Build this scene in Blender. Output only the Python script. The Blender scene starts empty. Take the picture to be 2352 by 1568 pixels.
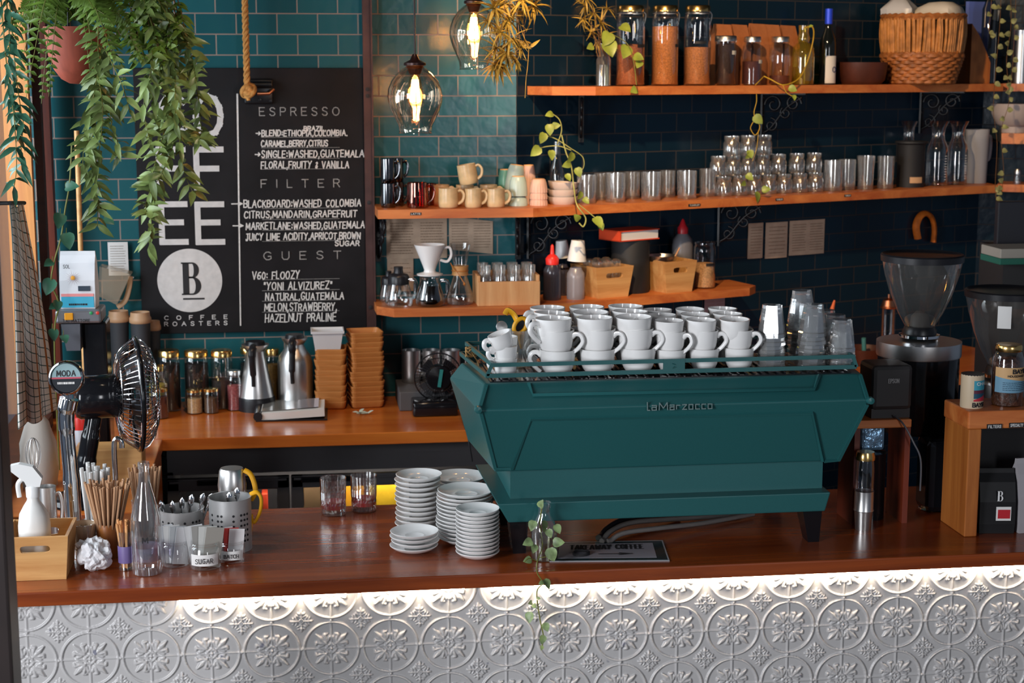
import bpy, bmesh, math, random
import numpy as np
from mathutils import Vector, Matrix
random.seed(7); NR = np.random.RandomState(3)
S = bpy.context.scene; COL = S.collection
PI = math.pi; sin, cos = math.sin, math.cos

# ------------------------------------------------------------ camera, world, light, exposure
FPX, TH, PS = 3767.1, .1658, .1329
CAM = np.array([.6087, -4.073, 2.2892])
_fw = np.array([sin(PS)*cos(TH), cos(PS)*cos(TH), -sin(TH)])
_rt = np.array([cos(PS), -sin(PS), 0.]); _up = np.cross(_rt, _fw)
cd = bpy.data.cameras.new('camera'); cam = bpy.data.objects.new('camera', cd); COL.objects.link(cam)
cam.matrix_world = Matrix(((_rt[0], _up[0], -_fw[0], CAM[0]), (_rt[1], _up[1], -_fw[1], CAM[1]), (_rt[2], _up[2], -_fw[2], CAM[2]), (0, 0, 0, 1)))
cd.sensor_width = 36; cd.lens = FPX/2352*36; cd.clip_start = .05; cd.clip_end = 60
cd.dof.use_dof = True; cd.dof.focus_distance = 4.55; cd.dof.aperture_fstop = 5.6
S.camera = cam
S.view_settings.view_transform = 'Standard'; S.view_settings.look = 'None'; S.view_settings.gamma = 1
S.view_settings.use_curve_mapping = False
S.view_settings.exposure = 0.62
try:
    cy = S.cycles
    cy.max_bounces = 10; cy.diffuse_bounces = 3; cy.glossy_bounces = 4; cy.transmission_bounces = 8; cy.transparent_max_bounces = 28
    cy.caustics_reflective = False; cy.caustics_refractive = False; cy.sample_clamp_indirect = 6; cy.blur_glossy = .5
except Exception: pass
w = bpy.data.worlds.new('world'); S.world = w; w.use_nodes = True
w.node_tree.nodes['Background'].inputs[0].default_value = (.55, .68, .9, 1)
w.node_tree.nodes['Background'].inputs[1].default_value = .10

def light(name, kind, loc, target, energy, color, **kw):
    l = bpy.data.lights.new(name, kind); l.energy = energy; l.color = color
    for k, v in kw.items(): setattr(l, k, v)
    o = bpy.data.objects.new(name, l); COL.objects.link(o); o.location = loc
    o.rotation_euler = (Vector(target)-Vector(loc)).to_track_quat('-Z', 'Y').to_euler()
    return o
# daylight: the side window behind the counter, the street windows behind the camera; a ceiling spot on the shelves
light('side_window_daylight', 'AREA', (-1.3, .75, 2.1), (1.0, .75, 1.2), 52, (.83, .92, 1), shape='RECTANGLE', size=1.7, size_y=1.6)
light('street_window_daylight', 'AREA', (-2.7, -3.5, 2.15), (.9, .5, 1.15), 150, (.92, .95, 1), shape='RECTANGLE', size=1.3, size_y=2.1)
light('far_window_daylight', 'AREA', (3.0, -7.0, 2.4), (1.2, .4, 1.2), 50, (.95, .96, 1), shape='RECTANGLE', size=.8, size_y=2.2)
light('ceiling_spot', 'SPOT', (1.3, .1, 3.5), (2.4, 2.6, 2.3), 215, (1, .68, .38), spot_size=math.radians(52), spot_blend=.35, shadow_soft_size=.04)
light('ceiling_downlight', 'SPOT', (.7, .3, 3.5), (.9, 1.9, 1.0), 45, (1, .78, .55), spot_size=math.radians(60), spot_blend=.8, shadow_soft_size=.1)

# ------------------------------------------------------------ where a photo point lies in the room
WY = 2.3266                                   # the tiled back wall
AB = math.radians(22.5); CO = np.array([1.481, WY, 0.])
DB = np.array([cos(AB), sin(AB), 0.]); NB = np.array([sin(AB), -cos(AB), 0.])   # the angled wall
def _ray(px, py): return _fw*FPX + _rt*(px-1176) - _up*(py-784)
def at_z(px, py, z): d = _ray(px, py); return CAM + d*((z-CAM[2])/d[2])
def at_y(px, py, y): d = _ray(px, py); return CAM + d*((y-CAM[1])/d[1])
def at_n(px, py, p, n): d = _ray(px, py); return CAM + d*(np.dot(np.array(p)-CAM, n)/np.dot(d, n))
def atB(px, py, d): return at_n(px, py, CO+NB*d, NB)
def sc(P): return FPX/np.dot(np.array(P)-CAM, _fw)
def _col(px, n, c, z):
    a = _fw*FPX + _rt*(px-1176)
    M = np.array([[np.dot(n, a), -np.dot(n, _up)], [a[2], -_up[2]]]); b = np.array([c-np.dot(n, CAM), z-CAM[2]])
    t, s = np.linalg.solve(M, b); return CAM + t*a - s*_up
NY = np.array([0, 1., 0])
def colY(px, y, z): return _col(px, NY, y, z)
def colB(px, d, z): return _col(px, NB, np.dot(CO, NB)+d, z)
def itY(px, pyt, wpx, y, z):                  # -> base centre, radius, height of an upright thing standing at depth y on height z
    P = colY(px, y, z); r = wpx/2/sc(P); return P, r, at_y(px, pyt, y)[2]-z
def itB(px, pyt, wpx, d, z):
    P = colB(px, d, z); r = wpx/2/sc(P); return P, r, atB(px, pyt, d)[2]-z
def itZ(px, pyt, pyb, wpx, z):                # depth read off the front of its base
    P = at_z(px, pyb, z); r = wpx/2/sc(P); P = colY(px, P[1]+r*.97, z); r = wpx/2/sc(P); return P, r, at_y(px, pyt, P[1])[2]-z

# ------------------------------------------------------------ mesh building
class MB:
    def __init__(s): s.v = []; s.f = []; s.m = []; s.k = 0; s.sm = []; s.smooth = False
    def add(s, vs, fs, M=None, smooth=None):
        b = len(s.v)
        for p in vs:
            p = Vector(p)
            s.v.append(tuple(M @ p if M is not None else p))
        for f in fs:
            s.f.append(tuple(i+b for i in f)); s.m.append(s.k); s.sm.append(s.smooth if smooth is None else smooth)
        return s
    def box(s, c, d, M=None, bev=0):
        x, y, z = d[0]/2, d[1]/2, d[2]/2
        if bev:
            b = min(bev, x*.9, y*.9, z*.9); bm = bmesh.new(); bmesh.ops.create_cube(bm, size=1)
            for q in bm.verts: q.co = Vector((q.co.x*d[0]+c[0], q.co.y*d[1]+c[1], q.co.z*d[2]+c[2]))
            bmesh.ops.bevel(bm, geom=bm.edges[:], offset=b, segments=2, affect='EDGES', profile=.5)
            bm.verts.index_update(); vs = [q.co[:] for q in bm.verts]; fs = [[q.index for q in g.verts] for g in bm.faces]; bm.free()
            return s.add(vs, fs, M)
        vs = [(c[0]+i*x, c[1]+j*y, c[2]+k*z) for i in (-1, 1) for j in (-1, 1) for k in (-1, 1)]
        return s.add(vs, [(0, 1, 3, 2), (4, 6, 7, 5), (0, 4, 5, 1), (2, 3, 7, 6), (0, 2, 6, 4), (1, 5, 7, 3)], M)
    def lathe(s, prof, n=24, M=None, smooth=True, fn=None):   # prof: (r, z) list
        vs, fs, idx = [], [], []
        for (r, z) in prof:
            if r < 1e-5: idx.append([len(vs)]); vs.append((0, 0, z))
            else:
                idx.append(list(range(len(vs), len(vs)+n)))
                for i in range(n):
                    a = 2*PI*i/n; q = r*(fn(a, z, r) if fn else 1); vs.append((q*cos(a), q*sin(a), z))
        for a, b in zip(idx[:-1], idx[1:]):
            if len(a) == 1 and len(b) == 1: continue
            for i in range(n):
                j = (i+1) % n
                if len(a) == 1: fs.append((a[0], b[j], b[i]))
                elif len(b) == 1: fs.append((a[i], a[j], b[0]))
                else: fs.append((a[i], a[j], b[j], b[i]))
        return s.add(vs, fs, M, smooth)
    def tube(s, pts, r, n=8, M=None, closed=False, cap=True, smooth=True, flat=1):
        pts = [Vector(p) for p in pts]; N = len(pts); vs, fs = [], []
        rr = r if isinstance(r, (list, tuple)) else [r]*N
        up = None
        for i, p in enumerate(pts):
            a = pts[(i-1) % N] if closed or i else p; b = pts[(i+1) % N] if closed or i < N-1 else p
            t = (b-a).normalized() if (b-a).length > 1e-9 else Vector((0, 0, 1))
            if up is None: up = t.orthogonal().normalized()
            up = (up - t*up.dot(t)); up = up.normalized() if up.length > 1e-6 else t.orthogonal().normalized()
            sd = t.cross(up)
            for k in range(n):
                g = 2*PI*k/n; vs.append(p + up*(rr[i]*cos(g)) + sd*(rr[i]*flat*sin(g)))
        for i in range(N if closed else N-1):
            j = (i+1) % N
            for k in range(n): l = (k+1) % n; fs.append((i*n+k, i*n+l, j*n+l, j*n+k))
        if cap and not closed: fs.append(tuple(range(n-1, -1, -1))); fs.append(tuple((N-1)*n+k for k in range(n)))
        return s.add(vs, fs, M, smooth)
    def prism(s, poly, y0, y1, M=None, smooth=False):        # poly in x,z, extruded along y
        n = len(poly); vs = [(x, y0, z) for x, z in poly]+[(x, y1, z) for x, z in poly]
        fs = [tuple(range(n)), tuple(range(2*n-1, n-1, -1))]+[(i, i+n, (i+1) % n+n, (i+1) % n) for i in range(n)]
        return s.add(vs, fs, M, smooth)
    def build(s, name, mats, parent=None, loc=None, rot=None):
        me = bpy.data.meshes.new(name); me.from_pydata(s.v, [], s.f)
        for m in (mats if isinstance(mats, (list, tuple)) else [mats]): me.materials.append(m)
        me.polygons.foreach_set('material_index', s.m); me.polygons.foreach_set('use_smooth', s.sm)
        bm = bmesh.new(); bm.from_mesh(me); bmesh.ops.recalc_face_normals(bm, faces=bm.faces[:]); bm.to_mesh(me); bm.free()
        me.update()
        if any(s.sm): me.set_sharp_from_angle(angle=math.radians(48))
        o = bpy.data.objects.new(name, me); COL.objects.link(o)
        if parent is not None: o.parent = parent
        if loc is not None: o.location = loc
        if rot is not None: o.rotation_euler = rot
        return o
def T(x=0, y=0, z=0): return Matrix.Translation((x, y, z))
def RZ(a): return Matrix.Rotation(a, 4, 'Z')
def RX(a): return Matrix.Rotation(a, 4, 'X')
def RY(a): return Matrix.Rotation(a, 4, 'Y')
def SC(x, y, z): return Matrix.Diagonal((x, y, z, 1))
def tag(o, label, cat, group=None):
    o['label'] = label; o['category'] = cat
    if group: o['group'] = group
    return o
def thing(name, label, cat, loc=(0, 0, 0), rz=0, group=None):
    o = bpy.data.objects.new(name, None); COL.objects.link(o); o.location = loc; o.rotation_euler = (0, 0, rz)
    o.empty_display_size = .02
    return tag(o, label, cat, group)
def struct(o): o['kind'] = 'structure'; return o
def dup(src, loc, rot=None, label=None, group=None, scale=None):
    c = src.copy(); COL.objects.link(c); c.location = loc
    if rot is not None: c.rotation_euler = rot
    if scale is not None: c.scale = scale if isinstance(scale, (tuple, list)) else (scale,)*3
    if label: c['label'] = label
    if group: c['group'] = group
    for k in src.children:
        q = k.copy(); COL.objects.link(q); q.parent = c; q.matrix_parent_inverse = k.matrix_parent_inverse.copy()
        for k2 in k.children: q2 = k2.copy(); COL.objects.link(q2); q2.parent = q
    return c
def sp(f, a, b, n): return [f(a+(b-a)*i/(n-1)) for i in range(n)]
def bez(p, n=12):                              # smooth curve through points
    p = [Vector(q) for q in p]; out = []
    for i in range(len(p)-1):
        a = p[max(i-1, 0)]; b = p[i]; c = p[i+1]; d = p[min(i+2, len(p)-1)]
        for k in range(n):
            t = k/n; out.append(.5*((2*b)+(c-a)*t+(2*a-5*b+4*c-d)*t*t+(3*b-a-3*c+d)*t**3))
    out.append(p[-1]); return out

# ------------------------------------------------------------ materials
MT = {}
def mat(name, col, rough=.5, metal=0, spec=.5, var=0, vscale=20, bump=0, bscale=60, trans=0, emit=None, estr=0, coat=0, ior=1.45, alpha=1, sss=0, stretch=(1, 1, 1)):
    if name in MT: return MT[name]
    m = bpy.data.materials.new(name); m.use_nodes = True; nt = m.node_tree; b = nt.nodes['Principled BSDF']
    b.inputs['Base Color'].default_value = (*col, 1); b.inputs['Roughness'].default_value = rough; b.inputs['Metallic'].default_value = metal
    b.inputs['Specular IOR Level'].default_value = spec; b.inputs['Transmission Weight'].default_value = trans; b.inputs['IOR'].default_value = ior
    b.inputs['Coat Weight'].default_value = coat; b.inputs['Alpha'].default_value = alpha
    if emit: b.inputs['Emission Color'].default_value = (*emit, 1); b.inputs['Emission Strength'].default_value = estr
    if var or bump:
        tc = nt.nodes.new('ShaderNodeTexCoord'); mp = nt.nodes.new('ShaderNodeMapping'); mp.inputs['Scale'].default_value = stretch
        nt.links.new(tc.outputs['Object'], mp.inputs[0])
    if var:
        n = nt.nodes.new('ShaderNodeTexNoise'); n.inputs['Scale'].default_value = vscale; n.inputs['Detail'].default_value = 4
        nt.links.new(mp.outputs[0], n.inputs[0]); r = nt.nodes.new('ShaderNodeValToRGB')
        r.color_ramp.elements[0].position = .3; r.color_ramp.elements[1].position = .7
        r.color_ramp.elements[0].color = (*[max(0, c*(1-var)) for c in col], 1); r.color_ramp.elements[1].color = (*[min(1, c*(1+var)) for c in col], 1)
        nt.links.new(n.outputs[0], r.inputs[0]); nt.links.new(r.outputs[0], b.inputs['Base Color'])
    if bump:
        n2 = nt.nodes.new('ShaderNodeTexNoise'); n2.inputs['Scale'].default_value = bscale; n2.inputs['Detail'].default_value = 3
        nt.links.new(mp.outputs[0], n2.inputs[0]); bp = nt.nodes.new('ShaderNodeBump'); bp.inputs['Strength'].default_value = bump; bp.inputs['Distance'].default_value = .01
        nt.links.new(n2.outputs[0], bp.inputs['Height']); nt.links.new(bp.outputs[0], b.inputs['Normal'])
    MT[name] = m; return m
def wood(name, c1, c2, rough=.4, scale=9, along='X', coat=0):
    m = bpy.data.materials.new(name); m.use_nodes = True; nt = m.node_tree; b = nt.nodes['Principled BSDF']
    tc = nt.nodes.new('ShaderNodeTexCoord'); mp = nt.nodes.new('ShaderNodeMapping')
    s = {'X': (.12, 1.6, 1.6), 'Y': (1.6, .12, 1.6), 'Z': (1.6, 1.6, .12)}[along]; mp.inputs['Scale'].default_value = s
    n = nt.nodes.new('ShaderNodeTexNoise'); n.inputs['Scale'].default_value = scale; n.inputs['Detail'].default_value = 6; n.inputs['Roughness'].default_value = .65; n.inputs['Distortion'].default_value = .6
    r = nt.nodes.new('ShaderNodeValToRGB'); r.color_ramp.elements[0].position = .32; r.color_ramp.elements[1].position = .68
    r.color_ramp.elements[0].color = (*c1, 1); r.color_ramp.elements[1].color = (*c2, 1)
    nt.links.new(tc.outputs['Object'], mp.inputs[0]); nt.links.new(mp.outputs[0], n.inputs[0]); nt.links.new(n.outputs[0], r.inputs[0]); nt.links.new(r.outputs[0], b.inputs['Base Color'])
    bp = nt.nodes.new('ShaderNodeBump'); bp.inputs['Strength'].default_value = .08; bp.inputs['Distance'].default_value = .004
    nt.links.new(n.outputs[0], bp.inputs['Height']); nt.links.new(bp.outputs[0], b.inputs['Normal'])
    b.inputs['Roughness'].default_value = rough; b.inputs['Coat Weight'].default_value = coat; b.inputs['Coat Roughness'].default_value = .15
    MT[name] = m; return m
def thin(name, tint=(.96, .97, .97), base=.05, edge=.75, rough=.02, gcol=(1, 1, 1), blend=.35, haze=0, hcol=(.8, .8, .8)):   # thin walled glass
    m = bpy.data.materials.new(name); m.use_nodes = True; nt = m.node_tree; nt.nodes.clear()
    out = nt.nodes.new('ShaderNodeOutputMaterial'); mx = nt.nodes.new('ShaderNodeMixShader'); tr = nt.nodes.new('ShaderNodeBsdfTransparent'); gl = nt.nodes.new('ShaderNodeBsdfGlossy')
    lw = nt.nodes.new('ShaderNodeLayerWeight'); mr = nt.nodes.new('ShaderNodeMapRange'); lw.inputs[0].default_value = blend
    mr.inputs[3].default_value = base; mr.inputs[4].default_value = edge; tr.inputs[0].default_value = (*tint, 1); gl.inputs[0].default_value = (*gcol, 1); gl.inputs['Roughness'].default_value = rough
    nt.links.new(lw.outputs['Facing'], mr.inputs[0]); nt.links.new(mr.outputs[0], mx.inputs[0]); nt.links.new(tr.outputs[0], mx.inputs[1]); nt.links.new(gl.outputs[0], mx.inputs[2])
    last = mx
    if haze:
        df = nt.nodes.new('ShaderNodeBsdfDiffuse'); df.inputs[0].default_value = (*hcol, 1); m2 = nt.nodes.new('ShaderNodeMixShader'); m2.inputs[0].default_value = haze
        nt.links.new(mx.outputs[0], m2.inputs[1]); nt.links.new(df.outputs[0], m2.inputs[2]); last = m2
    nt.links.new(last.outputs[0], out.inputs[0]); MT[name] = m; return m
def tiles(name, x0, z0, c1, c2, mortar, w=.153, h=.07757, flip=1):
    m = bpy.data.materials.new(name); m.use_nodes = True; nt = m.node_tree; b = nt.nodes['Principled BSDF']
    tc = nt.nodes.new('ShaderNodeTexCoord'); sx = nt.nodes.new('ShaderNodeSeparateXYZ'); cx = nt.nodes.new('ShaderNodeCombineXYZ'); ad = nt.nodes.new('ShaderNodeVectorMath'); ad.operation = 'SUBTRACT'; ad.inputs[1].default_value = (x0-40*w, z0-40*h, 0)
    nt.links.new(tc.outputs['Object'], sx.inputs[0]); nt.links.new(sx.outputs['X'], cx.inputs['X']); nt.links.new(sx.outputs['Z'], cx.inputs['Y']); nt.links.new(cx.outputs[0], ad.inputs[0])
    br = nt.nodes.new('ShaderNodeTexBrick'); br.offset = .5; br.offset_frequency = 2
    br.inputs['Scale'].default_value = 1; br.inputs['Brick Width'].default_value = w; br.inputs['Row Height'].default_value = h; br.inputs['Mortar Size'].default_value = .0026; br.inputs['Mortar Smooth'].default_value = .25
    br.inputs['Color1'].default_value = (*c1, 1); br.inputs['Color2'].default_value = (*c2, 1); br.inputs['Mortar'].default_value = (*mortar, 1); br.inputs['Bias'].default_value = -.2
    nt.links.new(ad.outputs[0], br.inputs['Vector']); nt.links.new(br.outputs['Color'], b.inputs['Base Color'])
    n = nt.nodes.new('ShaderNodeTexNoise'); n.inputs['Scale'].default_value = 22; n.inputs['Detail'].default_value = 2; nt.links.new(tc.outputs['Object'], n.inputs[0])
    ml = nt.nodes.new('ShaderNodeMath'); ml.operation = 'MULTIPLY_ADD'; ml.inputs[1].default_value = -1.0
    ms = nt.nodes.new('ShaderNodeMath'); ms.operation = 'MULTIPLY'; ms.inputs[1].default_value = .55
    nt.links.new(n.outputs[0], ms.inputs[0]); nt.links.new(br.outputs['Fac'], ml.inputs[0]); nt.links.new(ms.outputs[0], ml.inputs[2])
    bp = nt.nodes.new('ShaderNodeBump'); bp.inputs['Strength'].default_value = .35; bp.inputs['Distance'].default_value = .006
    nt.links.new(ml.outputs[0], bp.inputs['Height']); nt.links.new(bp.outputs[0], b.inputs['Normal'])
    rr = nt.nodes.new('ShaderNodeMapRange'); b.inputs['Specular IOR Level'].default_value = .3; rr.inputs[3].default_value = .22; rr.inputs[4].default_value = .8; nt.links.new(br.outputs['Fac'], rr.inputs[0]); nt.links.new(rr.outputs[0], b.inputs['Roughness'])
    MT[name] = m; return m

def hx(s, k=1):                                # sRGB hex -> linear
    o = []
    for i in (0, 2, 4):
        c = int(s[i:i+2], 16)/255; o.append(k*(c/12.92 if c <= .04045 else ((c+.055)/1.055)**2.4))
    return tuple(o)
white_china = mat('white_china', (.86, .845, .83), .12, coat=.3)
teal_paint = mat('teal_paint', hx('245a5b'), .36, var=.04, vscale=300, bump=.03, bscale=700)
black_plastic = mat('black_plastic', (.012, .012, .015), .35)
black_gloss = mat('black_gloss', (.008, .008, .01), .12)
black_matte = mat('black_matte', (.014, .014, .016), .6)
iron = mat('wrought_iron', (.006, .006, .008), .34, spec=.45)
steel = mat('brushed_steel', (.66, .65, .64), .33, 1, bump=.02, bscale=200, stretch=(1, 1, .05))
chrome = mat('chrome', (.8, .8, .82), .06, 1)
pot_steel = mat('pot_steel', (.46, .455, .45), .42, .55, bump=.02, bscale=200)
gold = mat('gold_lid', (.85, .55, .2), .22, 1)
shelf_wood = wood('shelf_wood', hx('ae5424'), hx('d98646'), .42)
bar_wood = wood('bar_wood', hx('6c2c12'), hx('9e4a1c'), .26, 7, coat=.25)
rear_wood = wood('rear_wood', hx('b4561c'), hx('d47a30'), .28, 6, coat=.3)
pine = wood('pine', hx('c98a52'), hx('e3b07a'), .5, 12, 'Z')
bamboo = wood('bamboo', hx('b9824a'), hx('d8a86c'), .45, 14)
tray_wood = wood('tray_wood', hx('a8632c'), hx('cf8c4c'), .45, 14)
dark_wood = wood('dark_wood', hx('2a120c'), hx('4a2214'), .5, 8)
red_wood = wood('red_wood', hx('4a1a0e'), hx('7a3018'), .45, 8, 'Z')
gold_wood = wood('gold_wood', hx('a8642c'), hx('d08c48'), .45, 8, 'Z')
amber_wood = wood('amber_wood', hx('8a4418'), hx('c47a38'), .4, 6, 'Z')
glass = thin('clear_glass', base=.07, edge=.9, blend=.4)
glass_fog = thin('fogged_glass', tint=(.93, .93, .92), base=.16, edge=.8, haze=.05, hcol=(.9, .82, .75), rough=.10)
jar_glass = thin('jar_glass', base=.05, edge=.6, rough=.03)
thick_glass = mat('thick_glass', (.97, .98, .98), .0, trans=1, ior=1.47)
amber_glass = thin('amber_glass', tint=(.75, .2, .05), base=.08, edge=.6, gcol=(1, .75, .6))
yellow_glass = thin('yellow_glass', tint=(.9, .76, .2), base=.10, edge=.7, haze=.08, hcol=(.7, .5, .05))
frost = mat('frosted_plastic', (.72, .72, .74), .35, trans=.35, var=0)
paper = mat('white_paper', (.75, .74, .72), .7)
kraft = mat('kraft_paper', hx('b9a28c'), .8, var=.1, vscale=25)
brown_bag = mat('brown_paper_bag', hx('a8653a'), .75, var=.15, vscale=12, bump=.4, bscale=30)
chalk = mat('chalk', (.66, .64, .62), .9, var=.15, vscale=120)
sign_white = mat('sign_paint', (.60, .58, .57), .8, var=.08, vscale=40)
chalk_dim = mat('faint_chalk', (.16, .15, .15), .9, var=.4, vscale=120)
leaf_green = mat('leaf_green', hx('5f7a30'), .36, var=.35, vscale=14, spec=.4)
leaf_grey = mat('leaf_grey_green', hx('72844a'), .34, var=.45, vscale=16)
leaf_lime = mat('leaf_lime', hx('86943c'), .4, var=.3, vscale=25)
leaf_gold = mat('leaf_gold', hx('a88838'), .5, var=.3, vscale=30)
leaf_deep = mat('leaf_deep', hx('3c6a54'), .35, var=.3, vscale=20)
stem_green = mat('stem_green', hx('6e7030'), .5)
stem_brown = mat('stem_brown', hx('6a4a2a'), .6)
ink = mat('black_ink', (.015, .014, .016), .7)
red_plastic = mat('red_plastic', hx('e8322a'), .35)
yellow_plastic = mat('yellow_plastic', hx('e8a81c'), .35)
white_plastic = mat('white_plastic', (.78, .78, .77), .35)
# ------------------------------------------------------------ lettering: a hand-drawn stroke alphabet
GL = {
 'A': (.9, '0,0 .45,1 .9,0|.17,.38 .73,.38'), 'B': (.75, '0,0 0,1 .5,1 .7,.87 .7,.65 .5,.53 0,.53|.5,.53 .75,.4 .75,.14 .5,0 0,0'),
 'C': (.8, '.8,.85 .6,1 .3,1 .06,.75 0,.5 .06,.25 .3,0 .6,0 .8,.15'), 'D': (.8, '0,0 0,1 .4,1 .7,.8 .8,.5 .7,.2 .4,0 0,0'),
 'E': (.7, '.7,1 0,1 0,0 .7,0|0,.52 .58,.52'), 'F': (.65, '.68,1 0,1 0,0|0,.5 .55,.5'),
 'G': (.85, '.8,.85 .6,1 .3,1 .06,.75 0,.5 .06,.25 .3,0 .6,0 .82,.15 .82,.45 .5,.45'), 'H': (.75, '0,0 0,1|.75,0 .75,1|0,.5 .75,.5'),
 'I': (.12, '.06,0 .06,1'), 'J': (.6, '.1,1 .6,1|.4,1 .4,.2 .28,0 .1,0 0,.15'), 'K': (.75, '0,0 0,1|.72,1 0,.42|.25,.6 .75,0'),
 'L': (.6, '0,1 0,0 .6,0'), 'M': (.95, '0,0 .05,1 .47,.25 .9,1 .95,0'), 'N': (.78, '0,0 0,1 .78,0 .78,1'),
 'O': (.9, '.45,0 .2,.07 .04,.28 0,.5 .04,.72 .2,.93 .45,1 .7,.93 .86,.72 .9,.5 .86,.28 .7,.07 .45,0'),
 'P': (.7, '0,0 0,1 .5,1 .7,.87 .7,.62 .5,.48 0,.48'), 'Q': (.9, '.45,0 .2,.07 .04,.28 0,.5 .04,.72 .2,.93 .45,1 .7,.93 .86,.72 .9,.5 .86,.28 .7,.07 .45,0|.55,.25 .95,-.08'),
 'R': (.75, '0,0 0,1 .5,1 .7,.87 .7,.65 .5,.5 0,.5|.4,.5 .75,0'), 'S': (.7, '.68,.85 .5,1 .2,1 .03,.82 .08,.62 .6,.42 .7,.2 .52,0 .18,0 0,.16'),
 'T': (.8, '0,1 .8,1|.4,1 .4,0'), 'U': (.78, '0,1 0,.25 .18,0 .58,0 .78,.25 .78,1'), 'V': (.82, '0,1 .41,0 .82,1'), 'W': (1.1, '0,1 .25,0 .55,.75 .85,0 1.1,1'),
 'X': (.8, '0,0 .8,1|0,1 .8,0'), 'Y': (.8, '0,1 .4,.5 .8,1|.4,.5 .3,0'), 'Z': (.75, '0,1 .75,1 0,0 .75,0'),
 '6': (.7, '.6,.95 .3,.9 .02,.5 0,.2 .2,0 .5,0 .7,.2 .65,.42 .4,.5 .05,.4'), '0': (.75, '.37,0 .1,.15 0,.5 .1,.85 .37,1 .65,.85 .75,.5 .65,.15 .37,0'),
 ',': (.15, '.12,.1 .02,-.2'), '.': (.1, '.05,0 .05,.1'), ':': (.15, '.07,.15 .07,.27|.07,.6 .07,.72'), '"': (.3, '.05,1 .05,.75|.25,1 .25,.75'),
 '&': (.5, '.05,.85 .35,.95 .45,.78 .1,.4 .05,.1 .35,.02 .42,.3 .2,.5'), '>': (1.2, '0,.45 1.1,.45|.75,.7 1.15,.45 .75,.2'), '-': (.5, '0,.45 .5,.45'),
 'a': (.55, '.05,.6 .5,.6 .5,0 .05,0 .05,.35 .5,.35'), 'n': (.55, '.02,0 .02,.6 .5,.6 .5,0'), 'z': (.5, '.02,.6 .5,.6 .02,0 .5,0'), 'o': (.55, '.05,0 .05,.6 .5,.6 .5,0 .05,0'), 'c': (.5, '.5,.6 .05,.6 .05,0 .5,0'), 'l': (.3, '.05,1 .05,0 .3,0'), ' ': (.45, ''),
}
_wk = 0
def write(mb, txt, x, z, h, th, y=0, gap=.28, jit=0, width=None, slant=0, wx=.8):
    """letters drawn as flat strokes in the plane facing -Y; returns the right end"""
    global _wk
    tot = sum(GL[c][0]*wx+gap for c in txt)-gap
    k = h if width is None else width/tot
    for c in txt:
        wd, ss = GL[c]
        dj = [random.uniform(-jit, jit) for _ in range(4)]; hh = h*(1+dj[3])
        for st in ss.split('|'):
            if not st: continue
            pts = [tuple(map(float, q.split(','))) for q in st.split()]
            P = [(x+a*wx*k*(1+dj[0])+b*slant*h+random.uniform(-jit, jit)*h*.35, z+b*hh+dj[1]*h*.7+random.uniform(-jit, jit)*h*.3) for a, b in pts]
            for (x0, z0), (x1, z1) in zip(P[:-1], P[1:]):
                L = math.hypot(x1-x0, z1-z0)
                if L < 1e-7: continue
                ux, uz = (x1-x0)/L, (z1-z0)/L; e = th*.42; nx, nz = -uz*th/2, ux*th/2
                _wk = (_wk+1) % 40; y_ = y-_wk*2.5e-5
                a, b2, c2, d = (x0-ux*e+nx, y_, z0-uz*e+nz), (x1+ux*e+nx, y_, z1+uz*e+nz), (x1+ux*e-nx, y_, z1+uz*e-nz), (x0-ux*e-nx, y_, z0-uz*e-nz)
                mb.add([a, b2, c2, d], [(0, 1, 2, 3)])
        x += (wd*wx+gap)*k
    return x
def rule(mb, x0, x1, z, th, y=0): mb.add([(x0, y, z-th/2), (x1, y, z-th/2), (x1, y, z+th/2), (x0, y, z+th/2)], [(0, 1, 2, 3)])
def scribble(mb, x0, x1, z0, z1, n, th, y=0, fill=.85):   # rows of tiny illegible print
    for i in range(n):
        z = z1-(z1-z0)*(i+.5)/n; x = x0
        while x < x1-(1-fill)*(x1-x0)*random.random():
            l = random.uniform(.04, .13)*(x1-x0); rule(mb, x, min(x+l, x1), z, th, y); x += l+.02*(x1-x0)

# ------------------------------------------------------------ the room shell
HH = 3.75
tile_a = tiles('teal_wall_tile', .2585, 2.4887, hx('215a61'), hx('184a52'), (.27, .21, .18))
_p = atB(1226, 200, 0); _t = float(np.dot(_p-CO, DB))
tile_b = tiles('shaded_wall_tile', _t % .153, 2.4887, hx('0a2130'), hx('081a29'), (.03, .028, .03))  # same tile as the back wall, its shade put into darker colours
plaster = mat('plaster', (.35, .34, .33), .9)
struct(MB().box((.5455, WY+.06, HH/2), (1.871, .12, HH)).build('wall_back', tile_a))
LB = 2.52
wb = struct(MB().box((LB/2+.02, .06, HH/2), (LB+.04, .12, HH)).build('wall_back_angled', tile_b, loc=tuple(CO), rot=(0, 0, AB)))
PC = CO+DB*LB                                   # inner corner at the right end of the shelves
AC = -math.radians(28)
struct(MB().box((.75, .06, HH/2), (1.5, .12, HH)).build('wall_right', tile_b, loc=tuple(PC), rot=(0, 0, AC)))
struct(MB().box((1.6, -1, -.03), (9, 9, .06)).build('floor', mat('floor_concrete', (.06, .055, .05), .6, var=.2, vscale=3)))
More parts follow.
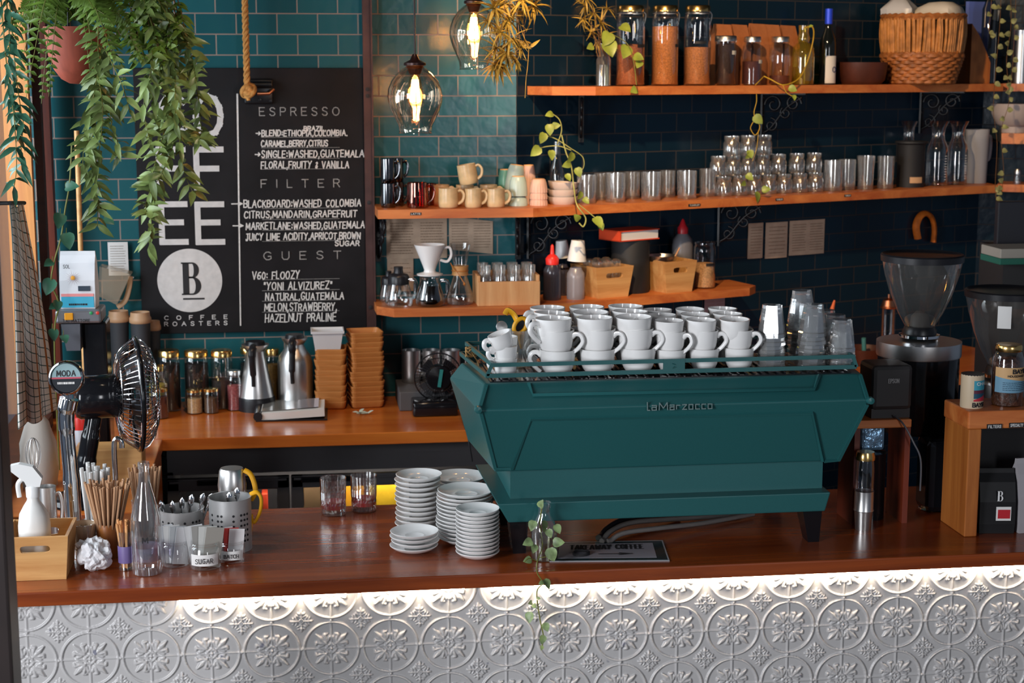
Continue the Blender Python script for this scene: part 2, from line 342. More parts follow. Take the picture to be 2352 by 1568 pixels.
# side wall with its window: posts, sill, glass
LX = -.33
m = MB(); m.box((LX-.05, 1.35, .5), (.1, 1.95, 1.0)); m.box((LX-.05, 1.35, 3.25), (.1, 1.95, 1.0)); struct(m.build('wall_left', mat('stone', (.05, .055, .06), .8, var=.4, vscale=9, bump=.6, bscale=14)))
wn = struct(MB().box((LX-.05, 1.15, 1.88), (.012, 1.5, 1.75)).build('window_1', thin('window_glass', base=.03, edge=.3)))
xo0, xo1, xd1 = float(at_y(24, 600, 1.98)[0]), float(at_y(83, 600, 1.98)[0]), float(at_y(113, 600, 2.1)[0])
struct(MB().box(((xo0+xo1)/2, 2.0, 1.88), (xo1-xo0, .04, 1.76)).build('trim_4', gold_wood))
struct(MB().box(((xo1+xd1)/2, 2.09, HH/2), (xd1-xo1, .05, HH)).build('trim_1', dark_wood))
a = MB(); a.box((LX-.01, 1.0, 1.88), (.12, .07, 1.76)); a.build('window_post', dark_wood, wn)
a = MB(); a.box((LX-.005, .42, 1.88), (.12, .07, 1.76)); a.build('window_post', dark_wood, wn)
a = MB(); a.box((LX-.01, 1.15, 1.02), (.13, 1.6, .05)); a.build('window_sill', dark_wood, wn)
p2 = at_y(128, 700, 2.27)
struct(MB().box((p2[0], 2.24, HH/2), (.034, .06, HH)).build('trim_2', red_wood))
q = at_y(20, 0, -.75); q2 = at_y(55, 1568, -.75)
mb = MB(); dx = q2[0]-.012
mb.box((dx-.06, -.75, HH/2), (.12, .1, HH), bev=.006)
struct(mb.build('trim_3', mat('dark_post', (.022, .014, .013), .5, var=.2, vscale=6)))
struct(MB().box((1.6, -1, HH+.03), (9, 9, .06)).build('ceiling', mat('dark_ceiling', (.05, .05, .05), .9)))

# ------------------------------------------------------------ service counter: timber top, pressed-tin front, light strip
YF, ZT = -.03, 1.0                              # timber front edge, counter height
XL, XR = -.17, 3.3
bt = MB().box(((XL+XR)/2, (YF+.69)/2, ZT-.0185), (XR-XL, .69-YF, .037), bev=.004).build('worktop', bar_wood)
tag(bt, 'long dark polished timber worktop of the front service counter', 'worktop')
def tin_height(n):
    g = (np.arange(n)+.5)/n; X, Y = np.meshgrid(g, g); u = np.abs(X-.5); v = np.abs(Y-.5)      # tile centre = centre of a ring
    a = np.maximum(u, v); b = np.minimum(u, v)                                                  # one octant
    H = np.zeros_like(X)
    def bump(d, wd, amp):
        nonlocal H
        t = np.clip(1-(d/wd)**2, 0, None); H = np.maximum(H, amp*np.sqrt(t))
    def seg(px, py, ax, ay, bx, by, w0, w1, amp):
        dx, dy = bx-ax, by-ay; t = np.clip(((px-ax)*dx+(py-ay)*dy)/(dx*dx+dy*dy), 0, 1)
        d = np.hypot(px-ax-t*dx, py-ay-t*dy); bump(d, w0+(w1-w0)*t, amp)
    R = np.hypot(u, v)
    bump(np.abs(R-.462), .021, .8); bump(b, .015, .6); bump(np.abs(R-.462), .008, .9)
    for cx_, cy_ in ((0, 0), (.5, 0)): bump(np.hypot(a-cx_, b-cy_), .026, 1.1)
    bump(np.abs(R-.085), .014, .7); bump(np.hypot(a-.06, b-.035), .02, .9)
    d1, d2 = (u+v)/math.sqrt(2), np.abs(u-v)/math.sqrt(2)                                        # fleur in the ring, along the diagonal
    seg(d1, d2, .12, 0, .25, 0, .022, .05, 1); seg(d1, d2, .25, 0, .37, 0, .052, .006, 1.1)
    seg(d1, d2, .13, .015, .19, .06, .018, .026, .9); seg(d1, d2, .19, .06, .255, .095, .026, .03, 1); seg(d1, d2, .255, .095, .235, .13, .03, .022, .9)
    seg(d1, d2, .13, .05, .17, .12, .014, .03, .8)
    cu, cv = .5-u, .5-v; A = np.maximum(cu, cv); Bm = np.minimum(cu, cv)                         # four-armed flower between rings
    Rc = np.hypot(cu, cv); bump(np.abs(Rc-.034), .012, .9); bump(Rc, .016, .9)
    seg(A, Bm, .05, 0, .13, 0, .015, .028, .8); seg(A, Bm, .13, 0, .2, 0, .03, .004, .9)
    seg(A, Bm, .07, .03, .1, .075, .014, .02, .8); seg(A, Bm, .12, .03, .14, .055, .012, .018, .8)
    return H
NT = 72; Ht = tin_height(NT)*.0062
x0t, pitch = float(at_y(204.1, 1446.5, 0)[0]), .152                                              # a dot between two rings
zrow = float(at_y(763.2, 1488.1, 0)[2])                                                          # ring-centre height
xa, xb, za, zb = XL+.02, 3.2, .6, ZT-.0375
nx = int((xb-xa)/pitch*NT); nz = int((zb-za)/pitch*NT)
gx = xa+np.arange(nx)*pitch/NT; gz = za+np.arange(nz)*pitch/NT
ix = (np.floor(((gx-x0t)/pitch+.5) % 1*NT)).astype(int) % NT; iz = (np.floor(((gz-zrow)/pitch+.5) % 1*NT)).astype(int) % NT
Y = -Ht[np.ix_(iz, ix)]
V = np.stack([np.broadcast_to(gx, Y.shape), Y, np.broadcast_to(gz[:, None], Y.shape)], -1).reshape(-1, 3)
i0 = (np.arange(nz-1)[:, None]*nx+np.arange(nx-1)).ravel(); F = np.stack([i0, i0+1, i0+nx+1, i0+nx], 1)
me = bpy.data.meshes.new('pressed_tin'); me.vertices.add(len(V)); me.vertices.foreach_set('co', V.ravel()); me.loops.add(F.size); me.polygons.add(len(F))
me.polygons.foreach_set('loop_start', np.arange(len(F))*4); me.loops.foreach_set('vertex_index', F.ravel()); me.update(calc_edges=True); me.polygons.foreach_set('use_smooth', [True]*len(F))
tin = mat('pressed_tin_paint', (.50, .49, .50), .33, spec=.6, var=0)
nt = tin.node_tree; b = nt.nodes['Principled BSDF']; tc = nt.nodes.new('ShaderNodeTexCoord'); n1 = nt.nodes.new('ShaderNodeTexNoise'); n1.inputs['Scale'].default_value = 26; n1.inputs['Detail'].default_value = 2
r1 = nt.nodes.new('ShaderNodeValToRGB'); r1.color_ramp.elements[0].position = .70; r1.color_ramp.elements[0].color = (.49, .475, .47, 1); r1.color_ramp.elements[1].position = .745; r1.color_ramp.elements[1].color = (.2, .2, .25, 1)
nt.links.new(tc.outputs['Object'], n1.inputs[0]); nt.links.new(n1.outputs[0], r1.inputs[0]); nt.links.new(r1.outputs[0], b.inputs['Base Color'])
me.materials.append(tin); bc = thing('bar_counter', 'front service counter faced with pale pressed tin of circles and fleurs', 'counter')
cf = bpy.data.objects.new('tin_front', me); COL.objects.link(cf); cf.parent = bc
cb = MB(); cb.box((1.51, .345, .3), (3.29, .64, .6)); cb.box((1.51, .345, .78), (3.29, .64, .36)); cb.build('carcass', black_matte, bc)
led = MB()
for xs, xe in ((at_y(412, 1372, 0)[0], at_y(795, 1355, 0)[0]), (at_y(830, 1352, 0)[0], at_y(1065, 1342, 0)[0]), (at_y(1120, 1340, 0)[0], 3.2)):
    led.box(((xs+xe)/2, -.015, ZT-.0385), (xe-xs, .008, .003))
tag(led.build('led_strip', mat('led_glow', (1, .9, .75), emit=(1, .86, .66), estr=42)), 'warm glowing light strip hidden under the counter timber edge', 'light strip')
# rear bench and fridge
rw = MB(); rw.box((.55, 1.996, ZT-.022), (1.8, .655, .044), bev=.003)
rw.build('rear_bench_top', rear_wood); tag(bpy.data.objects['rear_bench_top'], 'orange timber bench top along the tiled back wall', 'bench')
x_l = float(at_y(378, 1030, 1.75)[0])
rt = MB().box(((x_l+LX)/2+.004, 1.182, ZT-.022), (x_l-LX-.008, .97, .044), bev=.003).build('side_bench_top', rear_wood)
tag(rt, 'short timber side bench joining the rear bench at the left window', 'bench')
MB().box((x_l-.02, 1.18, .478), (.03, .96, .955)).build('side_panel', rear_wood, rt)
rb = MB().box((1.24, -.31, ZT-.022), (2.3, .6, .044)).build('angled_bench_top', rear_wood, loc=tuple(CO), rot=(0, 0, AB))
tag(rb, 'timber bench top under the dark angled wall behind the coffee grinders', 'bench')
# ------------------------------------------------------------ fridge under the rear bench
YFR = 1.80
fr = thing('under_bench_fridge', 'black three-door glass fridge under the orange rear bench', 'fridge', (0, 0, 0))
fx0, fx1 = float(at_y(383, 1040, YFR)[0]), float(at_y(1180, 1040, YFR)[0])
blk = mat('fridge_black', (.085, .08, .085), .4)
m = MB(); m.box(((fx0+fx1)/2, 2.22, .5), (fx1-fx0, .14, .9)); m.box(((fx0+fx1)/2, 2.03, .885), (fx1-fx0, .46, .10)); m.box(((fx0+fx1)/2, 2.03, .06), (fx1-fx0, .46, .08))
for xx in (fx0+.01, fx1-.01): m.box((xx, 2.03, .47), (.02, .46, .75))
m.box(((fx0+fx1)/2, YFR+.005, .917), (fx1-fx0, .02, .045)); m.box(((fx0+fx1)/2, 2.0, .45), (fx1-fx0-.05, .3, .01))
m.build('body', blk, fr)
fglass = thin('fridge_glass', tint=(.75, .75, .75), base=.06, edge=.4)
bounds = [(383, 664), (668, 952), (958, 1180)]
for i, (pa, pb) in enumerate(bounds):
    xa_, xb_ = float(at_y(pa, 1075, YFR)[0]), float(at_y(pb, 1075, YFR)[0]); zt_, zb_ = .825, .12
    d = MB(); w_ = .045
    d.box(((xa_+xb_)/2, YFR-.015, zt_-w_/2), (xb_-xa_, .03, w_), bev=.004); d.box(((xa_+xb_)/2, YFR-.015, zb_+w_/2), (xb_-xa_, .03, w_))
    d.box((xa_+w_/2, YFR-.015, (zt_+zb_)/2), (w_, .03, zt_-zb_), bev=.004); d.box((xb_-w_/2, YFR-.015, (zt_+zb_)/2), (w_, .03, zt_-zb_), bev=.004)
    d.box(((xa_+xb_)/2, YFR-.028, zt_-.010), (xb_-xa_-.02, .012, .008))
    dd = d.build('door', blk, fr)
    MB().box(((xa_+xb_)/2, YFR-.006, (zt_+zb_)/2), (xb_-xa_-2*w_, .004, zt_-zb_-2*w_)).build('door_glass', fglass, dd)
    MB().box((xa_+(xb_-xa_)*(.28 if i == 1 else .45), YFR-.038, zt_-.012), ((xb_-xa_)*.4, .012, .02), bev=.003).build('handle', black_gloss, dd)
def carton(px, pyt, wpx, y, col, label, cat='carton', name='drink_carton'):
    P, r, h = itY(px, pyt, wpx, y, .457); o = MB().box((0, 0, h/2), (2*r, .07, h), bev=.004).build(name, mat('carton_'+str(px), col, .5, var=.25, vscale=20), loc=tuple(P)); return tag(o, label, cat)
light('fridge_lamp', 'AREA', ((fx0+fx1)/2, 1.86, .815), ((fx0+fx1)/2, 1.95, .4), 2.2, (1, .95, .85), shape='RECTANGLE', size=.7, size_y=.04)
carton(890, 1098, 80, 1.93, hx('e0b428'), 'yellow carton behind the middle glass fridge door')
carton(815, 1102, 46, 1.95, hx('c88a1c'), 'amber carton behind the middle fridge door, left of the yellow one')
carton(726, 1108, 50, 1.95, hx('5a4630'), 'dull brown carton in the shade of the middle fridge door')
carton(612, 1128, 14, 1.93, hx('b83a20'), 'slim red carton behind the left fridge door', )

# ------------------------------------------------------------ menu board and its steel upright
YB = WY-.024
def bx(px, py=460): return float(at_y(px, py, YB)[0])
def bz(px, py): return float(at_y(px, py, YB)[2])
bl, br_, btop, bbot = bx(316), bx(838), bz(600, 156), bz(600, 762)
board = MB().box(((bl+br_)/2, WY-.012, (btop+bbot)/2), (br_-bl, .02, btop-bbot), bev=.002).build('menu_board', mat('chalkboard', (.0085, .0075, .009), .6, spec=.25, var=.35, vscale=7))
tag(board, 'tall black chalkboard menu with white hand lettering on the teal tiles', 'menu board')
pxm = 1/float(sc((.45, YB, 2)))
def wr(mb, t, xa, xb, py, hpx, thpx, jit=.05, **k): write(mb, t, bx(xa, py), bz((xa+xb)/2, py), hpx*pxm, thpx*pxm, YB, width=bx(xb, py)-bx(xa, py), jit=jit, **k)
big = MB()
for t, xa, xb, py in (('C', 362, 428, 316), ('O', 446, 512, 316), ('F', 362, 425, 437), ('F', 448, 512, 437), ('E', 368, 432, 562), ('E', 451, 516, 562)):
    write(big, t, bx(xa, py)+5*pxm, bz(xa, py)+6*pxm, 87*pxm, 13.5*pxm, YB, width=bx(xb, py)-bx(xa, py)-9*pxm)
wr(big, 'COFFEE', 378, 522, 733, 9, 1.8, 0, gap=1.5); wr(big, 'ROASTERS', 378, 522, 747, 9, 1.8, 0, gap=.9)
big.build('painted_lettering', sign_white, board)
o = MB(); nn = 64; cxd, czd, rd = bx(436, 644), bz(436, 644), 74*pxm
o.add([(cxd+rd*cos(2*PI*i/nn), YB, czd+rd*sin(2*PI*i/nn)) for i in range(nn)], [tuple(range(nn))]); lg = o.build('logo_disc', sign_white, board)
def serif_b(mb, cx, z0, h, y, wscale=.62):
    k = h; yo = y
    def qd(p): mb.add([(cx+a*k*wscale, yo, z0+b*k) for a, b in p], [tuple(range(len(p)))])
    qd([(-.45, 0), (-.45, .045), (-.1, .045), (-.1, 0)]); qd([(-.45, 1), (-.45, .955), (-.1, .955), (-.1, 1)])
    qd([(-.38, .03), (-.08, .03), (-.08, .97), (-.38, .97)])
    def bowl(za, zb, ro, tk):
        c = (za+zb)/2; hz = (zb-za)/2; n = 16; outer = [(.08+ro*cos(PI/2-PI*i/n), c+hz*sin(PI/2-PI*i/n)) for i in range(n+1)]
        inner = [(.08+max(ro-tk, .02)*cos(PI/2-PI*i/n), c+(hz-.045)*sin(PI/2-PI*i/n)) for i in range(n+1)]
        outer = [(-.1, zb)]+outer+[(-.1, za)]; inner = [(-.1, zb-.045)]+inner+[(-.1, za+.045)]
        for i in range(len(outer)-1): qd([outer[i], outer[i+1], inner[i+1], inner[i]])
    bowl(.52, 1, .33, .25); bowl(0, .555, .42, .27)
sb = MB(); serif_b(sb, bx(438, 640), bz(438, 677), 76*pxm, YB-.0012); rule(sb, bx(413), bx(463), bz(438, 686), 4*pxm, YB-.0012); sb.build('logo_letter', ink, lg)
mt = MB()
mt.add([(bx(543, 215), YB, bz(545, 215)), (bx(547, 215), YB, bz(545, 215)), (bx(554, 748), YB, bz(552, 748)), (bx(551, 748), YB, bz(552, 748))], [(0, 1, 2, 3)])
for t, xa, xb, py, h in (('>BLEND:ETHIOPIA,COLOMBIA.', 588, 797, 312, 13), ('BRAZIL,', 698, 748, 300, 10), ('CARAMEL,BERRY,CITRUS', 600, 752, 336, 13), ('>SINGLE:WASHED,GUATEMALA', 586, 835, 361, 15), ('FLORAL,FRUITY & VANILLA', 600, 801, 386, 15),
    ('>', 532, 556, 475, 16), ('BLACKBOARD:WASHED COLOMBIA', 560, 828, 475, 16), ('CITRUS,MANDARIN,GRAPEFRUIT', 561, 819, 499, 15), ('>', 535, 560, 525, 15), ('MARKETLANE:WASHED,GUATEMALA', 565, 837, 525, 15),
    ('JUICY LIME ACIDITY,APRICOT,BROWN', 565, 827, 550, 15), ('SUGAR', 770, 825, 564, 11), ('V60: FLOOZY', 580, 687, 640, 17), ('"YONI ALVIZUREZ"', 606, 762, 664, 17), ('NATURAL,GUATEMALA', 610, 789, 688, 16), ('MELON,STRAWBERRY,', 608, 773, 713, 17), ('HAZELNUT PRALINE', 609, 771, 738, 18)):
    wr(mt, t, xa, xb, py, h, 2.6, .06, slant=.06)
mt.build('chalk_writing', chalk, board)
hd = MB(); mat('heading_chalk', (.30, .29, .28), .9, var=.3, vscale=120)
for t, xa, xb, py in (('ESPRESSO', 596, 779, 265), ('FILTER', 600, 780, 430), ('GUEST', 606, 783, 595)): wr(hd, t, xa, xb, py, 18, 2.2, .01, gap=1.0 if t != 'ESPRESSO' else .6)
for py in (315, 339, 364, 388, 478, 503, 528, 553, 641, 666, 690, 715): rule(hd, bx(602 if py > 400 else 600, py), bx(780, py), bz(690, py), .9*pxm, YB+.0004)
hd.build('faint_headings', MT['heading_chalk'], board)
st = MB(); ux = bx(847); st.box((ux, WY-.028, (HH+1.005)/2), (.030, .05, HH-1.005)); st.box((ux+.017, WY-.04, (HH+1.005)/2), (.006, .07, HH-1.005))
up = st.build('steel_upright', mat('rusty_steel', hx('4a3230'), .5, .3, var=.3, vscale=12)); tag(up, 'rust-brown steel angle upright at the right edge of the chalkboard', 'post')
bo = MB()
for py in (205, 220, 465, 705): bo.lathe([(.0001, .004), (.008, .003), (.008, 0)], 10, M=T(ux, WY-.0535, float(at_y(845, py, WY-.05)[2]))@RX(PI/2))
bo.build('bolt', black_matte, up)
# rope with its knot, and the iron cleat
YR = WY-.10
rp = MB(); rx = float(at_y(565, 100, YR)[0]); zk = float(at_y(570, 200, YR)[2])
for k in range(3):
    rp.tube([(rx+.0068*cos(z*95+k*2.094), YR+.0068*sin(z*95+k*2.094), z) for z in sp(lambda q: q, zk, 3.75, 240)], .0066, 6)
rope = rp.build('hanging_rope', mat('rope', hx('c08848'), .85, var=.2, vscale=80)); tag(rope, 'tan twisted rope hanging in front of the chalkboard, knotted at its end', 'rope')
kn = MB()
for a0, tl, rr in ((0, .5, .022), (1.2, -.6, .02), (2.2, .9, .018)):
    kn.tube([Vector((rx+.004, YR-.004, zk-.014))+Vector((rr*cos(t), .012*sin(2*t+a0), rr*sin(t)*cos(tl)+rr*.3*cos(t+a0))) for t in sp(lambda q: q, 0, 2*PI, 20)], .0105, 8, closed=True)
kn.tube([(rx, YR, zk-.02), (rx+.004, YR-.003, zk-.05)], [.011, .007], 8)
kn.build('knot', MT['rope'], rope)
cl = MB(); cxp, czp = float(at_y(597, 207, YB-.02)[0]), float(at_y(597, 207, YB-.02)[2])
cl.box((cxp-.005, WY-.032, czp-.005), (.11, .014, .095), bev=.01); cl.tube([(cxp-.05, WY-.055, czp+.02), (cxp+.045, WY-.055, czp+.02)], .013, 10)
for i in range(3): cl.lathe([(.0001, .004), (.006, .003), (.006, 0)], 8, M=T(cxp-.042+.04*i, WY-.0395, czp-.04+.004*(i == 1))@RX(PI/2))
cle = cl.build('iron_cleat', iron); tag(cle, 'black iron rope cleat screwed to the chalkboard behind the knot', 'cleat')
MB().tube([(cxp-.01, WY-.075, czp-.013), (cxp+.035, WY-.075, czp-.012), (cxp+.052, WY-.065, czp+.004)], .0065, 8).build('copper_pin', mat('copper', (.6, .25, .14), .35, 1), cle)

# ------------------------------------------------------------ timber shelves
def slab(mb, poly, z0, z1):
    n = len(poly); vs = [(x, y, z0) for x, y in poly]+[(x, y, z1) for x, y in poly]
    mb.add(vs, [tuple(range(n)), tuple(range(2*n-1, n-1, -1))]+[(i, (i+1) % n, (i+1) % n+n, i+n) for i in range(n)])
def bp(t, d): q = CO+DB*t+NB*d; return (float(q[0]), float(q[1]))
DA = .27; D2 = .26; tb = (-DA+cos(AB)*D2)/sin(AB)
S1, S2, S3 = 2.215, 1.763, 1.389
def tB(px, d, z): return float(np.dot(colB(px, d, z)-CO, DB))
m = MB(); t0 = tB(1283, .2, S1); slab(m, [bp(t0-.02, .001), bp(t0-.01, .17), bp(tB(1368, D2, S1), D2), bp(LB-.15, D2), bp(LB-.02, .001)], S1-.033, S1)
sh1 = tag(m.build('top_shelf', shelf_wood), 'highest orange timber shelf on the dark tiles, holding the storage jars', 'shelf')
m = MB(); slab(m, [(.921, WY-.001), (.923, WY-DA), bp(tb, D2), bp(LB-.15, D2), bp(LB-.02, .001), (1.481, WY-.001)], S2-.034, S2)
sh2 = tag(m.build('middle_shelf', shelf_wood), 'long orange timber shelf bending round the corner, lined with cups and glasses', 'shelf')
m = MB(); x3 = float(colY(857, WY, S3)[0]); x3b = float(colY(905, WY-DA, S3)[0])
slab(m, [(x3, WY-.001), (x3+.004, WY-.19), (x3b, WY-DA), bp(tb, D2), bp(tB(1722, D2, S3), D2), bp(tB(1732, .2, S3), .21), bp(tB(1732, .2, S3)+.02, .001), (1.481, WY-.001)], S3-.032, S3)
sh3 = tag(m.build('lower_shelf', shelf_wood), 'lowest orange timber shelf with cut corners, behind the espresso machine', 'shelf')
for px, py, w_ in ((955, 491, 26), (1595, 471, 34), (1790, 458, 22), (1947, 449, 20)):
    if px < 1200: P = at_y(px, py, WY-DA-.0012); M_ = T(*P)
    else: P = atB(px, py, D2+.0012); M_ = T(*P)@RZ(AB)
    lab = MB(); lt = MB(); hw = w_/2/float(sc(P)); lab.box((0, 0, 0), (hw*2, .001, .0105), M=M_)
    tmp = MB(); write(tmp, 'LATTE' if px < 1000 else 'TUMBLER', -hw*.8, -.0028, .0056, .0011, -.0008, width=hw*1.6); lt.add(tmp.v, tmp.f, M_); lo = lab.build('label_strip', black_matte, sh2); lt.build('label_print', chalk, lo)
# scrolled iron brackets
def bracket(M_, H=.19, D=.2, label='', sgn=1):
    m = MB(); m.box((0, -.004, -H/2), (.022, .008, H)); m.box((0, -D/2, -.004), (.018, D, .008))
    def spiral(cy_, cz_, r0, a0, turns, dirn=1): return [(0, cy_+r0*(1-.75*t)*cos(a0+dirn*turns*2*PI*t), cz_+r0*(1-.75*t)*sin(a0+dirn*turns*2*PI*t)) for t in sp(lambda q: q, 0, 1, 30)]
    m.tube(bez([(0, -.012, -H+.02), (0, -.05, -H*.75), (0, -D*.55, -H*.35), (0, -D*.9, -.02)], 8), .006, 8)
    m.tube(spiral(-.055, -.05, .04, 0, 1.3), .0055, 8); m.tube(spiral(-D*.72, -.045, .036, PI, 1.4, -1), .0055, 8); m.tube(spiral(-.045, -H*.72, .03, PI/2, 1.3), .005, 8); m.tube(spiral(-.11, -.085, .026, 1, 1.3, -1), .005, 8)
    for z in (-.02, -H/2, -H+.015): m.lathe([(.0001, .004), (.006, .003), (.006, 0)], 8, M=T(0, -.008, z)@RX(PI/2))
    o = m.build('shelf_bracket', iron); o.matrix_world = M_; return tag(o, label, 'bracket')
bracket(T(float(colY(872, WY-.15, S2)[0]), WY, S2-.034)@RZ(.1), label='black scrolled iron bracket under the left end of the middle shelf')
bracket(T(float(colY(1192, WY-.03, S2)[0]), WY, S2-.034)@RZ(-.15), label='black scrolled iron bracket on the teal tiles beside the two kraft menus')
def brB(px, S_, label, rz=-.55, d=.004): P = colB(px, d, S_); bracket(T(P[0], P[1], S_)@RZ(AB+rz), label=label)
brB(1212, S2-.034, 'black scrolled iron bracket just right of the wall corner under the middle shelf', .7, .004)
brB(1335, S1-.033, 'black scrolled iron bracket under the left end of the top shelf')
brB(1750, S1-.033, 'black scrolled iron bracket under the middle of the top shelf', .5)
brB(2115, S1-.033, 'black scrolled iron bracket under the top shelf below the wicker basket', .5)
brB(1650, S2-.034, 'black scrolled iron bracket under the middle shelf, beside the small kraft notes', .75)
# papers pinned to the walls
def notice(px0, py0, px1, py1, mode, label, m_=None, name='paper_notice', rows=9, skew=0, cat='paper notice', d=.004, fold=0):
    if mode == 'A': P0, P1 = at_y(px0, py0, WY-d), at_y(px1, py1, WY-d); M_ = T(P0[0], P0[1], P1[2]); w_ = P1[0]-P0[0]; h_ = P0[2]-P1[2]
    else: P0, P1 = atB(px0, (py0+py1)/2, d), atB(px1, (py0+py1)/2, d); w_ = np.linalg.norm(P1-P0); zt_ = atB((px0+px1)/2, py0, d)[2]; zb_ = atB((px0+px1)/2, py1, d)[2]; h_ = zt_-zb_; M_ = T(P0[0], P0[1], zb_)@RZ(AB)
    m = MB(); N = 8
    vs = [(w_*i/N, -.0035*sin(PI*i/N)-.004*k*((i/N-.5)**2), h_*k+skew*h_*(i/N-.5)) for k in (0, 1) for i in range(N+1)]
    vs += [(x, y+.0012, z) for x, y, z in vs]; n2 = 2*(N+1)
    fs = [(i, i+1, N+2+i, N+1+i) for i in range(N)]+[(i+n2, N+1+i+n2, N+2+i+n2, i+1+n2) for i in range(N)]
    fs += [(i, i+n2, i+1+n2, i+1) for i in range(N)]+[(N+1+i, N+2+i, N+2+i+n2, N+1+i+n2) for i in range(N)]
    m.add(vs, fs, smooth=True); o = m.build(name, m_ or kraft); o.matrix_world = M_; tag(o, label, cat)
    if rows:
        t = MB(); cols = 2 if w_ > h_*.95 else 1
        for c in range(cols): scribble(t, w_*(c+.12)/cols, w_*(c+.88)/cols, h_*.1, h_*.92, rows, h_*.012, -.0068)
        t.build('print', mat('faded_print', hx('6d5845'), .9), o)
    return o
notice(887, 502, 1027, 592, 'A', 'large kraft menu sheet under the left end of the middle shelf', rows=12)
notice(1031, 503, 1132, 577, 'A', 'kraft menu sheet right of the larger kraft sheet, tilted', rows=10, skew=-.16)
notice(889, 594, 950, 668, 'A', 'narrow kraft sheet behind the coffee servers on the lower shelf', rows=6)
notice(1718, 512, 1752, 593, 'B', 'narrowest of the small kraft notes on the dark tiles', rows=10)
notice(1758, 510, 1808, 592, 'B', 'middle one of the small kraft notes on the dark tiles', rows=8)
notice(1813, 505, 1893, 584, 'B', 'widest of the small kraft notes on the dark tiles, folded down its middle', rows=11)
notice(1618, 684, 1664, 735, 'B', 'pale printed sheet below the right end of the lower shelf', mat('pale_sheet', hx('8d8088'), .8), rows=6)
rc = notice(247, 556, 296, 632, 'A', 'white till receipt pinned to the wall left of the chalkboard', paper, 'till_receipt', rows=11, cat='receipt', d=.03)
# ------------------------------------------------------------ pendant lamps
lamp_glass = thin('lamp_glass', tint=(.98, .93, .87), base=.10, edge=.9, blend=.4, gcol=(1, .88, .74))
fil = mat('filament', (1, .6, .25), emit=(1, .5, .17), estr=130)
bulbg = thin('bulb_glass', tint=(1, .86, .62), base=.05, edge=.4, gcol=(1, .8, .55))
def pendant(px, ytop, ybot, wpx, Y, label):
    Pt = at_y(px, ytop, Y); Pb = at_y(px, ybot, Y); x = float(Pt[0]); z1, z0 = float(Pt[2]), float(Pb[2]); h = z1-z0; r = wpx/2/float(sc(Pt))
    t = thing('pendant_lamp', label, 'pendant lamp', (x, Y, z0), 0, 'glass pendant lamps')
    pr = [(.62, 0), (.585, .02), (.60, .07), (.62, .12), (.74, .22), (.9, .36), (.985, .48), (1, .56), (.965, .66), (.86, .77), (.66, .88), (.42, .96), (.24, 1)]
    m = MB(); m.lathe([(r*a, h*b) for a, b in pr], 40, fn=lambda a, z, q: 1+.012*sin(5*a+z*30)); m.build('glass_shade', lamp_glass, t)
    m = MB(); m.lathe([(.0001, h*1.17), (.008, h*1.16), (.016, h*1.08), (r*.40, h*1.035), (r*.40, h*1.0), (r*.3, h*.99), (r*.2, h*.87), (.0001, h*.87)], 20); m.build('lamp_cap', mat('lamp_cap', hx('2a1512'), .35, .5), t)
    MB().tube([(0, 0, h*1.15), (0, 0, 3.75-z0)], .0035, 8).build('cord', black_matte, t)
    b = MB(); b.lathe([(.0001, h*.40), (.018, h*.41), (.027, h*.46), (.026, h*.62), (.02, h*.78), (.014, h*.87)], 20); bo = b.build('bulb', bulbg, t)
    f = MB(); n = 9
    for i in range(n):
        a = 2*PI*i/n; a2 = a+PI/n; f.tube([(.009*cos(a), .009*sin(a), h*.79), (.016*cos(a2), .016*sin(a2), h*.47)], .0022, 5)
    f.build('filament', fil, bo)
pendant(953, 150, 307, 127, 1.45, 'clear glass pendant lamp hanging lower in front of the chalkboard upright')
pendant(1088, 8, 160, 112, 1.75, 'clear glass pendant lamp hanging higher, half behind the golden plant')

# ------------------------------------------------------------ plants
def leaf(mb, base, d, nrm, L, W, n=4, droop=.2, shape='oval', twist=0):
    d = Vector(d).normalized(); nrm = Vector(nrm); nrm = (nrm-d*nrm.dot(d)); nrm = nrm.normalized() if nrm.length > 1e-5 else d.orthogonal().normalized()
    sd = d.cross(nrm); b = Vector(base); vs, fs = [], []
    for i in range(n+1):
        t = i/n
        wv = {'oval': sin(PI*min(1, .06+t*.94))**.8, 'heart': (1.15*sin(PI*min(1, .25+.75*t))**.9 if t > 0 else .55), 'blade': (1-t)**.7*min(1, .5+t*4), 'lance': sin(PI*(t**.75*.93+.06))}[shape]
        c = b+d*(L*t)-nrm*(droop*L*t*t); o = sd*(W/2*wv); k = nrm*(W*.16*wv)
        vs += [c-o+k, c, c+o+k]
    for i in range(n):
        for j in (0, 1): a = i*3+j; fs.append((a, a+1, a+4, a+3))
    mb.add(vs, fs, smooth=True)
def rv(s=1): return Vector((random.uniform(-s, s), random.uniform(-s, s), random.uniform(-s, s)))
def strand(mb, sm, pts, step, L, W, shape='oval', r=.0022, spread=1, out=None, droop=.25, pair=True):
    """a trailing stem (into sm) with leaves along it (into mb)"""
    c = bez(pts, 10); sm.tube(c, [r*(1-.5*i/len(c)) for i in range(len(c))], 5); acc = 0; side = 1
    for a, b in zip(c[:-1], c[1:]):
        acc += (b-a).length
        if acc >= step:
            acc = 0; t = (b-a).normalized(); ax = t.orthogonal().normalized(); ax.rotate(Matrix.Rotation(random.uniform(0, 6.28), 3, t))
            for s_ in ((1, -1) if pair else (side,)):
                d = ax*s_*spread+t*random.uniform(.35, .8)+rv(.25); d.y = d.y-.25
                k = random.uniform(.7, 1.15); leaf(mb, b, d, Vector((0, -1, .8))+rv(.5), L*k, W*k, 4, droop, shape)
            side = -side
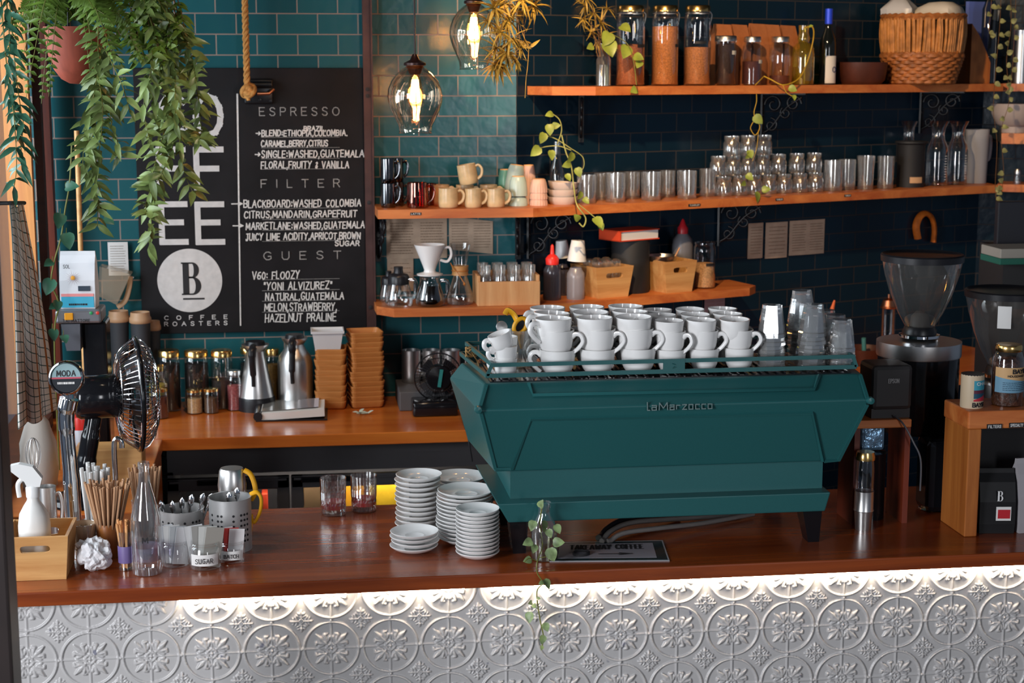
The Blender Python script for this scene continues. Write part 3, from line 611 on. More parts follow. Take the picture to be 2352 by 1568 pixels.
def V3(px, py, y): q = at_y(px, py, y); return Vector((float(q[0]), float(q[1]), float(q[2])))
# fern in the red hanging pot (upper left)
YP = 1.15
pc = V3(176, 128, YP); kx = 1/float(sc(pc))
hp = thing('hanging_fern', 'bushy green fern in a terracotta pot hanging at the upper left', 'hanging plant', (0, 0, 0))
zt, zb = V3(176, 62, YP).z, V3(176, 193, YP).z
terra = mat('terracotta', hx('a8503c'), .6, var=.15, vscale=10, stretch=(6, 6, .4)); hh = zt-zb
m = MB(); m.lathe([(.0001, 0), (18*kx, .012*hh), (36*kx, .09*hh), (52*kx, .26*hh), (63*kx, .5*hh), (69*kx, .85*hh), (72*kx, hh), (66*kx, hh), (60*kx, .6*hh), (.0001, .55*hh)], 36, M=T(pc.x, pc.y, zb), fn=lambda a, z, q: 1+.012*cos(18*a)); m.build('pot', terra, hp)
m = MB()
for i in range(3): a = 2*PI*i/3+.4; m.tube([(pc.x+66*kx*cos(a), pc.y+66*kx*sin(a), zt), (pc.x, pc.y, zt+.6), (pc.x, pc.y, 3.75)], .0022, 5)
m.build('hanger', black_matte, hp)
def frond(mb, sm, pts, L, n=26, w=.012):
    c = bez(pts, 14); sm.tube(c, [.0022*(1-.7*i/len(c)) for i in range(len(c))], 5); N = len(c)
    for i in range(1, n):
        q = i/n*(N-2); k = int(q); a, b = c[k], c[k+1]; p = a.lerp(b, q-k); t = (b-a).normalized()
        sd = t.cross(Vector((0, -1, .25))).normalized(); l = L*(sin(PI*(.16+.84*i/n))**.6)*(1.05-.55*i/n)
        for s_ in (1, -1): leaf(mb, p, sd*s_+t*.35+rv(.1), Vector((0, -1, .6))+rv(.25), l, w, 3, .3, 'lance')
fo, sm = MB(), MB()
top = Vector((pc.x, pc.y, zt+.02))
ends = [(28, 235, -.15), (60, 225, -.22), (95, 238, -.1), (112, 222, -.2), (18, 120, -.05), (8, 60, .05), (225, 330, -.2), (240, 345, -.2), (235, 240, -.22), (290, 205, -.1), (262, 140, -.25), (50, 20, -.1), (300, 60, -.05), (215, 20, -.3), (262, 60, -.2), (330, 150, 0)]
for (ex, ey, dy) in ends:
    e = V3(ex, ey, YP+dy); mid = top.lerp(e, .5); mid.z = max(top.z, e.z)+random.uniform(.03, .08); mid.y -= .05
    frond(fo, sm, [top, top.lerp(mid, .6)+Vector((0, 0, .03)), mid, mid.lerp(e, .6)+Vector((0, 0, .01)), e], random.uniform(.05, .068))
fo.build('fronds', leaf_green, hp); sm.build('stems', stem_green, hp)
tr = MB(); ts = MB()
for pts in ([(225, 60), (225, 190), (220, 280), (205, 350), (222, 430), (224, 520)], [(215, 120), (250, 200), (255, 280), (282, 360)], [(238, 90), (215, 220), (195, 300), (190, 380)], [(220, 150), (235, 240), (230, 330), (215, 400), (228, 480)], [(235, 100), (278, 190), (300, 260)]):
    strand(tr, ts, [V3(a, b, YP-.22+random.uniform(-.05, .05)) for a, b in pts], .017, .062, .02, 'lance', spread=1)
tr.build('trailing_leaves', leaf_grey, hp); ts.build('trailing_stems', stem_green, hp)
# trailing plant in front of the chalkboard
YQ = 1.5
hq = thing('trailing_plant', 'long leafy plant trailing down over the big white letters of the chalkboard', 'hanging plant')
tr = MB(); ts = MB()
for pts in ([(300, -60), (345, 30), (372, 120), (355, 220), (362, 300)], [(320, -60), (385, 40), (400, 140), (402, 230), (398, 330), (370, 400), (340, 450), (335, 490)], [(330, -60), (410, 60), (440, 130), (452, 200), (462, 290), (458, 320)],
    [(310, -60), (350, 60), (378, 150), (385, 240), (372, 320), (352, 390), (345, 450), (348, 520), (345, 560)], [(340, -60), (400, 60), (410, 160), (415, 250), (412, 320), (425, 400), (448, 450)], [(300, -40), (335, 60), (350, 140), (330, 240), (345, 330)], [(330, -50), (380, 50), (385, 110), (380, 190), (395, 270), (388, 350)]):
    strand(tr, ts, [V3(a, b, YQ+random.uniform(-.12, .12)) for a, b in pts], .019, .068, .024, 'lance')
tr.build('leaves', leaf_grey, hq); ts.build('stems', stem_green, hq)
# extra shade of brown-green foliage at the very top
bt_ = MB(); bs = MB()
for i in range(26):
    x, y = random.uniform(235, 420), random.uniform(-20, 150)
    strand(bt_, bs, [V3(x-10, y-60, 1.45), V3(x, y-25, 1.42), V3(x+random.uniform(-12, 14), y+15, 1.4)], .02, .05, .018, 'lance')
bt_.build('upper_leaves', leaf_green, hq); bs.build('upper_stems', stem_brown, hq)
# pothos climbing by the window post
vp = thing('climbing_vine', 'pothos vine with round leaves climbing the timber stake by the left window', 'vine')
YV = 1.25
tr = MB(); ts = MB(); c = bez([V3(165, 330, YV), V3(160, 420, YV), V3(150, 480, YV), V3(140, 545, YV), V3(125, 600, YV), V3(118, 650, YV), V3(135, 700, YV), V3(125, 780, YV), Vector((V3(125, 830, YV).x, YV, ZT+.002))], 8); ts.tube(c, .0028, 6)
for (px, py, sx, sy, L) in ((150, 430, 30, -5, 34), (138, 490, -2, 22, 38), (152, 535, 6, 26, 40), (120, 600, -12, 6, 26), (118, 640, -10, 30, 40), (132, 690, 0, 16, 28), (120, 755, 6, 25, 30), (128, 700, -14, 8, 20), (145, 770, 5, 10, 26), (240, 500, 25, 15, 28)):
    p0 = V3(px, py, YV); p1 = V3(px+sx, py+sy, YV-.02); k = L/float(sc(p0))
    leaf(tr, p0, p1-p0, Vector((.3, -1, .5))+rv(.2), k, k*.72, 6, .2, 'heart'); ts.tube([p0, p0+Vector((0, .01, .015))], .0015, 4)
tr.build('leaves', leaf_deep, vp); ts.build('stems', stem_green, vp)
s_ = MB(); a, b = V3(176, 300, 1.62), V3(187, 720, 1.62); b.z = ZT+.001; s_.tube([a, b], .0085, 8); tag(s_.build('garden_stake', bamboo), 'upright tan wooden stake beside the climbing vine', 'stake')
# strap-leaved plant at the window edge
wpl = thing('window_plant', 'plant with long drooping leaves at the far left window edge', 'hanging plant'); tr = MB(); ts = MB()
for pts in ([(10, -40), (22, 90), (20, 180), (32, 270), (38, 380), (30, 440)], [(0, -40), (12, 120), (28, 230), (46, 320), (50, 380)], [(20, -30), (30, 100), (40, 200), (55, 290)]):
    strand(tr, ts, [V3(a, b, .55+random.uniform(-.05, .05)) for a, b in pts], .024, .06, .016, 'lance', droop=.4)
tr.build('leaves', leaf_deep, wpl); ts.build('stems', stem_green, wpl)
# golden spider plant in front of the second lamp
def rosettes(name, label, centers, Y, ml, cat='hanging plant', stems_to=None, L=52, n=24):
    t = thing(name, label, cat); lf = MB(); ss = MB()
    for (px, py, k) in centers:
        p = V3(px, py, Y+random.uniform(-.06, .06)); s0 = 1/float(sc(p))
        for i in range(int(n*k+3)):
            d = rv(1); d.y -= .35; l = L*k*s0*random.uniform(.7, 1.15); leaf(lf, p, d, Vector((0, -.3, 1))+rv(.5), l, l*.17, 4, .4, 'blade')
        if stems_to: q = V3(stems_to[0]+random.uniform(-15, 15), stems_to[1], Y); ss.tube(bez([q, q.lerp(p, .5)+Vector((random.uniform(-.03, .03), 0, .03)), p], 6), .0016, 4)
    lf.build('leaves', ml, t)
    if stems_to: ss.build('stems', stem_brown, t)
    return t
rosettes('spider_plant', 'golden spider plant hanging in front of the higher pendant lamp', [(1135, 20, 1), (1165, 45, 1), (1150, 75, .9), (1185, 20, .9), (1225, 15, 1), (1120, 50, .8), (1175, 90, .9), (1140, 110, .8), (1165, 120, .9), (1150, 145, 1.1), (1135, 150, .9), (1185, 140, .7), (1195, 110, .6), (1205, 95, .4), (1155, 0, 1), (1200, 0, .9)], 1.55, leaf_gold, stems_to=(1160, -120))
sp_ = MB(); sp_.tube(bez([V3(1215, 105, 1.6), V3(1212, 150, 1.6), V3(1208, 185, 1.6), V3(1206, 225, 1.6)], 6), .0013, 4); sp_.tube(bez([V3(1160, -100, 1.6), V3(1195, 60, 1.6), V3(1215, 105, 1.6)], 6), .0013, 4)
leaf(sp_, V3(1215, 110, 1.6), V3(1195, 95, 1.6)-V3(1215, 110, 1.6), (0, -1, 0), .05, .012, shape='lance'); leaf(sp_, V3(1215, 110, 1.6), V3(1240, 92, 1.6)-V3(1215, 110, 1.6), (0, -1, 0), .05, .012, shape='lance')
sp_.build('runner', leaf_gold, bpy.data.objects['spider_plant'])

# ------------------------------------------------------------ espresso machine
EM = thing('espresso_machine', 'large teal espresso machine with faceted panels on the front counter', 'espresso machine')
def ex(px, py, y): q = at_y(px, py, y); return (float(q[0]), y, float(q[2]))
# front silhouette points at their depths
yT, yR, yL, yBd, ySk = .15, .06, .13, .145, .10
TL, TR = ex(1113, 882, yT), ex(1980, 856, yT); RL, RR = ex(1098, 940, yR), ex(1998, 919, yR); LL, LR = ex(1136, 1080, yL), ex(1930, 1061, yL)
zT = (TL[2]+TR[2])/2; zR = (RL[2]+RR[2])/2; zL = (LL[2]+LR[2])/2
BLx, BRx = ex(1172, 1080, yBd)[0], ex(1890, 1060, yBd)[0]; SK = [ex(1142, 1154, ySk), ex(1907, 1132, ySk), ex(1168, 1198, ySk), ex(1895, 1176, ySk)]
zs1 = (SK[0][2]+SK[1][2])/2; zs0 = (SK[2][2]+SK[3][2])/2
def back(y): return .82-y*.9 if False else {yT: .56, yR: .62, yL: .57, yBd: .55, ySk: .60}[y]
def ring(xl, xr, yf, yb, z): return [(xl, yf, z), (xr, yf, z), (xr, yb, z), (xl, yb, z)]
def ring2(xl, xr, yf, yb, z, f=.03): return [(xl, yf, z), (xr, yf, z), (xr+f, yb, z), (xl-f, yb, z)]
def loft(mb, rings, caps=True):
    vs = [p for r in rings for p in r]; fs = []
    for i in range(len(rings)-1):
        for j in range(4): fs.append((4*i+j, 4*i+(j+1) % 4, 4*i+4+(j+1) % 4, 4*i+4+j))
    if caps: fs += [(3, 2, 1, 0), tuple(4*(len(rings)-1)+k for k in range(4))]
    mb.add(vs, fs)
m = MB(); loft(m, [ring2(LL[0], LR[0], yL, .5, zL), ring2(RL[0], RR[0], yR, .52, zR), ring2(TL[0], TR[0], yT, .46, zT)])
hood = m.build('upper_body', teal_paint, EM); bv = hood.modifiers.new('b', 'BEVEL'); bv.width = .004; bv.segments = 2
m = MB(); loft(m, [ring(BLx, BRx, yBd, .48, zs1-.01), ring(BLx, BRx, yBd, .48, zL+.002)]); lower = m.build('lower_body', teal_paint, EM)
m = MB(); wl = .02
loft(m, [ring2(SK[2][0], SK[3][0], ySk, .5, zs0, .01), ring2(SK[0][0], SK[1][0], ySk-.004, .54, zs1, .01)]); sk = m.build('drip_tray_skirt', teal_paint, EM); bv = sk.modifiers.new('b', 'BEVEL'); bv.width = .003; bv.segments = 2
# raised mouldings on the two front panels
def on_lo(px, py):   # point on the lower sloping panel
    n = np.cross(np.array(RR)-np.array(RL), np.array(LL)-np.array(RL)); n /= np.linalg.norm(n); n = n if n[1] < 0 else -n; return at_n(px, py, np.array(RL)+n*.001, n), n
def on_up(px, py):
    n = np.cross(np.array(TR)-np.array(TL), np.array(RL)-np.array(TL)); n /= np.linalg.norm(n); n = n if n[1] < 0 else -n; return at_n(px, py, np.array(TL)+n*.001, n), n
m = MB()
for f, pts in ((on_lo, [(1175, 1077), (1219, 962), (1866, 948), (1890, 1058)]), (on_up, [(1214, 881), (1224, 908), (1870, 894), (1881, 862)]), (on_lo, [(1104, 946), (1137, 1074), (1174, 1076)]), (on_lo, [(1992, 928), (1926, 1056), (1893, 1058)]), (on_up, [(1118, 886), (1104, 934)]), (on_up, [(1976, 862), (1992, 914)])):
    m.tube([tuple(f(*p)[0]) for p in pts], .006, 4, flat=1, smooth=False)
for p in (RL, RR): m.lathe([(.0001, .014), (.009, .012), (.011, 0)], 12, M=T(*p)@RX(PI/2))
m.build('panel_moulding', teal_paint, EM)
# raised maker's lettering across the ridge
lt = MB(); q0 = at_y(1486, 936, yR-.004); q1 = at_y(1636, 931, yR-.004); wl_ = float(q1[0]-q0[0]); Mx = T(q0[0], yR-.002, zR-.012)@RX(-.15)
tmp = MB(); kk = .0205
write(tmp, 'laManzocco'.replace('Manz', 'Marz') if False else 'la', 0, 0, kk, .0026, 0, width=wl_*.15, gap=.14)
write(tmp, 'M', wl_*.185, 0, kk*.9, .0026, 0, width=wl_*.13, gap=.14); write(tmp, 'a', wl_*.345, 0, kk, .0026, 0, width=wl_*.075)
# r
for st in ([(.45, 0), (.45, .6), (.51, .6)],):
    tmp.add([(wl_*.45-.0013, 0, 0), (wl_*.45+.0013, 0, 0), (wl_*.45+.0013, 0, kk*.6), (wl_*.45-.0013, 0, kk*.6)], [(0, 1, 2, 3)]); tmp.add([(wl_*.45, 0, kk*.6-.0026), (wl_*.51, 0, kk*.6-.0026), (wl_*.51, 0, kk*.6), (wl_*.45, 0, kk*.6)], [(0, 1, 2, 3)])
write(tmp, 'zocco', wl_*.54, 0, kk, .0026, 0, width=wl_*.46, gap=.18)
lt.add(tmp.v, tmp.f, Mx); lto = lt.build('raised_lettering', mat('teal_dark_letter', hx('1a4a4a'), .3), EM); sd = lto.modifiers.new('s', 'SOLIDIFY'); sd.thickness = .006; sd.offset = 0
# cup rail
rail = MB(); zr0, zr1 = zT+.002, None
a0, a1 = ex(1118, 862, yT), ex(1966, 846, yT); b0, b1 = ex(1128, 832, yT), ex(1958, 816, yT); zlo = (a0[2]+a1[2])/2+.002; zhi = (b0[2]+b1[2])/2
th_ = .0065
def bar(mb, p, q, h, t): # flat bar
    p, q = Vector(p), Vector(q); d = (q-p); L = d.length; c = (p+q)/2; ang = math.atan2(d.y, d.x); mb.box((0, 0, 0), (L, t, h), M=T(*c)@RZ(ang))
xl0, xr0, xl1, xr1 = a0[0], a1[0], b0[0]+.004, b1[0]
ybk = .5; FL = .034
rail.box(((xl1+xr1)/2, yT, zhi-.005), (xr1-xl1, .005, .0105)); rail.box(((xl0+xr0)/2, yT, zlo), (xr0-xl0, .006, .011))
rail.box((float(at_y(1548, 845, yT)[0]), yT, (zlo+zhi)/2), (.058, .008, zhi-zlo))
for x0_, x1_ in ((xl0, xl1), (xr0, xr1)):
    rail.add([(x0_-.004, yT-.003, zlo), (x0_+.006, yT-.003, zlo), (x1_+.005, yT-.003, zhi), (x1_-.005, yT-.003, zhi), (x0_-.004, yT+.003, zlo), (x0_+.006, yT+.003, zlo), (x1_+.005, yT+.003, zhi), (x1_-.005, yT+.003, zhi)], [(0, 1, 2, 3), (7, 6, 5, 4), (0, 4, 5, 1), (2, 6, 7, 3), (0, 3, 7, 4), (1, 5, 6, 2)])
    sg = -1 if x0_ == xl0 else 1
    for k, (xx, zz) in enumerate(((x1_, zhi-.005), (x0_, zlo))): bar(rail, (xx, yT, zz), (xx+sg*FL, ybk, zz), .011, .006)
rail.box(((xl1+xr1)/2, ybk, zhi-.005), (xr1-xl1+2*FL, .005, .0105)); rail.box(((xl0+xr0)/2, ybk, zlo), (xr0-xl0+2*FL, .006, .011))
ro_ = rail.build('cup_rail', teal_paint, EM)
lion = MB(); lx = float(at_y(1548, 845, yT)[0]); lion.tube(bez([(lx-.006, yT-.003, zhi-.012), (lx+.004, yT-.003, zhi-.016), (lx-.004, yT-.003, zhi-.024), (lx+.006, yT-.003, zlo+.012), (lx-.005, yT-.003, zlo+.008)], 6), .0018, 5); lion.build('rail_emblem', MT['teal_dark_letter'], ro_)
g = MB(); g.box(((xl0+xr0)/2, (yT+ybk)/2, zT+.001), (xr0-xl0-.02, ybk-yT-.02, .003))
for i in range(46): g.box((xl0+.02+i*(xr0-xl0-.04)/45, (yT+ybk)/2, zT+.004), (.004, ybk-yT-.03, .004))
g.build('cup_tray', black_gloss, EM); ZC = zT+.0062
leg = lambda x0_, x1_, y: loft
for px0, px1, pb, yb_, dx in ((1172, 1213, 1282, .14, 0), (1843, 1885, 1258, .14, .01), (1172, 1213, None, .42, 0), (1843, 1885, None, .5, .01)):
    xa_, xb_ = ex(px0, 1200, .14)[0], ex(px1, 1200, .14)[0]; m = MB()
    loft(m, [ring(xa_+.008+dx, xb_-.006+dx*.3, yb_, yb_+.05, ZT), ring(xa_-.004, xb_, yb_-.01, yb_+.06, zs0)]); m.build('leg', black_gloss, EM)
# ------------------------------------------------------------ builders for shelf things
def solid(name, prof, m_, P, label, cat, group=None, n=28, rot=None, fn=None):
    o = MB().lathe(prof, n, fn=fn).build(name, m_, loc=tuple(P), rot=rot); return tag(o, label, cat, group)
def add(o, name, prof, m_, n=24, M=None, fn=None): return MB().lathe(prof, n, M=M, fn=fn).build(name, m_, o)
def place(where, px, pyt, wpx, d, z):
    if where == 'A': return itY(px, pyt, wpx, WY-d, z)
    if where == 'B': return itB(px, pyt, wpx, d, z)
    return itY(px, pyt, wpx, d, z)
stuffs = {}
def stuff_mat(h): return MT.get('fill_'+h) or mat('fill_'+h, hx(h), .7, var=.3, vscale=160, bump=.3, bscale=250)
def jar(where, px, pyt, wpx, d, z, label, fill=None, fcol='b0703c', lid='silver', neck=.82, group=None, tag_=None, name='storage_jar', clip=False, sh=.8):
    P, r, h = place(where, px, pyt, wpx, d, z); t = thing(name, label, 'jar', tuple(P), AB if where == 'B' else 0, group)
    lh = min(.09*h, .02) if lid else 0; hb = h-lh
    MB().lathe([(.0001, .002), (r*.92, .002), (r, r*.12), (r, hb*sh), (r*(neck+.08), hb*(sh+.1)), (r*neck, hb*(sh+.13)), (r*neck, hb)]+([] if lid else [(r*neck*1.06, hb), (r*neck*1.06, hb*.97)]), 32).build('glass_body', jar_glass, t)
    if fill: add(t, 'contents', [(.0001, .006), (r*.9, .006), (r*.94, r*.15), (r*.94, min(fill, sh)*hb*.98), (.0001, min(fill, sh)*hb)], stuff_mat(fcol))
    if lid:
        lm = {'silver': steel, 'gold': gold, 'dark': black_matte, 'glass': jar_glass}[lid]
        add(t, 'lid', [(.0001, hb+lh), (r*neck*.98, hb+lh), (r*neck*1.07, hb+lh*.8), (r*neck*1.07, hb-lh*.25), (r*neck*.9, hb-lh*.25), (.0001, hb-lh*.2)], lm)
    if clip:
        m = MB(); m.tube(bez([(r*neck*1.08, -.01, hb*.99), (r*neck*1.3, -.012, hb*.94), (r*1.02, -.012, hb*.83)], 6), .0016, 5); m.tube([(r*neck*1.09*cos(a), r*neck*1.09*sin(a), hb*.96) for a in sp(lambda q: q, 0, 2*PI, 25)], .0013, 4); m.build('wire_clip', steel, t)
    if tag_:
        fz, cw, ch, cm, a0 = tag_; m = MB(); n = 6; rr = r*1.012
        vs = [(rr*cos(a0-PI/2+cw*(i/n-.5)), rr*sin(a0-PI/2+cw*(i/n-.5)), fz*h+ch*k) for k in (0, 1) for i in range(n+1)]
        m.add(vs, [(i, i+1, n+2+i, n+1+i) for i in range(n)], smooth=True); m.build('label', cm, t)
    return t
def mug(name, P, r, h, m_, label, cat='mug', group=None, ha=0, prof=None, hm=None, tilt=None, wall=.003, hs=1):
    pr = prof or [(0, .86), (.04, .95), (.2, 1), (1, 1)]
    out = [(.0001, 0)]+[(r*b, h*a) for a, b in pr]; inn = [(r*b-wall, max(h*a, wall)) for a, b in reversed(pr)]+[(.0001, wall)]
    o = MB().lathe(out+inn, 32).build(name, m_, loc=tuple(P), rot=tilt or (0, 0, ha)); tag(o, label, cat, group)
    hp = bez([(r*.96, 0, h*.84), (r*1.3, 0, h*.87), (r*1.55, 0, h*.66), (r*1.4, 0, h*.36), (r*.96, 0, h*.2)], 7)
    MB().tube(hp, [.0048*hs]*len(hp), 8, flat=1.35).build('handle', hm or m_, o); return o
def caddy(name, P, rz, wt, dt, wb, db, h, m_, label, cat, slot=True, th=.008, slot_side=False):
    t = thing(name, label, cat, tuple(P), rz)
    def panel(pn, A, B, C, D, hole):     # A,B bottom; C,D top (D above A)
        A, B, C, D = map(Vector, (A, B, C, D)); nrm = (B-A).cross(D-A).normalized()*th
        def uv(u, v): return A.lerp(B, u).lerp(D.lerp(C, u), v)
        N = 24; m = MB()
        if hole:
            inner = []; 
            for i in range(N):
                a = 2*PI*i/N; x = .5+.17*max(-1, min(1, 1.35*cos(a)))+.06*cos(a); y = .72+.085*max(-1, min(1, 1.2*sin(a))); inner.append((x, y))
            outer = []
            for i in range(N):
                a = 2*PI*i/N; k = 1/max(abs(cos(a)), abs(sin(a))); outer.append((.5+.5*cos(a)*k, .5+.5*sin(a)*k))
            vs = [uv(*q) for q in outer]+[uv(*q) for q in inner]; vs += [v-nrm for v in vs]; n2 = 2*N; fs = []
            for i in range(N):
                j = (i+1) % N; fs += [(i, j, N+j, N+i), (n2+j, n2+i, n2+N+i, n2+N+j), (N+i, N+j, n2+N+j, n2+N+i), (j, i, n2+i, n2+j)]
            m.add(vs, fs)
        else:
            vs = [A, B, C, D]; vs += [v-nrm for v in vs]; m.add(vs, [(0, 1, 2, 3), (7, 6, 5, 4), (0, 4, 5, 1), (1, 5, 6, 2), (2, 6, 7, 3), (3, 7, 4, 0)])
        return m.build(pn, m_, t)
    a, b, c, d = (-wb/2, -db/2, 0), (wb/2, -db/2, 0), (wb/2, db/2, 0), (-wb/2, db/2, 0); A, B, C, D = (-wt/2, -dt/2, h), (wt/2, -dt/2, h), (wt/2, dt/2, h), (-wt/2, dt/2, h)
    panel('front_panel', a, b, B, A, slot); panel('side_panel', b, c, C, B, slot_side); panel('back_panel', c, d, D, C, slot); panel('side_panel', d, a, A, D, slot_side)
    MB().box((0, 0, .004), (wb-.004, db-.004, .008)).build('base', m_, t); return t

# ------------------------------------------------------------ top shelf
Z1 = S1
vz = thing('glass_vase', 'clear glass vase of cuttings at the left end of the top shelf', 'vase', tuple(itB(1386, 100, 34, .13, Z1)[0]))
_, r, h = itB(1386, 100, 34, .13, Z1); add(vz, 'glass_body', [(.0001, .002), (r, .002), (r, h*.62), (r*.7, h*.74), (r*.72, h)], glass_fog); add(vz, 'water', [(.0001, .004), (r*.94, .004), (r*.94, h*.5), (.0001, h*.5)], thin('water', tint=(.8, .82, .7), base=.06, edge=.3))
yv = float(colB(1386, .13, Z1)[1])
rp_ = rosettes('potted_spray', 'golden leafy spray spilling from the glass vase on the top shelf', [(1345, 15, .9), (1365, 30, .9), (1340, 45, .8), (1380, 55, .9), (1358, 75, .8), (1395, 80, .7), (1372, 95, .7), (1410, 110, .5), (1345, -5, 1), (1395, 20, .8)], yv-.03, leaf_gold, 'plant', stems_to=(1386, 130), L=40, n=12)
po = MB(); ps = MB()
for (px, py, sx, sy, L) in ((1400, 75, -12, 30, 36), (1395, 95, 10, 26, 40), (1440, 105, -6, 26, 34), (1362, 105, -18, 8, 20), (1455, 130, 24, 4, 26), (1470, 140, -8, 18, 22), (1425, 60, 20, 8, 30), (1462, 205, -14, 6, 22)):
    p0 = V3(px, py, yv-.1); p1 = V3(px+sx, py+sy, yv-.13); k = L/float(sc(p0)); leaf(po, p0, p1-p0, Vector((.2, -1, .3))+rv(.3), k, k*.8, 5, .2, 'heart')
ps.tube(bez([V3(1386, 110, yv-.03), V3(1400, 80, yv-.09), V3(1440, 100, yv-.1), V3(1455, 140, yv-.15), V3(1462, 195, yv-.19)], 8), .0018, 5)
po.build('round_leaves', leaf_lime, rp_); ps.build('vine_stem', stem_green, rp_)
wl = mat('white_label', (.6, .58, .52), .7)
jar('B', 1447, 12, 66, .15, Z1, 'tall clip-top jar half filled with rust brown powder, leftmost on the top shelf', .56, 'a05a34', 'gold', .86, tag_=(.48, .9, .012, black_matte, .35), clip=True, name='clip_top_jar', sh=.84)
jar('B', 1526, 12, 62, .15, Z1, 'tall clip-top jar of pale orange powder, filled nearly to the top', .80, 'c47a40', 'gold', .86, tag_=(.48, .55, .012, black_matte, .5), clip=True, name='clip_top_jar', sh=.84)
jar('B', 1600, 12, 62, .15, Z1, 'tall clip-top jar half filled with tan powder, rightmost of the tall ones', .52, 'b87442', 'gold', .86, tag_=(.52, .9, .010, black_matte, -.4), clip=True, name='clip_top_jar', sh=.84)
jar('B', 1665, 82, 48, .15, Z1, 'straight jar of dark ground coffee with a silver lid on the top shelf', .95, '2e1a14', 'silver', .98, tag_=(.62, 1.0, .016, wl, .5), sh=.93)
jar('B', 1726, 84, 46, .15, Z1, 'small jar half full of dark red spice with a tilted white label', .55, '4a1e14', 'silver', .8, tag_=(.45, .8, .014, wl, .45))
jar('B', 1790, 84, 48, .15, Z1, 'small jar with a little brown spice left, beside the yellow bottle', .22, '5a2a1a', 'silver', .8)
for i, (px, w_, t_, lb) in enumerate(((1655, 46, 55, 'leftmost brown paper bag standing behind the small jars'), (1694, 44, 56, 'brown paper bag standing behind and left of the red spice jar'), (1735, 46, 54, 'brown paper bag standing behind the red spice jar'), (1768, 40, 56, 'brown paper bag standing just left behind the jar with little spice'), (1805, 44, 58, 'rightmost brown paper bag, standing beside the yellow bottle'))):
    P, r, h = itB(px, t_, w_, .055, Z1); m = MB(); w2 = r
    vs = [(-w2, -.035, 0), (w2, -.035, 0), (w2, .035, 0), (-w2, .035, 0), (-w2, -.035, h*.66), (w2, -.035, h*.66), (w2, .035, h*.66), (-w2, .035, h*.66), (-w2*.92, -.003, h), (w2*1.0, -.003, h*.99), (w2*1.0, .003, h*.99), (-w2*.92, .003, h), (-w2*.7, 0, h*.7), (w2*.75, 0, h*.7)]
    m.add(vs, [(3, 2, 1, 0), (0, 1, 5, 4), (2, 3, 7, 6), (4, 5, 9, 8), (6, 7, 11, 10), (8, 9, 10, 11), (0, 4, 12), (0, 12, 3), (3, 12, 7), (4, 8, 12), (8, 11, 12), (11, 7, 12), (1, 13, 5), (1, 2, 13), (2, 6, 13), (5, 13, 9), (9, 13, 10), (10, 13, 6)])
    tag(m.build('paper_bag', brown_bag, loc=tuple(P), rot=(0, 0, AB+random.uniform(-.1, .1))), lb, 'paper bag')
P, r, h = itB(1843, 58, 52, .15, Z1)
yb_ = thing('glass_bottle', 'round yellow glass bottle with a vine cutting on the top shelf', 'bottle', tuple(P)); add(yb_, 'glass_body', [(.0001, .002), (r*.95, .002), (r, .01), (r, h*.52), (r*.9, h*.64), (r*.5, h*.72), (r*.56, h*.77), (r*.5, h*.82), (r*.42, h*.88), (r*.46, h)], yellow_glass); add(yb_, 'liquid', [(.0001, .004), (r*.93, .004), (r*.93, h*.3), (.0001, h*.3)], mat('oil', hx('8a6a18'), .1, trans=.6))
yv = float(P[1])-.12; vn = thing('vine_cutting', 'yellow vine looping from the yellow bottle over the top shelf edge', 'vine'); ps, po = MB(), MB()
ps.tube(bez([V3(1845, 65, yv+.1), V3(1866, 62, yv+.05), V3(1868, 90, yv), V3(1855, 140, yv), V3(1835, 180, yv-.06), V3(1800, 195, yv-.1), V3(1770, 182, yv-.08), V3(1755, 175, yv-.06)], 8), .0026, 6)
ps.tube(bez([V3(1798, 195, yv-.1), V3(1806, 212, yv-.1), V3(1822, 222, yv-.1)], 6), .0018, 5); ps.tube(bez([V3(1735, 195, yv-.1), V3(1738, 230, yv-.1), V3(1732, 262, yv-.1), V3(1745, 290, yv-.1), V3(1735, 310, yv-.1), V3(1724, 295, yv-.1), V3(1730, 280, yv-.1)], 8), .0018, 5); ps.tube(bez([V3(1742, 300, yv-.1), V3(1738, 340, yv-.1), V3(1728, 370, yv-.1)], 6), .0012, 5); ps.tube(bez([V3(1755, 175, yv-.06), V3(1745, 185, yv-.09), V3(1735, 195, yv-.1)], 5), .0018, 5)
for (px, py, sx, sy, L) in ((1822, 218, 6, 16, 18), (1812, 200, 22, 10, 26), (1733, 265, 22, 24, 34), (1720, 345, 10, 22, 26), (1722, 352, -12, 18, 22), (1715, 400, 16, 14, 26), (1712, 418, -12, 10, 20), (1735, 440, 10, 30, 34), (1750, 436, 28, -4, 26), (1858, 62, 14, -6, 14)):
    p0 = V3(px, py, yv-.1); p1 = V3(px+sx, py+sy, yv-.12); k = .78*L/float(sc(p0)); leaf(po, p0, p1-p0, Vector((.2, -1, .3))+rv(.6), k, k*.75, 5, .2, 'heart')
ps.build('stem', mat('yellow_stem', hx('b89428'), .5), vn); po.build('leaves', leaf_lime, vn)
P, r, h = itB(1899, 20, 38, .14, Z1)
wbt = thing('wine_bottle', 'dark wine bottle with a bright blue cap on the top shelf', 'bottle', tuple(P), AB); add(wbt, 'glass_body', [(.0001, 0), (r*.94, 0), (r, .006), (r, h*.52), (r*.9, h*.6), (r*.45, h*.73), (r*.4, h*.95), (r*.44, h*.96), (.0001, h*.965)], mat('dark_glass', (.006, .008, .008), .06, spec=.6))
add(wbt, 'cap', [(r*.43, h*.80), (r*.45, h*.80), (r*.45, h), (.0001, h*1.002)], mat('blue_foil', hx('2848d8'), .35, .2))
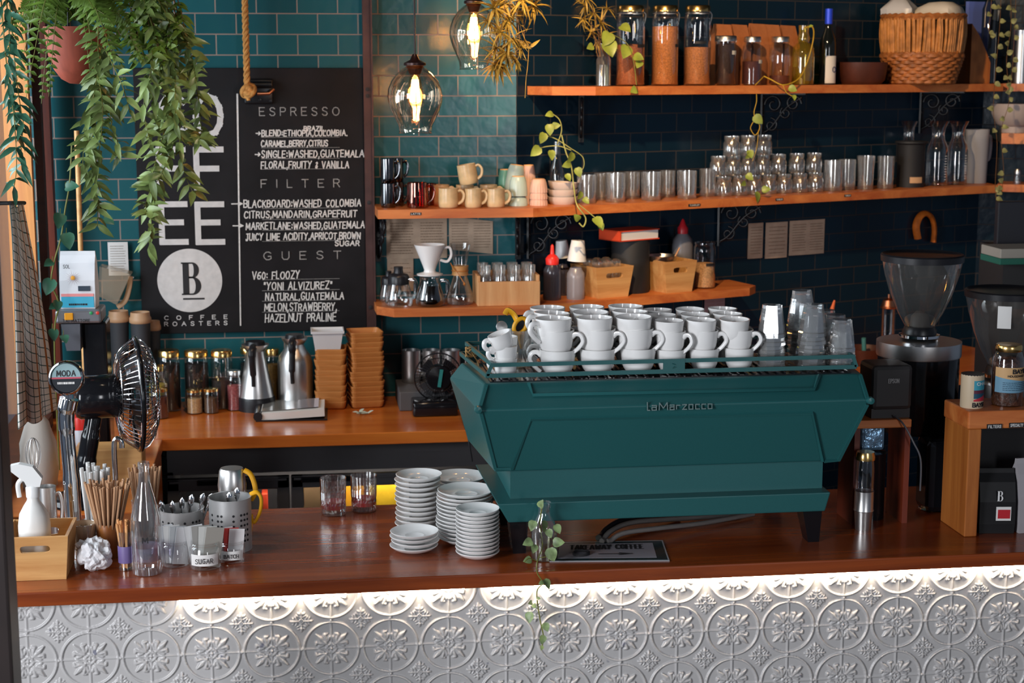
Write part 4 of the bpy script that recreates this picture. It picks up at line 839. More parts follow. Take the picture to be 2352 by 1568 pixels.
m = MB(); n = 10; m.add([(r*1.02*cos(-PI/2+1.9*(i/n-.5)), r*1.02*sin(-PI/2+1.9*(i/n-.5)), h*(.02+.36*k)) for k in (0, 1) for i in range(n+1)], [(i, i+1, n+2+i, n+1+i) for i in range(n)], smooth=True); lb_ = m.build('label', mat('cream_label', (.72, .68, .62), .7), wbt)
m = MB(); m.tube([(.006+.008*cos(a), -r*1.02-.0008, h*.2+.011*sin(a)) for a in sp(lambda q: q, 0, 2*PI, 20)], .0018, 4, closed=True); m.build('printed_ring', mat('navy_ink', hx('1a2a5a'), .7), lb_)
P, r, h = itB(1978, 143, 118, .14, Z1)
solid('wooden_bowl', [(.0001, 0), (r*.75, 0), (r*.9, h*.2), (r, h), (r*.95, h), (r*.86, h*.25), (.0001, h*.15)], mat('walnut', hx('4a2418'), .5, var=.3, vscale=12), P, 'dark wooden bowl between the wine bottle and the wicker basket', 'bowl')
# wicker basket
P, r, h = itB(2115, 36, 186, .20, Z1)
bk = thing('wicker_basket', 'large woven wicker basket on the right of the top shelf', 'basket', tuple(P))
wk = mat('wicker', hx('9a5c2c'), .55, var=.4, vscale=40); m = MB(); hb = h*.42
for i in range(9):
    z = .012+i*hb/9; rr = r*(.74+.2*z/hb); m.tube([(rr*(1+.035*sin(18*a+PI*(i % 2)))*cos(a), rr*(1+.035*sin(18*a+PI*(i % 2)))*sin(a), z) for a in sp(lambda q: q, 0, 2*PI, 109)[:-1]], .013, 6, closed=True)
m.build('woven_base', wk, bk); m = MB()
for i in range(78):
    a = 2*PI*i/78+random.uniform(-.02, .02); j = random.uniform(-.006, .006); a2 = a+random.uniform(-.05, .05)
    m.tube(bez([(r*.93*cos(a), r*.93*sin(a), hb-.01), ((r*.975+j)*cos((a+a2)/2+.01), (r*.975+j)*sin((a+a2)/2+.01), hb+(h-hb)*.5), (r*.99*cos(a2), r*.99*sin(a2), h-.012)], 4), random.uniform(.006, .0085), 6)
m.build('upright_canes', mat('wicker_light', hx('b4773c'), .5, var=.35, vscale=30), bk); m = MB()
for k in range(2): m.tube([(r*(.985+.012*k)*cos(a), r*(.985+.012*k)*sin(a), h-.014+.012*k+.003*sin(30*a)) for a in sp(lambda q: q, 0, 2*PI, 91)[:-1]], .0085, 6, closed=True)
m.tube([(r*.945*cos(a), r*.945*sin(a), hb+.006+.004*sin(40*a)) for a in sp(lambda q: q, 0, 2*PI, 91)[:-1]], .011, 6, closed=True)
m.build('rims', wk, bk); add(bk, 'lining', [(.0001, .01), (r*.72, .01), (r*.9, hb), (r*.93, h*.97)], mat('basket_dark', (.03, .018, .01), .9))
m = MB(); vs = []; 
m.lathe([(.0001, .07), (.05, .066), (.085, .045), (.105, .015), (.1, -.03), (.0001, -.04)], 18, fn=lambda a, z, q: 1+.18*sin(3*a)+.08*sin(7*a+40*z)); tag(m.build('cloth_bundle', mat('pale_cloth', (.6, .55, .48), .8), loc=(P[0]+.075, P[1]-.02, P[2]+h-.01)), 'pale wrapped cloth bundle poking out of the wicker basket', 'cloth')
m = MB(); m.lathe([(.0001, .10), (.03, .095), (.075, .05), (.07, -.02), (.0001, -.03)], 14, fn=lambda a, z, q: 1+.22*sin(4*a+1)); tag(m.build('plastic_bag', frost, loc=(P[0]-.085, P[1]+.06, P[2]+h-.02)), 'crumpled grey plastic bag in the wicker basket', 'bag')
# stand and blue folder at the end
q0, q1 = colB(2212, .12, Z1), colB(2248, .12, Z1); w_ = float(np.linalg.norm(q1-q0)); hz = float(atB(2225, 55, .12)[2])-Z1
m = MB(); m.prism([(0, 0), (w_, 0), (w_, hz*.35), (w_*.75, hz*.55), (w_*.4, hz*.8), (0, hz)], -.06, .08); tag(m.build('wooden_stand', amber_wood, loc=tuple(q0), rot=(0, 0, AB-.3)), 'slanted wooden file stand right of the wicker basket', 'stand')
q0 = colB(2252, .03, Z1); hz2 = float(atB(2245, 4, .03)[2])-Z1; k = 1/float(sc(q0))
m = MB(); m.prism([(-8*k, .02), (6*k, .02), (22*k, hz2), (-52*k, hz2), (-50*k, hz2*.55), (-22*k, hz2*.35)], -.01, .01); fo_ = tag(m.build('plastic_folder', mat('blue_plastic', hx('6c82d8'), .4), loc=(q0[0], q0[1], q0[2]), rot=(0, 0, AB)), 'blue plastic folder standing at the right end of the top shelf', 'folder')
MB().box((2*k, -.012, hz2*.86), (18*k, .002, 24*k), M=T()@RY(.2)).build('sticker', wl, fo_)
P, r, h = itB(2292, -20, 34, .13, Z1) ; P = CO+DB*(LB-.16)+NB*.17; P[2] = Z1
solid('glass_carafe', [(.0001, .002), (r, .002), (r, h*.8), (r*.6, h*.9), (r*.6, h)], thin('dark_clear', tint=(.4, .42, .42), base=.07, edge=.5), P, 'dark glass carafe at the right end of the top shelf behind the hanging hearts', 'carafe')
# ------------------------------------------------------------ middle shelf
Z2 = S2
dk = mat('dark_steel', (.16, .16, .17), .12, 1)
def mA(name, px, pyt, w_, d, z, m_, label, group=None, ha=-.2, **k): P, r, h = itY(px, pyt, w_, WY-d, z); return mug(name, P, r, h, m_, label, 'mug', group, ha, **k), P, r, h
for px, d, lb in ((892, .17, 'lower dark polished steel mug at the left end of the middle shelf'), (911, .08, 'lower dark steel mug in the back pair at the left end of the middle shelf')):
    _, P, r, h = mA('steel_mug', px, 421 if d > .1 else 418, 35, d, Z2, dk, lb, 'steel mugs')
    mug('steel_mug', P+np.array([0, 0, h+.001]), r*.97, h, dk, lb.replace('lower', 'upper'), 'mug', 'steel mugs', -.2)
amp = [(0, .8), (.03, .95), (.25, 1), (1, .93)]
mA('glass_mug', 959, 419, 50, .19, Z2, amber_glass, 'amber glass mug in front, between the steel and the beige mugs', 'amber glass mugs', prof=amp); mA('glass_mug', 983, 421, 42, .08, Z2, amber_glass, 'amber glass mug standing behind the other amber mug', 'amber glass mugs', prof=amp)
beige = mat('beige_glaze', hx('d8b888'), .3, var=.22, vscale=18)
bp_ = [(0, .85), (.06, .96), (.3, 1), (1, .97)]
mA('beige_mug', 1030, 432, 46, .2, Z2, beige, 'leftmost beige glazed mug of the front row on the middle shelf', 'beige mugs', prof=bp_); mA('beige_mug', 1087, 433, 40, .2, Z2, beige, 'middle beige glazed mug of the front row', 'beige mugs', prof=bp_); mA('beige_mug', 1139, 433, 42, .2, Z2, beige, 'rightmost beige glazed mug of the front row', 'beige mugs', prof=bp_)
b1, P1, r1, h1 = mA('beige_mug', 1012, 424, 42, .085, Z2, beige, 'back row beige mug behind the leftmost front one', 'beige mugs', prof=bp_); b2, P2, r2, h2 = mA('beige_mug', 1068, 424, 42, .085, Z2, beige, 'back row beige mug under the tilted one', 'beige mugs', prof=bp_); mA('beige_mug', 1122, 424, 42, .085, Z2, beige, 'back row beige mug behind the rightmost front one', 'beige mugs', prof=bp_)
Pt = (at_y(1078, 424, WY-.14)); mug('beige_mug', (Pt[0], WY-.14, Z2+h1+.006), r1*1.05, h1*.96, beige, 'beige mug set tilted on top of the other beige mugs', 'mug', 'beige mugs', prof=bp_, tilt=(.04, -.16, -.3))
celad = mat('celadon_glaze', hx('a9bcb4'), .3, var=.1, vscale=14); jade = mat('jade_glaze', hx('5a9484'), .35); pink = mat('pink_glaze', hx('cfa898'), .5); rimm = mat('tan_rim', hx('d8a468'), .5)
def cup_up(px, pyt, w_, d, z, m_, lb, group, lean=0, flute=0, name='tumbler_cup'):   # an upturned, rounded cup
    P, r, h = itY(px, pyt, w_, WY-d, z); o = MB().lathe([(r*.93, .0005), (r, .0005), (r*.99, h*.3), (r*.9, h*.72), (r*.74, h*.95), (r*.66, h*.985), (r*.62, h*.975), (.0001, h*.97)], 40, fn=(lambda a, z_, q: 1+.03*cos(20*a)) if flute else None).build(name, m_, loc=tuple(P), rot=(0, lean, 0)); tag(o, lb, 'cup', group)
    add(o, 'foot_ring', [(r*.60, h*.976), (r*.66, h*.996), (r*.69, h*.975)], rimm); return P, r, h
P, r, h = cup_up(1190, 450, 44, .15, Z2, celad, 'lowest upturned celadon cup of the front pair on the middle shelf', 'celadon cups')
o = dup(bpy.data.objects['tumbler_cup'], (P[0], P[1], P[2]+h+.0005), label='tall upturned celadon cup on top of the front celadon cup'); o.scale = (.97, .97, 2.05)
P, r, h = cup_up(1172, 440, 44, .07, Z2, celad, 'celadon cup behind and left of the front celadon pair', 'celadon cups'); o = dup(bpy.data.objects['tumbler_cup.002'] if 'tumbler_cup.002' in bpy.data.objects else o, (P[0]+.012, P[1], P[2]+h), rot=(0, .13, 0), label='celadon cup leaning on top of the back celadon cup'); o.scale = (.98, .98, 2.2)
cup_up(1160, 388, 34, .035, Z2, jade, 'jade green cup half hidden behind the celadon cups', 'celadon cups')
P, r, h = cup_up(1237, 448, 41, .15, Z2, pink, 'lowest fluted pink cup of the front stack', 'fluted pink cups', flute=1); src = bpy.data.objects['tumbler_cup.005'] if 'tumbler_cup.005' in bpy.data.objects else None
src = [q for q in COL.objects if q.get('label') == 'lowest fluted pink cup of the front stack'][0]
dup(src, (P[0], P[1], P[2]+h*.62), label='second fluted pink cup of the front stack').scale = (.985, .985, 1); dup(src, (P[0], P[1], P[2]+h*1.24), label='top fluted pink cup of the front stack').scale = (.97, .97, 1.35)
cup_up(1214, 378, 34, .06, Z2, pink, 'fluted pink cup behind, between the celadon and front pink stacks', 'fluted pink cups', flute=1)
P, r, h = itB(1292, 446, 70, .15, Z2)
dish = mat('pale_dish', hx('cfc0b6'), .4)
for i in range(3):
    lb = ('lowest', 'middle', 'topmost, tilted')[i]; hh_ = .03
    o = solid('stacked_dish', [(.0001, 0), (r*.8, 0), (r*.96, hh_*.5), (r, hh_), (r*.95, hh_), (r*.88, hh_*.4), (.0001, hh_*.3)], dish, (P[0], P[1], P[2]+i*.028), f'{lb} pale shallow dish in the stack beside the pink cups', 'dish', 'pale dishes', rot=(0, .07*(i == 2), 0))
# vine in a water bottle
P, r, h = itB(1279, 325, 34, .055, Z2)
vb = thing('water_bottle_vase', 'dark clear bottle holding a lime vine behind the pale dishes', 'vase', tuple(P)); add(vb, 'glass_body', [(.0001, .002), (r, .002), (r, h*.5), (r*.5, h*.72), (r*.45, h)], glass); add(vb, 'water', [(.0001, .004), (r*.95, .004), (r*.95, h*.35), (.0001, h*.35)], MT['water'])
yv = float(P[1])-.16; vn = thing('lime_vine', 'lime green vine growing from the bottle and dangling over the middle shelf', 'vine'); ps, po = MB(), MB()
for pts, rr in (([(1280, 330), (1290, 300), (1285, 275), (1270, 262)], .002), ([(1290, 310), (1300, 350), (1312, 380), (1318, 430), (1325, 470), (1345, 500), (1340, 520), (1330, 512)], .0028), ([(1312, 345), (1280, 335), (1240, 340), (1222, 355)], .002), ([(1310, 340), (1275, 318), (1245, 310)], .002), ([(1310, 340), (1338, 360), (1340, 385), (1325, 395)], .0016), ([(1330, 470), (1355, 490), (1372, 505), (1385, 525)], .002)):
    ps.tube(bez([V3(a, b, yv if b < 450 else yv-.1) for a, b in pts], 7), rr, 5)
for (px, py, sx, sy, L) in ((1270, 262, -20, 2, 26), (1262, 285, 2, 30, 34), (1268, 290, 24, -4, 26), (1250, 305, -8, 28, 34), (1240, 338, -22, 22, 38), (1265, 345, 6, 26, 30), (1315, 350, -10, 30, 34), (1310, 375, -20, 8, 28), (1325, 385, 10, 26, 30), (1300, 400, 14, 18, 24), (1335, 440, -6, 22, 26), (1330, 505, -10, -12, 26), (1365, 500, 12, 12, 40), (1378, 512, 8, 20, 24), (1340, 455, 14, 12, 24)):
    yy = yv-.02 if py < 450 else yv-.11; p0 = V3(px, py, yy); p1 = V3(px+sx, py+sy, yy-.02); k = .78*L/float(sc(p0)); leaf(po, p0, p1-p0, Vector((.2, -1, .4))+rv(.6), k, k*.72, 5, .25, 'heart')
ps.build('stem', mat('lime_stem', hx('a8a860'), .5), vn); po.build('leaves', leaf_lime, vn)
# cut glass tumblers
def glass_t(where, px, pyt, w_, d, z, lb, group, ribs=9, m_=None, name='cut_glass_tumbler', taper=.94, amp=.03, bands=True):
    P, r, h = place(where, px, pyt, w_, d, z); t = .0025
    o = MB().lathe([(.0001, 0), (r*taper*.97, 0), (r*taper, .003), (r*(taper+.04), h*.5), (r, h), (r-t, h), (r*taper-t, h*.12), (.0001, h*.1)], 36, fn=lambda a, z_, q: 1+(amp*abs(cos(ribs*a/1.0+(PI/2 if bands and int(z_/h*3) % 2 else 0)))-amp if amp else 0)).build(name, m_ or glass_fog, loc=tuple(P)); return tag(o, lb, 'glass', group)
for px, pt, w_, d, lb in ((1347, 402, 46, .17, 'cut glass tumbler next to the dangling lime vine'), (1413, 397, 48, .18, 'second front cut glass tumbler right of the pale dishes'), (1495, 395, 47, .18, 'third front cut glass tumbler, above the red book'), (1577, 392, 46, .18, 'fourth front cut glass tumbler, above the black label strip'), (1382, 398, 38, .07, 'rear cut glass tumbler between the first and second front ones'), (1452, 395, 38, .07, 'rear cut glass tumbler between the second and third front ones'), (1533, 392, 38, .07, 'rear cut glass tumbler between the third and fourth front ones'), (1625, 388, 40, .12, 'plain fogged tumbler between the cut glasses and the small jars')): glass_t('B', px, pt, w_, d, Z2, lb, 'cut glass tumblers')
# little jars in three tiers
jr = [[1662, 1697, 1731, 1765, 1800, 1836, 1872], [1648, 1682, 1716, 1750, 1786, 1828, 1868], [1678, 1715, 1752]]
P0, r0, h0 = itB(1731, 402, 40, .15, Z2)
def open_jar(P, r, h, lb, name='small_jar', group='small glass jars'):
    o = MB().lathe([(.0001, 0), (r*.95, 0), (r, .005), (r, h*.62), (r*.84, h*.76), (r*.9, h*.8), (r*.9, h), (r*.82, h), (r*.8, h*.8), (.0001, h*.06)], 24).build(name, glass_fog, loc=tuple(P)); return tag(o, lb, 'jar', group)
ords = ['first', 'second', 'third', 'fourth', 'fifth', 'sixth', 'seventh', 'eighth', 'ninth', 'tenth', 'eleventh', 'twelfth', 'thirteenth', 'fourteenth', 'fifteenth', 'sixteenth', 'seventeenth']
src = None
for tier, row in enumerate(jr):
    for i, px in enumerate(row):
        P = colB(px, .15-.02*(tier == 1), Z2); P = P+np.array([0, 0, tier*(h0+.0008)])
        lb = f'{ords[i]} small glass jar from the left in the {("bottom", "middle", "top")[tier]} tier on the middle shelf'
        if src is None: src = open_jar(P, r0*.95, h0, lb)
        else: dup(src, tuple(P), label=lb)
for px, d, w_, pt, lb in ((1912, .16, 44, 368, 'left straight clear glass right of the jar tiers'), (1944, .13, 40, 366, 'right straight clear glass right of the jar tiers')): glass_t('B', px, pt, w_, d, Z2, lb, 'straight glasses', name='straight_glass', amp=0, taper=.97)
glass_t('B', 1987, 358, 42, .16, Z2, 'tall tapered glass left of the patterned tall glass', 'tall glasses', name='tall_glass', taper=.84, amp=.02, ribs=7, bands=False); glass_t('B', 2033, 359, 41, .16, Z2, 'tall patterned glass beside the black canister', 'tall glasses', name='tall_glass', taper=.9, amp=.025)
P, r, h = itB(2090, 324, 62, .14, Z2)
cn = solid('black_canister', [(.0001, 0), (r, 0), (r, h*.9), (r*1.02, h*.93), (r*1.2, h*.96), (r*1.2, h), (.0001, h)], black_matte, P, 'matt black canister between the tall glasses and the carafes', 'canister')
m = MB(); n = 6; m.add([(r*1.01*cos(-PI/2+.1+1.0*(i/n-.5)), r*1.01*sin(-PI/2+.1+1.0*(i/n-.5)), h*(.1+.13*k)) for k in (0, 1) for i in range(n+1)], [(i, i+1, n+2+i, n+1+i) for i in range(n)]); m.build('tape_label', mat('tape', hx('c8a078'), .7), cn)
def carafe(px, pt, w_, d, z, lb, base=None):
    P, r, h = itB(px, pt, w_, d, z); t = thing('glass_carafe', lb, 'carafe', tuple(P if base is None else base), AB, 'measuring carafes')
    add(t, 'glass_body', [(.0001, .003), (r*.95, .003), (r, .012), (r, h*.52), (r*.9, h*.62), (r*.62, h*.72), (r*.56, h*.8), (r*.66, h*.9), (r*.98, h), (r*.93, h), (r*.6, h*.9), (r*.5, h*.8), (.0001, h*.02)][:9], glass, 32)
    m = MB()
    for i in range(10): m.add([(-.004+.003, -r*1.012, h*(.1+.04*i)), (.010, -r*1.0, h*(.1+.04*i)), (.010, -r*1.0, h*(.112+.04*i)), (-.001, -r*1.012, h*(.112+.04*i))], [(0, 1, 2, 3)])
    m.build('scale_marks', chalk, t); return t
carafe(2150, 278, 50, .15, Z2, 'left flared glass carafe with measuring marks beside the black canister'); carafe(2196, 278, 48, .15, Z2, 'right flared glass carafe with measuring marks beside the plastic jug')
P, r, h = itB(2083, 278, 42, .04, Z2); carafe(2083, 278, 42, .045, Z2, 'flared glass carafe standing behind the black canister')
P, r, h = itB(2240, 297, 54, .10, Z2)
jg = thing('plastic_jug', 'translucent plastic measuring jug at the right end of the middle shelf', 'jug', tuple(P), AB); jm = mat('jug_plastic', (.72, .73, .8), .3, trans=.55, ior=1.1); add(jg, 'jug_body', [(.0001, 0), (r*.9, 0), (r, h), (r*.96, h), (r*.86, .004), (.0001, .004)], jm, 32)
MB().tube(bez([(r*.97, 0, h*.88), (r*1.5, 0, h*.86), (r*1.6, 0, h*.7), (r*1.45, 0, h*.45), (r*.94, 0, h*.4)], 8), .006, 8, flat=1.3).build('handle', jm, jg)

# ------------------------------------------------------------ lower shelf
Z3 = S3
def server(where, px, pt, w_, d, lb, full=False, lid=True):
    P, r, h = place(where, px, pt, w_, d, Z3); t = thing('glass_coffee_server', lb, 'coffee server', tuple(P), -.3, 'glass coffee servers'); hb = h*(.76 if lid else .95)
    add(t, 'glass_body', [(.0001, .002), (r*.9, .002), (r, hb*.1), (r*.97, hb*.3), (r*.7, hb*.78), (r*.62, hb*.9), (r*.7, hb)], glass, 32)
    if full: add(t, 'coffee', [(.0001, .005), (r*.86, .005), (r*.95, hb*.12), (r*.92, hb*.3), (r*.7, hb*.72), (.0001, hb*.74)], mat('coffee', (.006, .003, .002), .1))
    if lid: add(t, 'lid', [(r*.72, hb*.72), (r*.74, hb*.98), (r*.64, hb*1.06), (r*.34, hb*1.1), (r*.3, h*.92), (r*.32, h), (.0001, h)], black_plastic)
    MB().tube(bez([(r*.72, 0, hb*.88), (r*1.15, 0, hb*.86), (r*1.25, 0, hb*.6), (r*1.0, 0, hb*.25)], 7), .0065, 8, flat=1.3).build('handle', glass, t)
    m = MB(); m.box((r*1.17, 0, hb*.62), (.012, .012, hb*.3), bev=.004); m.build('handle_grip', black_plastic, t); return t, P, r, h, hb
server('A', 916, 612, 66, .19, 'glass coffee server with black lid, front left on the lower shelf'); server('A', 893, 622, 44, .08, 'smaller lidded glass server behind the front left one')
t, P, r, h, hb = server('A', 988, 632, 68, .20, 'glass server full of black coffee under the white dripper', True, False)
dr = thing('coffee_dripper', 'white ceramic pour-over dripper on top of the coffee filled server', 'dripper', (P[0], P[1], P[2]+h+.001)); rr, hh_ = 36/float(sc(P)), float(at_y(981, 562, P[1])[2])-P[2]-h
add(dr, 'cone', [(rr*.82, .0), (rr*.84, .005), (rr*.4, .012), (rr*.36, .02), (rr*.45, hh_*.3), (rr*1.0, hh_), (rr*.95, hh_), (rr*.3, hh_*.3), (.0001, .02)], white_china, 36); MB().tube(bez([(rr*.9, -.005, hh_*.88), (rr*1.25, -.01, hh_*.9), (rr*1.35, -.01, hh_*.65), (rr*1.1, -.01, hh_*.45), (rr*.66, -.005, hh_*.5)], 7), .0045, 8, flat=1.3).build('handle', white_china, dr)
P, r, h = itY(1057, 560, 62, WY-.17, Z3)
cx_ = thing('pour_over_flask', 'hourglass glass coffee flask with a wooden collar and leather tie', 'coffee maker', tuple(P)); add(cx_, 'glass_body', [(.0001, .002), (r*.92, .002), (r, h*.06), (r*.95, h*.16), (r*.45, h*.5), (r*.42, h*.56), (r*.62, h*.8), (r*.78, h*.98), (r*.8, h)], glass, 36)
add(cx_, 'wooden_collar', [(r*.5, h*.48), (r*.62, h*.485), (r*.56, h*.56), (r*.64, h*.64), (r*.56, h*.645), (r*.46, h*.56)], bamboo, 30)
m = MB(); m.tube([(r*.6*cos(a), r*.6*sin(a), h*.56) for a in sp(lambda q: q, 0, 2*PI, 30)[:-1]], .0024, 5, closed=True); m.tube(bez([(-r*.3, -r*.5, h*.56), (0, -r*.62, h*.45), (r*.25, -r*.7, h*.36)], 6), .0022, 5); m.tube(bez([(-r*.3, -r*.5, h*.56), (-r*.55, -r*.5, h*.62), (-r*.75, -r*.4, h*.7)], 6), .0022, 5); m.lathe([(.0001, .008), (.006, 0), (.0001, -.008)], 10, M=T(r*.25, -r*.7, h*.35)); m.build('leather_tie', mat('leather', hx('b87434'), .6), cx_)
# big crate of glass jars
qa, qb = colY(1097, WY-.24, Z3), colY(1240, WY-.24, Z3); w_ = float(qb[0]-qa[0]); hz = float(at_y(1165, 646, WY-.24)[2])-Z3
cr = thing('wooden_crate', 'pale wooden crate holding glass jars on the lower shelf', 'crate', ((qa[0]+qb[0])/2, WY-.155, Z3))
for nm, c, d in (('front_board', (0, -.085, hz/2), (w_, .012, hz)), ('back_board', (0, .085, hz*.62), (w_, .012, hz*1.24)), ('side_board', (-w_/2+.006, 0, hz*.62), (.012, .158, hz*1.24)), ('side_board', (w_/2-.006, 0, hz*.62), (.012, .158, hz*1.24)), ('base', (0, 0, .005), (w_-.03, .155, .01))): MB().box(c, d, bev=.002).build(nm, pine, cr)
src = None; k = 0
for j, yy in enumerate((-.04, .04)):
    for i in range(4):
        P = (cr.location.x-w_*.36+i*w_*.24, cr.location.y+yy, Z3+.011); lb = f'{ords[i]} jar from the left in the {("front", "back")[j]} row inside the pale crate'
        if src is None: src = open_jar(P, w_*.105, hz*1.5, lb, 'crate_jar', 'jars in the crate')
        else: dup(src, P, label=lb)
# squeeze bottles
def squeeze(where, px, pt, w_, d, lb, bm_, fill, cap, z=Z3):
    P, r, h = place(where, px, pt, w_, d, z); t = thing('squeeze_bottle', lb, 'bottle', tuple(P), 0); hb = h*(.66 if cap == 'red' else .8)
    pr = [(.0001, 0), (r*.95, 0)]+[(r*(1 if i % 2 else .965), hb*(.04+.70*i/16)) for i in range(17)]+[(r*.95, hb*.82), (r*.68, hb*.94), (r*.62, hb)]
    add(t, 'bottle_body', pr, bm_, 28)
    if fill: add(t, 'contents', [(.0001, .003), (r*.9, .003), (r*.92, hb*fill), (.0001, hb*fill)], mat('syrup', hx('120a10'), .2))
    if cap == 'red': add(t, 'red_nozzle', [(r*.7, hb*.96), (r*.74, hb*1.12), (r*.5, hb*1.2), (r*.24, hb*1.24), (r*.17, h*.97), (.0001, h)], red_plastic)
    return t, P, r, h
sq = thin('squeeze_plastic', tint=(.62, .6, .66), base=.06, edge=.35, rough=.25, haze=.35, hcol=(.62, .6, .66)); sqd = thin('squeeze_dark', tint=(.3, .3, .42), base=.06, edge=.35, rough=.2, haze=.12, hcol=(.3, .28, .4))
squeeze('A', 1268, 560, 42, .10, 'dark syrup squeeze bottle with a red nozzle beside the crate', sqd, .8, 'red')
for px, pt, w_, d, fl, lb, cl in ((1322, 596, 42, .17, .14, 'clear ribbed squeeze bottle nearly empty, under an upturned white cup', 'white paper cup upturned on the clear squeeze bottle'), (1291, 588, 36, .05, .9, 'dark squeeze bottle behind the clear one', 'white paper cup upturned on the dark rear squeeze bottle')):
    t, P, r, h = squeeze('B', px, pt, w_, d, lb, sq if fl < .5 else sqd, fl, None)
    hh_ = float(atB(px, 551, d)[2])-P[2]-h; solid('paper_cup', [(r*1.02, -.004), (r*1.05, -.004), (r*.72, hh_*.97), (r*.7, hh_), (.0001, hh_*.985), (.0001, hh_*.96), (r*.66, hh_*.95)], white_plastic, (P[0]+.004, P[1], P[2]+h*.965+.004), cl, 'cup', rot=(0, .05 if fl < .5 else -.12, 0))
def boxB(px0, px1, pt, d, depth, lb, t0=.78, px_mid=None, fr=.30):
    q0, q1 = colB(px0, d, Z3), colB(px1, d, Z3); wt = float(np.linalg.norm(q1-q0)); h = float(atB((px0+px1)/2, pt, d)[2])-Z3; c = (q0+q1)/2-NB*(depth/2)
    return caddy('bamboo_caddy', (c[0], c[1], Z3), AB, wt, depth, wt*t0, depth*.9, h, bamboo, lb, 'caddy'), c, wt, h
cd1, c1, wt1, h1 = boxB(1368, 1455, 613, .225, .19, 'left bamboo caddy with a slot handle, full of small glasses'); cd2, c2, wt2, h2 = boxB(1526, 1600, 600, .235, .17, 'right bamboo caddy with a slot handle, holding a bowl and spoon')
src = None
for j in range(2):
    for i in range(3):
        P = c1+DB*(wt1*.24*(i-1))+NB*(.035*(1-2*j)); P = (P[0], P[1], Z3+.009+h1*.5); lb = f'{ords[i]} small glass in the {("front", "back")[j]} row of the left bamboo caddy'
        if src is None: src = tag(MB().lathe([(.0001, .002), (wt1*.1, .002), (wt1*.12, h1*.5), (wt1*.12, h1*.56), (wt1*.06, h1*.62), (.0001, h1*.63)], 20).build('small_glass', glass_fog, loc=P), lb, 'glass', 'small glasses in the left caddy')
        else: dup(src, P, label=lb)
P, r, h = itB(1447, 548, 88, .10, Z3)
solid('black_canister', [(.0001, 0), (r*.98, 0), (r, .01), (r, h*.98), (r*.97, h), (.0001, h)], black_matte, P, 'large matt black canister under the red book on the lower shelf', 'canister')
bk_ = thing('red_book', 'thick red hardback book lying on the black canister', 'book', (P[0]-.01, P[1]-.02, P[2]+h+.0005), AB+.12); bw, bd, bh = 118/float(sc(P)), .13, .04
m = MB(); m.box((0, 0, .002), (bw, bd, .004)); m.box((0, 0, bh), (bw, bd, .004)); m.box((-bw/2+.003, 0, bh/2), (.006, bd, bh)); m.build('cover', mat('red_cloth', hx('d84a28'), .5), bk_); MB().box((.004, 0, bh/2+.001), (bw-.014, bd-.01, bh-.005)).build('pages', paper, bk_)
solid('metal_bowl', [(.0001, 0), (.03, 0), (wt2*.34, .022), (wt2*.4, .045), (wt2*.38, .045), (wt2*.3, .02), (.0001, .008)], steel, (c2[0]-DB[0]*.03, c2[1], Z3+h2*.78), 'shallow metal bowl sitting in the right bamboo caddy', 'bowl')
m = MB(); m.tube([(0, 0, 0), (.03, -.005, .06)], .003, 6); m.lathe([(.0001, .003), (.010, 0), (.0001, -.003)], 10, M=T(0, 0, -.004)@SC(1, 1, 2.5)); tag(m.build('wooden_spoon', pine, loc=(c2[0]+.005, c2[1]-.035, Z3+h2*.93)), 'small wooden spoon handle rising from the metal bowl', 'spoon')
P, r, h = itB(1566, 502, 48, .07, Z3)
gb = thing('grey_bottle', 'grey plastic bottle with a red cap behind the right caddy', 'bottle', tuple(P)); add(gb, 'bottle_body', [(.0001, 0), (r, 0), (r, h*.6), (r*.9, h*.7), (r*.5, h*.78), (r*.46, h*.8)], mat('grey_plastic', hx('6a6a70'), .4)); add(gb, 'red_cap', [(r*.5, h*.78), (r*.52, h*.86), (r*.3, h*.91), (r*.14, h*.98), (.0001, h)], mat('deep_red', hx('b8202a'), .35))
jar('B', 1617, 556, 50, .16, Z3, 'glass jar of pale crumbs with a black label right of the caddies', .55, 'd8a878', None, .9, tag_=(.5, 1.0, .012, black_matte, 0), name='crumb_jar')
# ------------------------------------------------------------ along the rear bench
ZB = ZT
def rj(px, pyt, w_, d, lb, fill, fcol, lid='gold', **k): return jar('A', px, pyt, w_, d, ZB, lb, fill, fcol, lid, **k)
rj(392, 803, 50, .16, 'tall dark storage jar with a gold lid, leftmost behind the desk fan', .93, '1a1310', neck=.9, sh=.86, name='pantry_jar')
rj(454, 803, 56, .14, 'tall dark storage jar with a gold lid behind the two small spice jars', .93, '16110f', neck=.9, sh=.86, name='pantry_jar')
rj(512, 803, 50, .14, 'tall half dark storage jar left of the tapered thermos', .55, '2a2420', neck=.9, sh=.86, name='pantry_jar')
rj(576, 796, 44, .08, 'storage jar behind the tapered thermos flask', .8, '2c2018', neck=.9, name='pantry_jar')
rj(628, 800, 34, .07, 'storage jar between the two thermos flasks', .8, '7a5a24', neck=.9, name='pantry_jar')
rj(366, 838, 44, .26, 'jar of yellow pickles with a cork lid beside the desk fan', .75, 'a88a2c', neck=.6, name='pickle_jar', sh=.7)
rj(367, 890, 42, .30, 'small dark jar in front of the yellow pickles', .8, '5a2a18', neck=.9, name='spice_jar')
rj(448, 893, 36, .23, 'small jar of tan spice with a gold lid', .7, 'c8a070', neck=.95, name='spice_jar'); rj(486, 891, 34, .23, 'small jar of brown spice with a gold lid', .7, '5a4634', neck=.95, name='spice_jar')
rj(540, 850, 34, .19, 'slim jar of pink salt with a silver lid left of the tapered thermos', .7, 'a85858', 'silver', neck=.85, name='spice_jar')
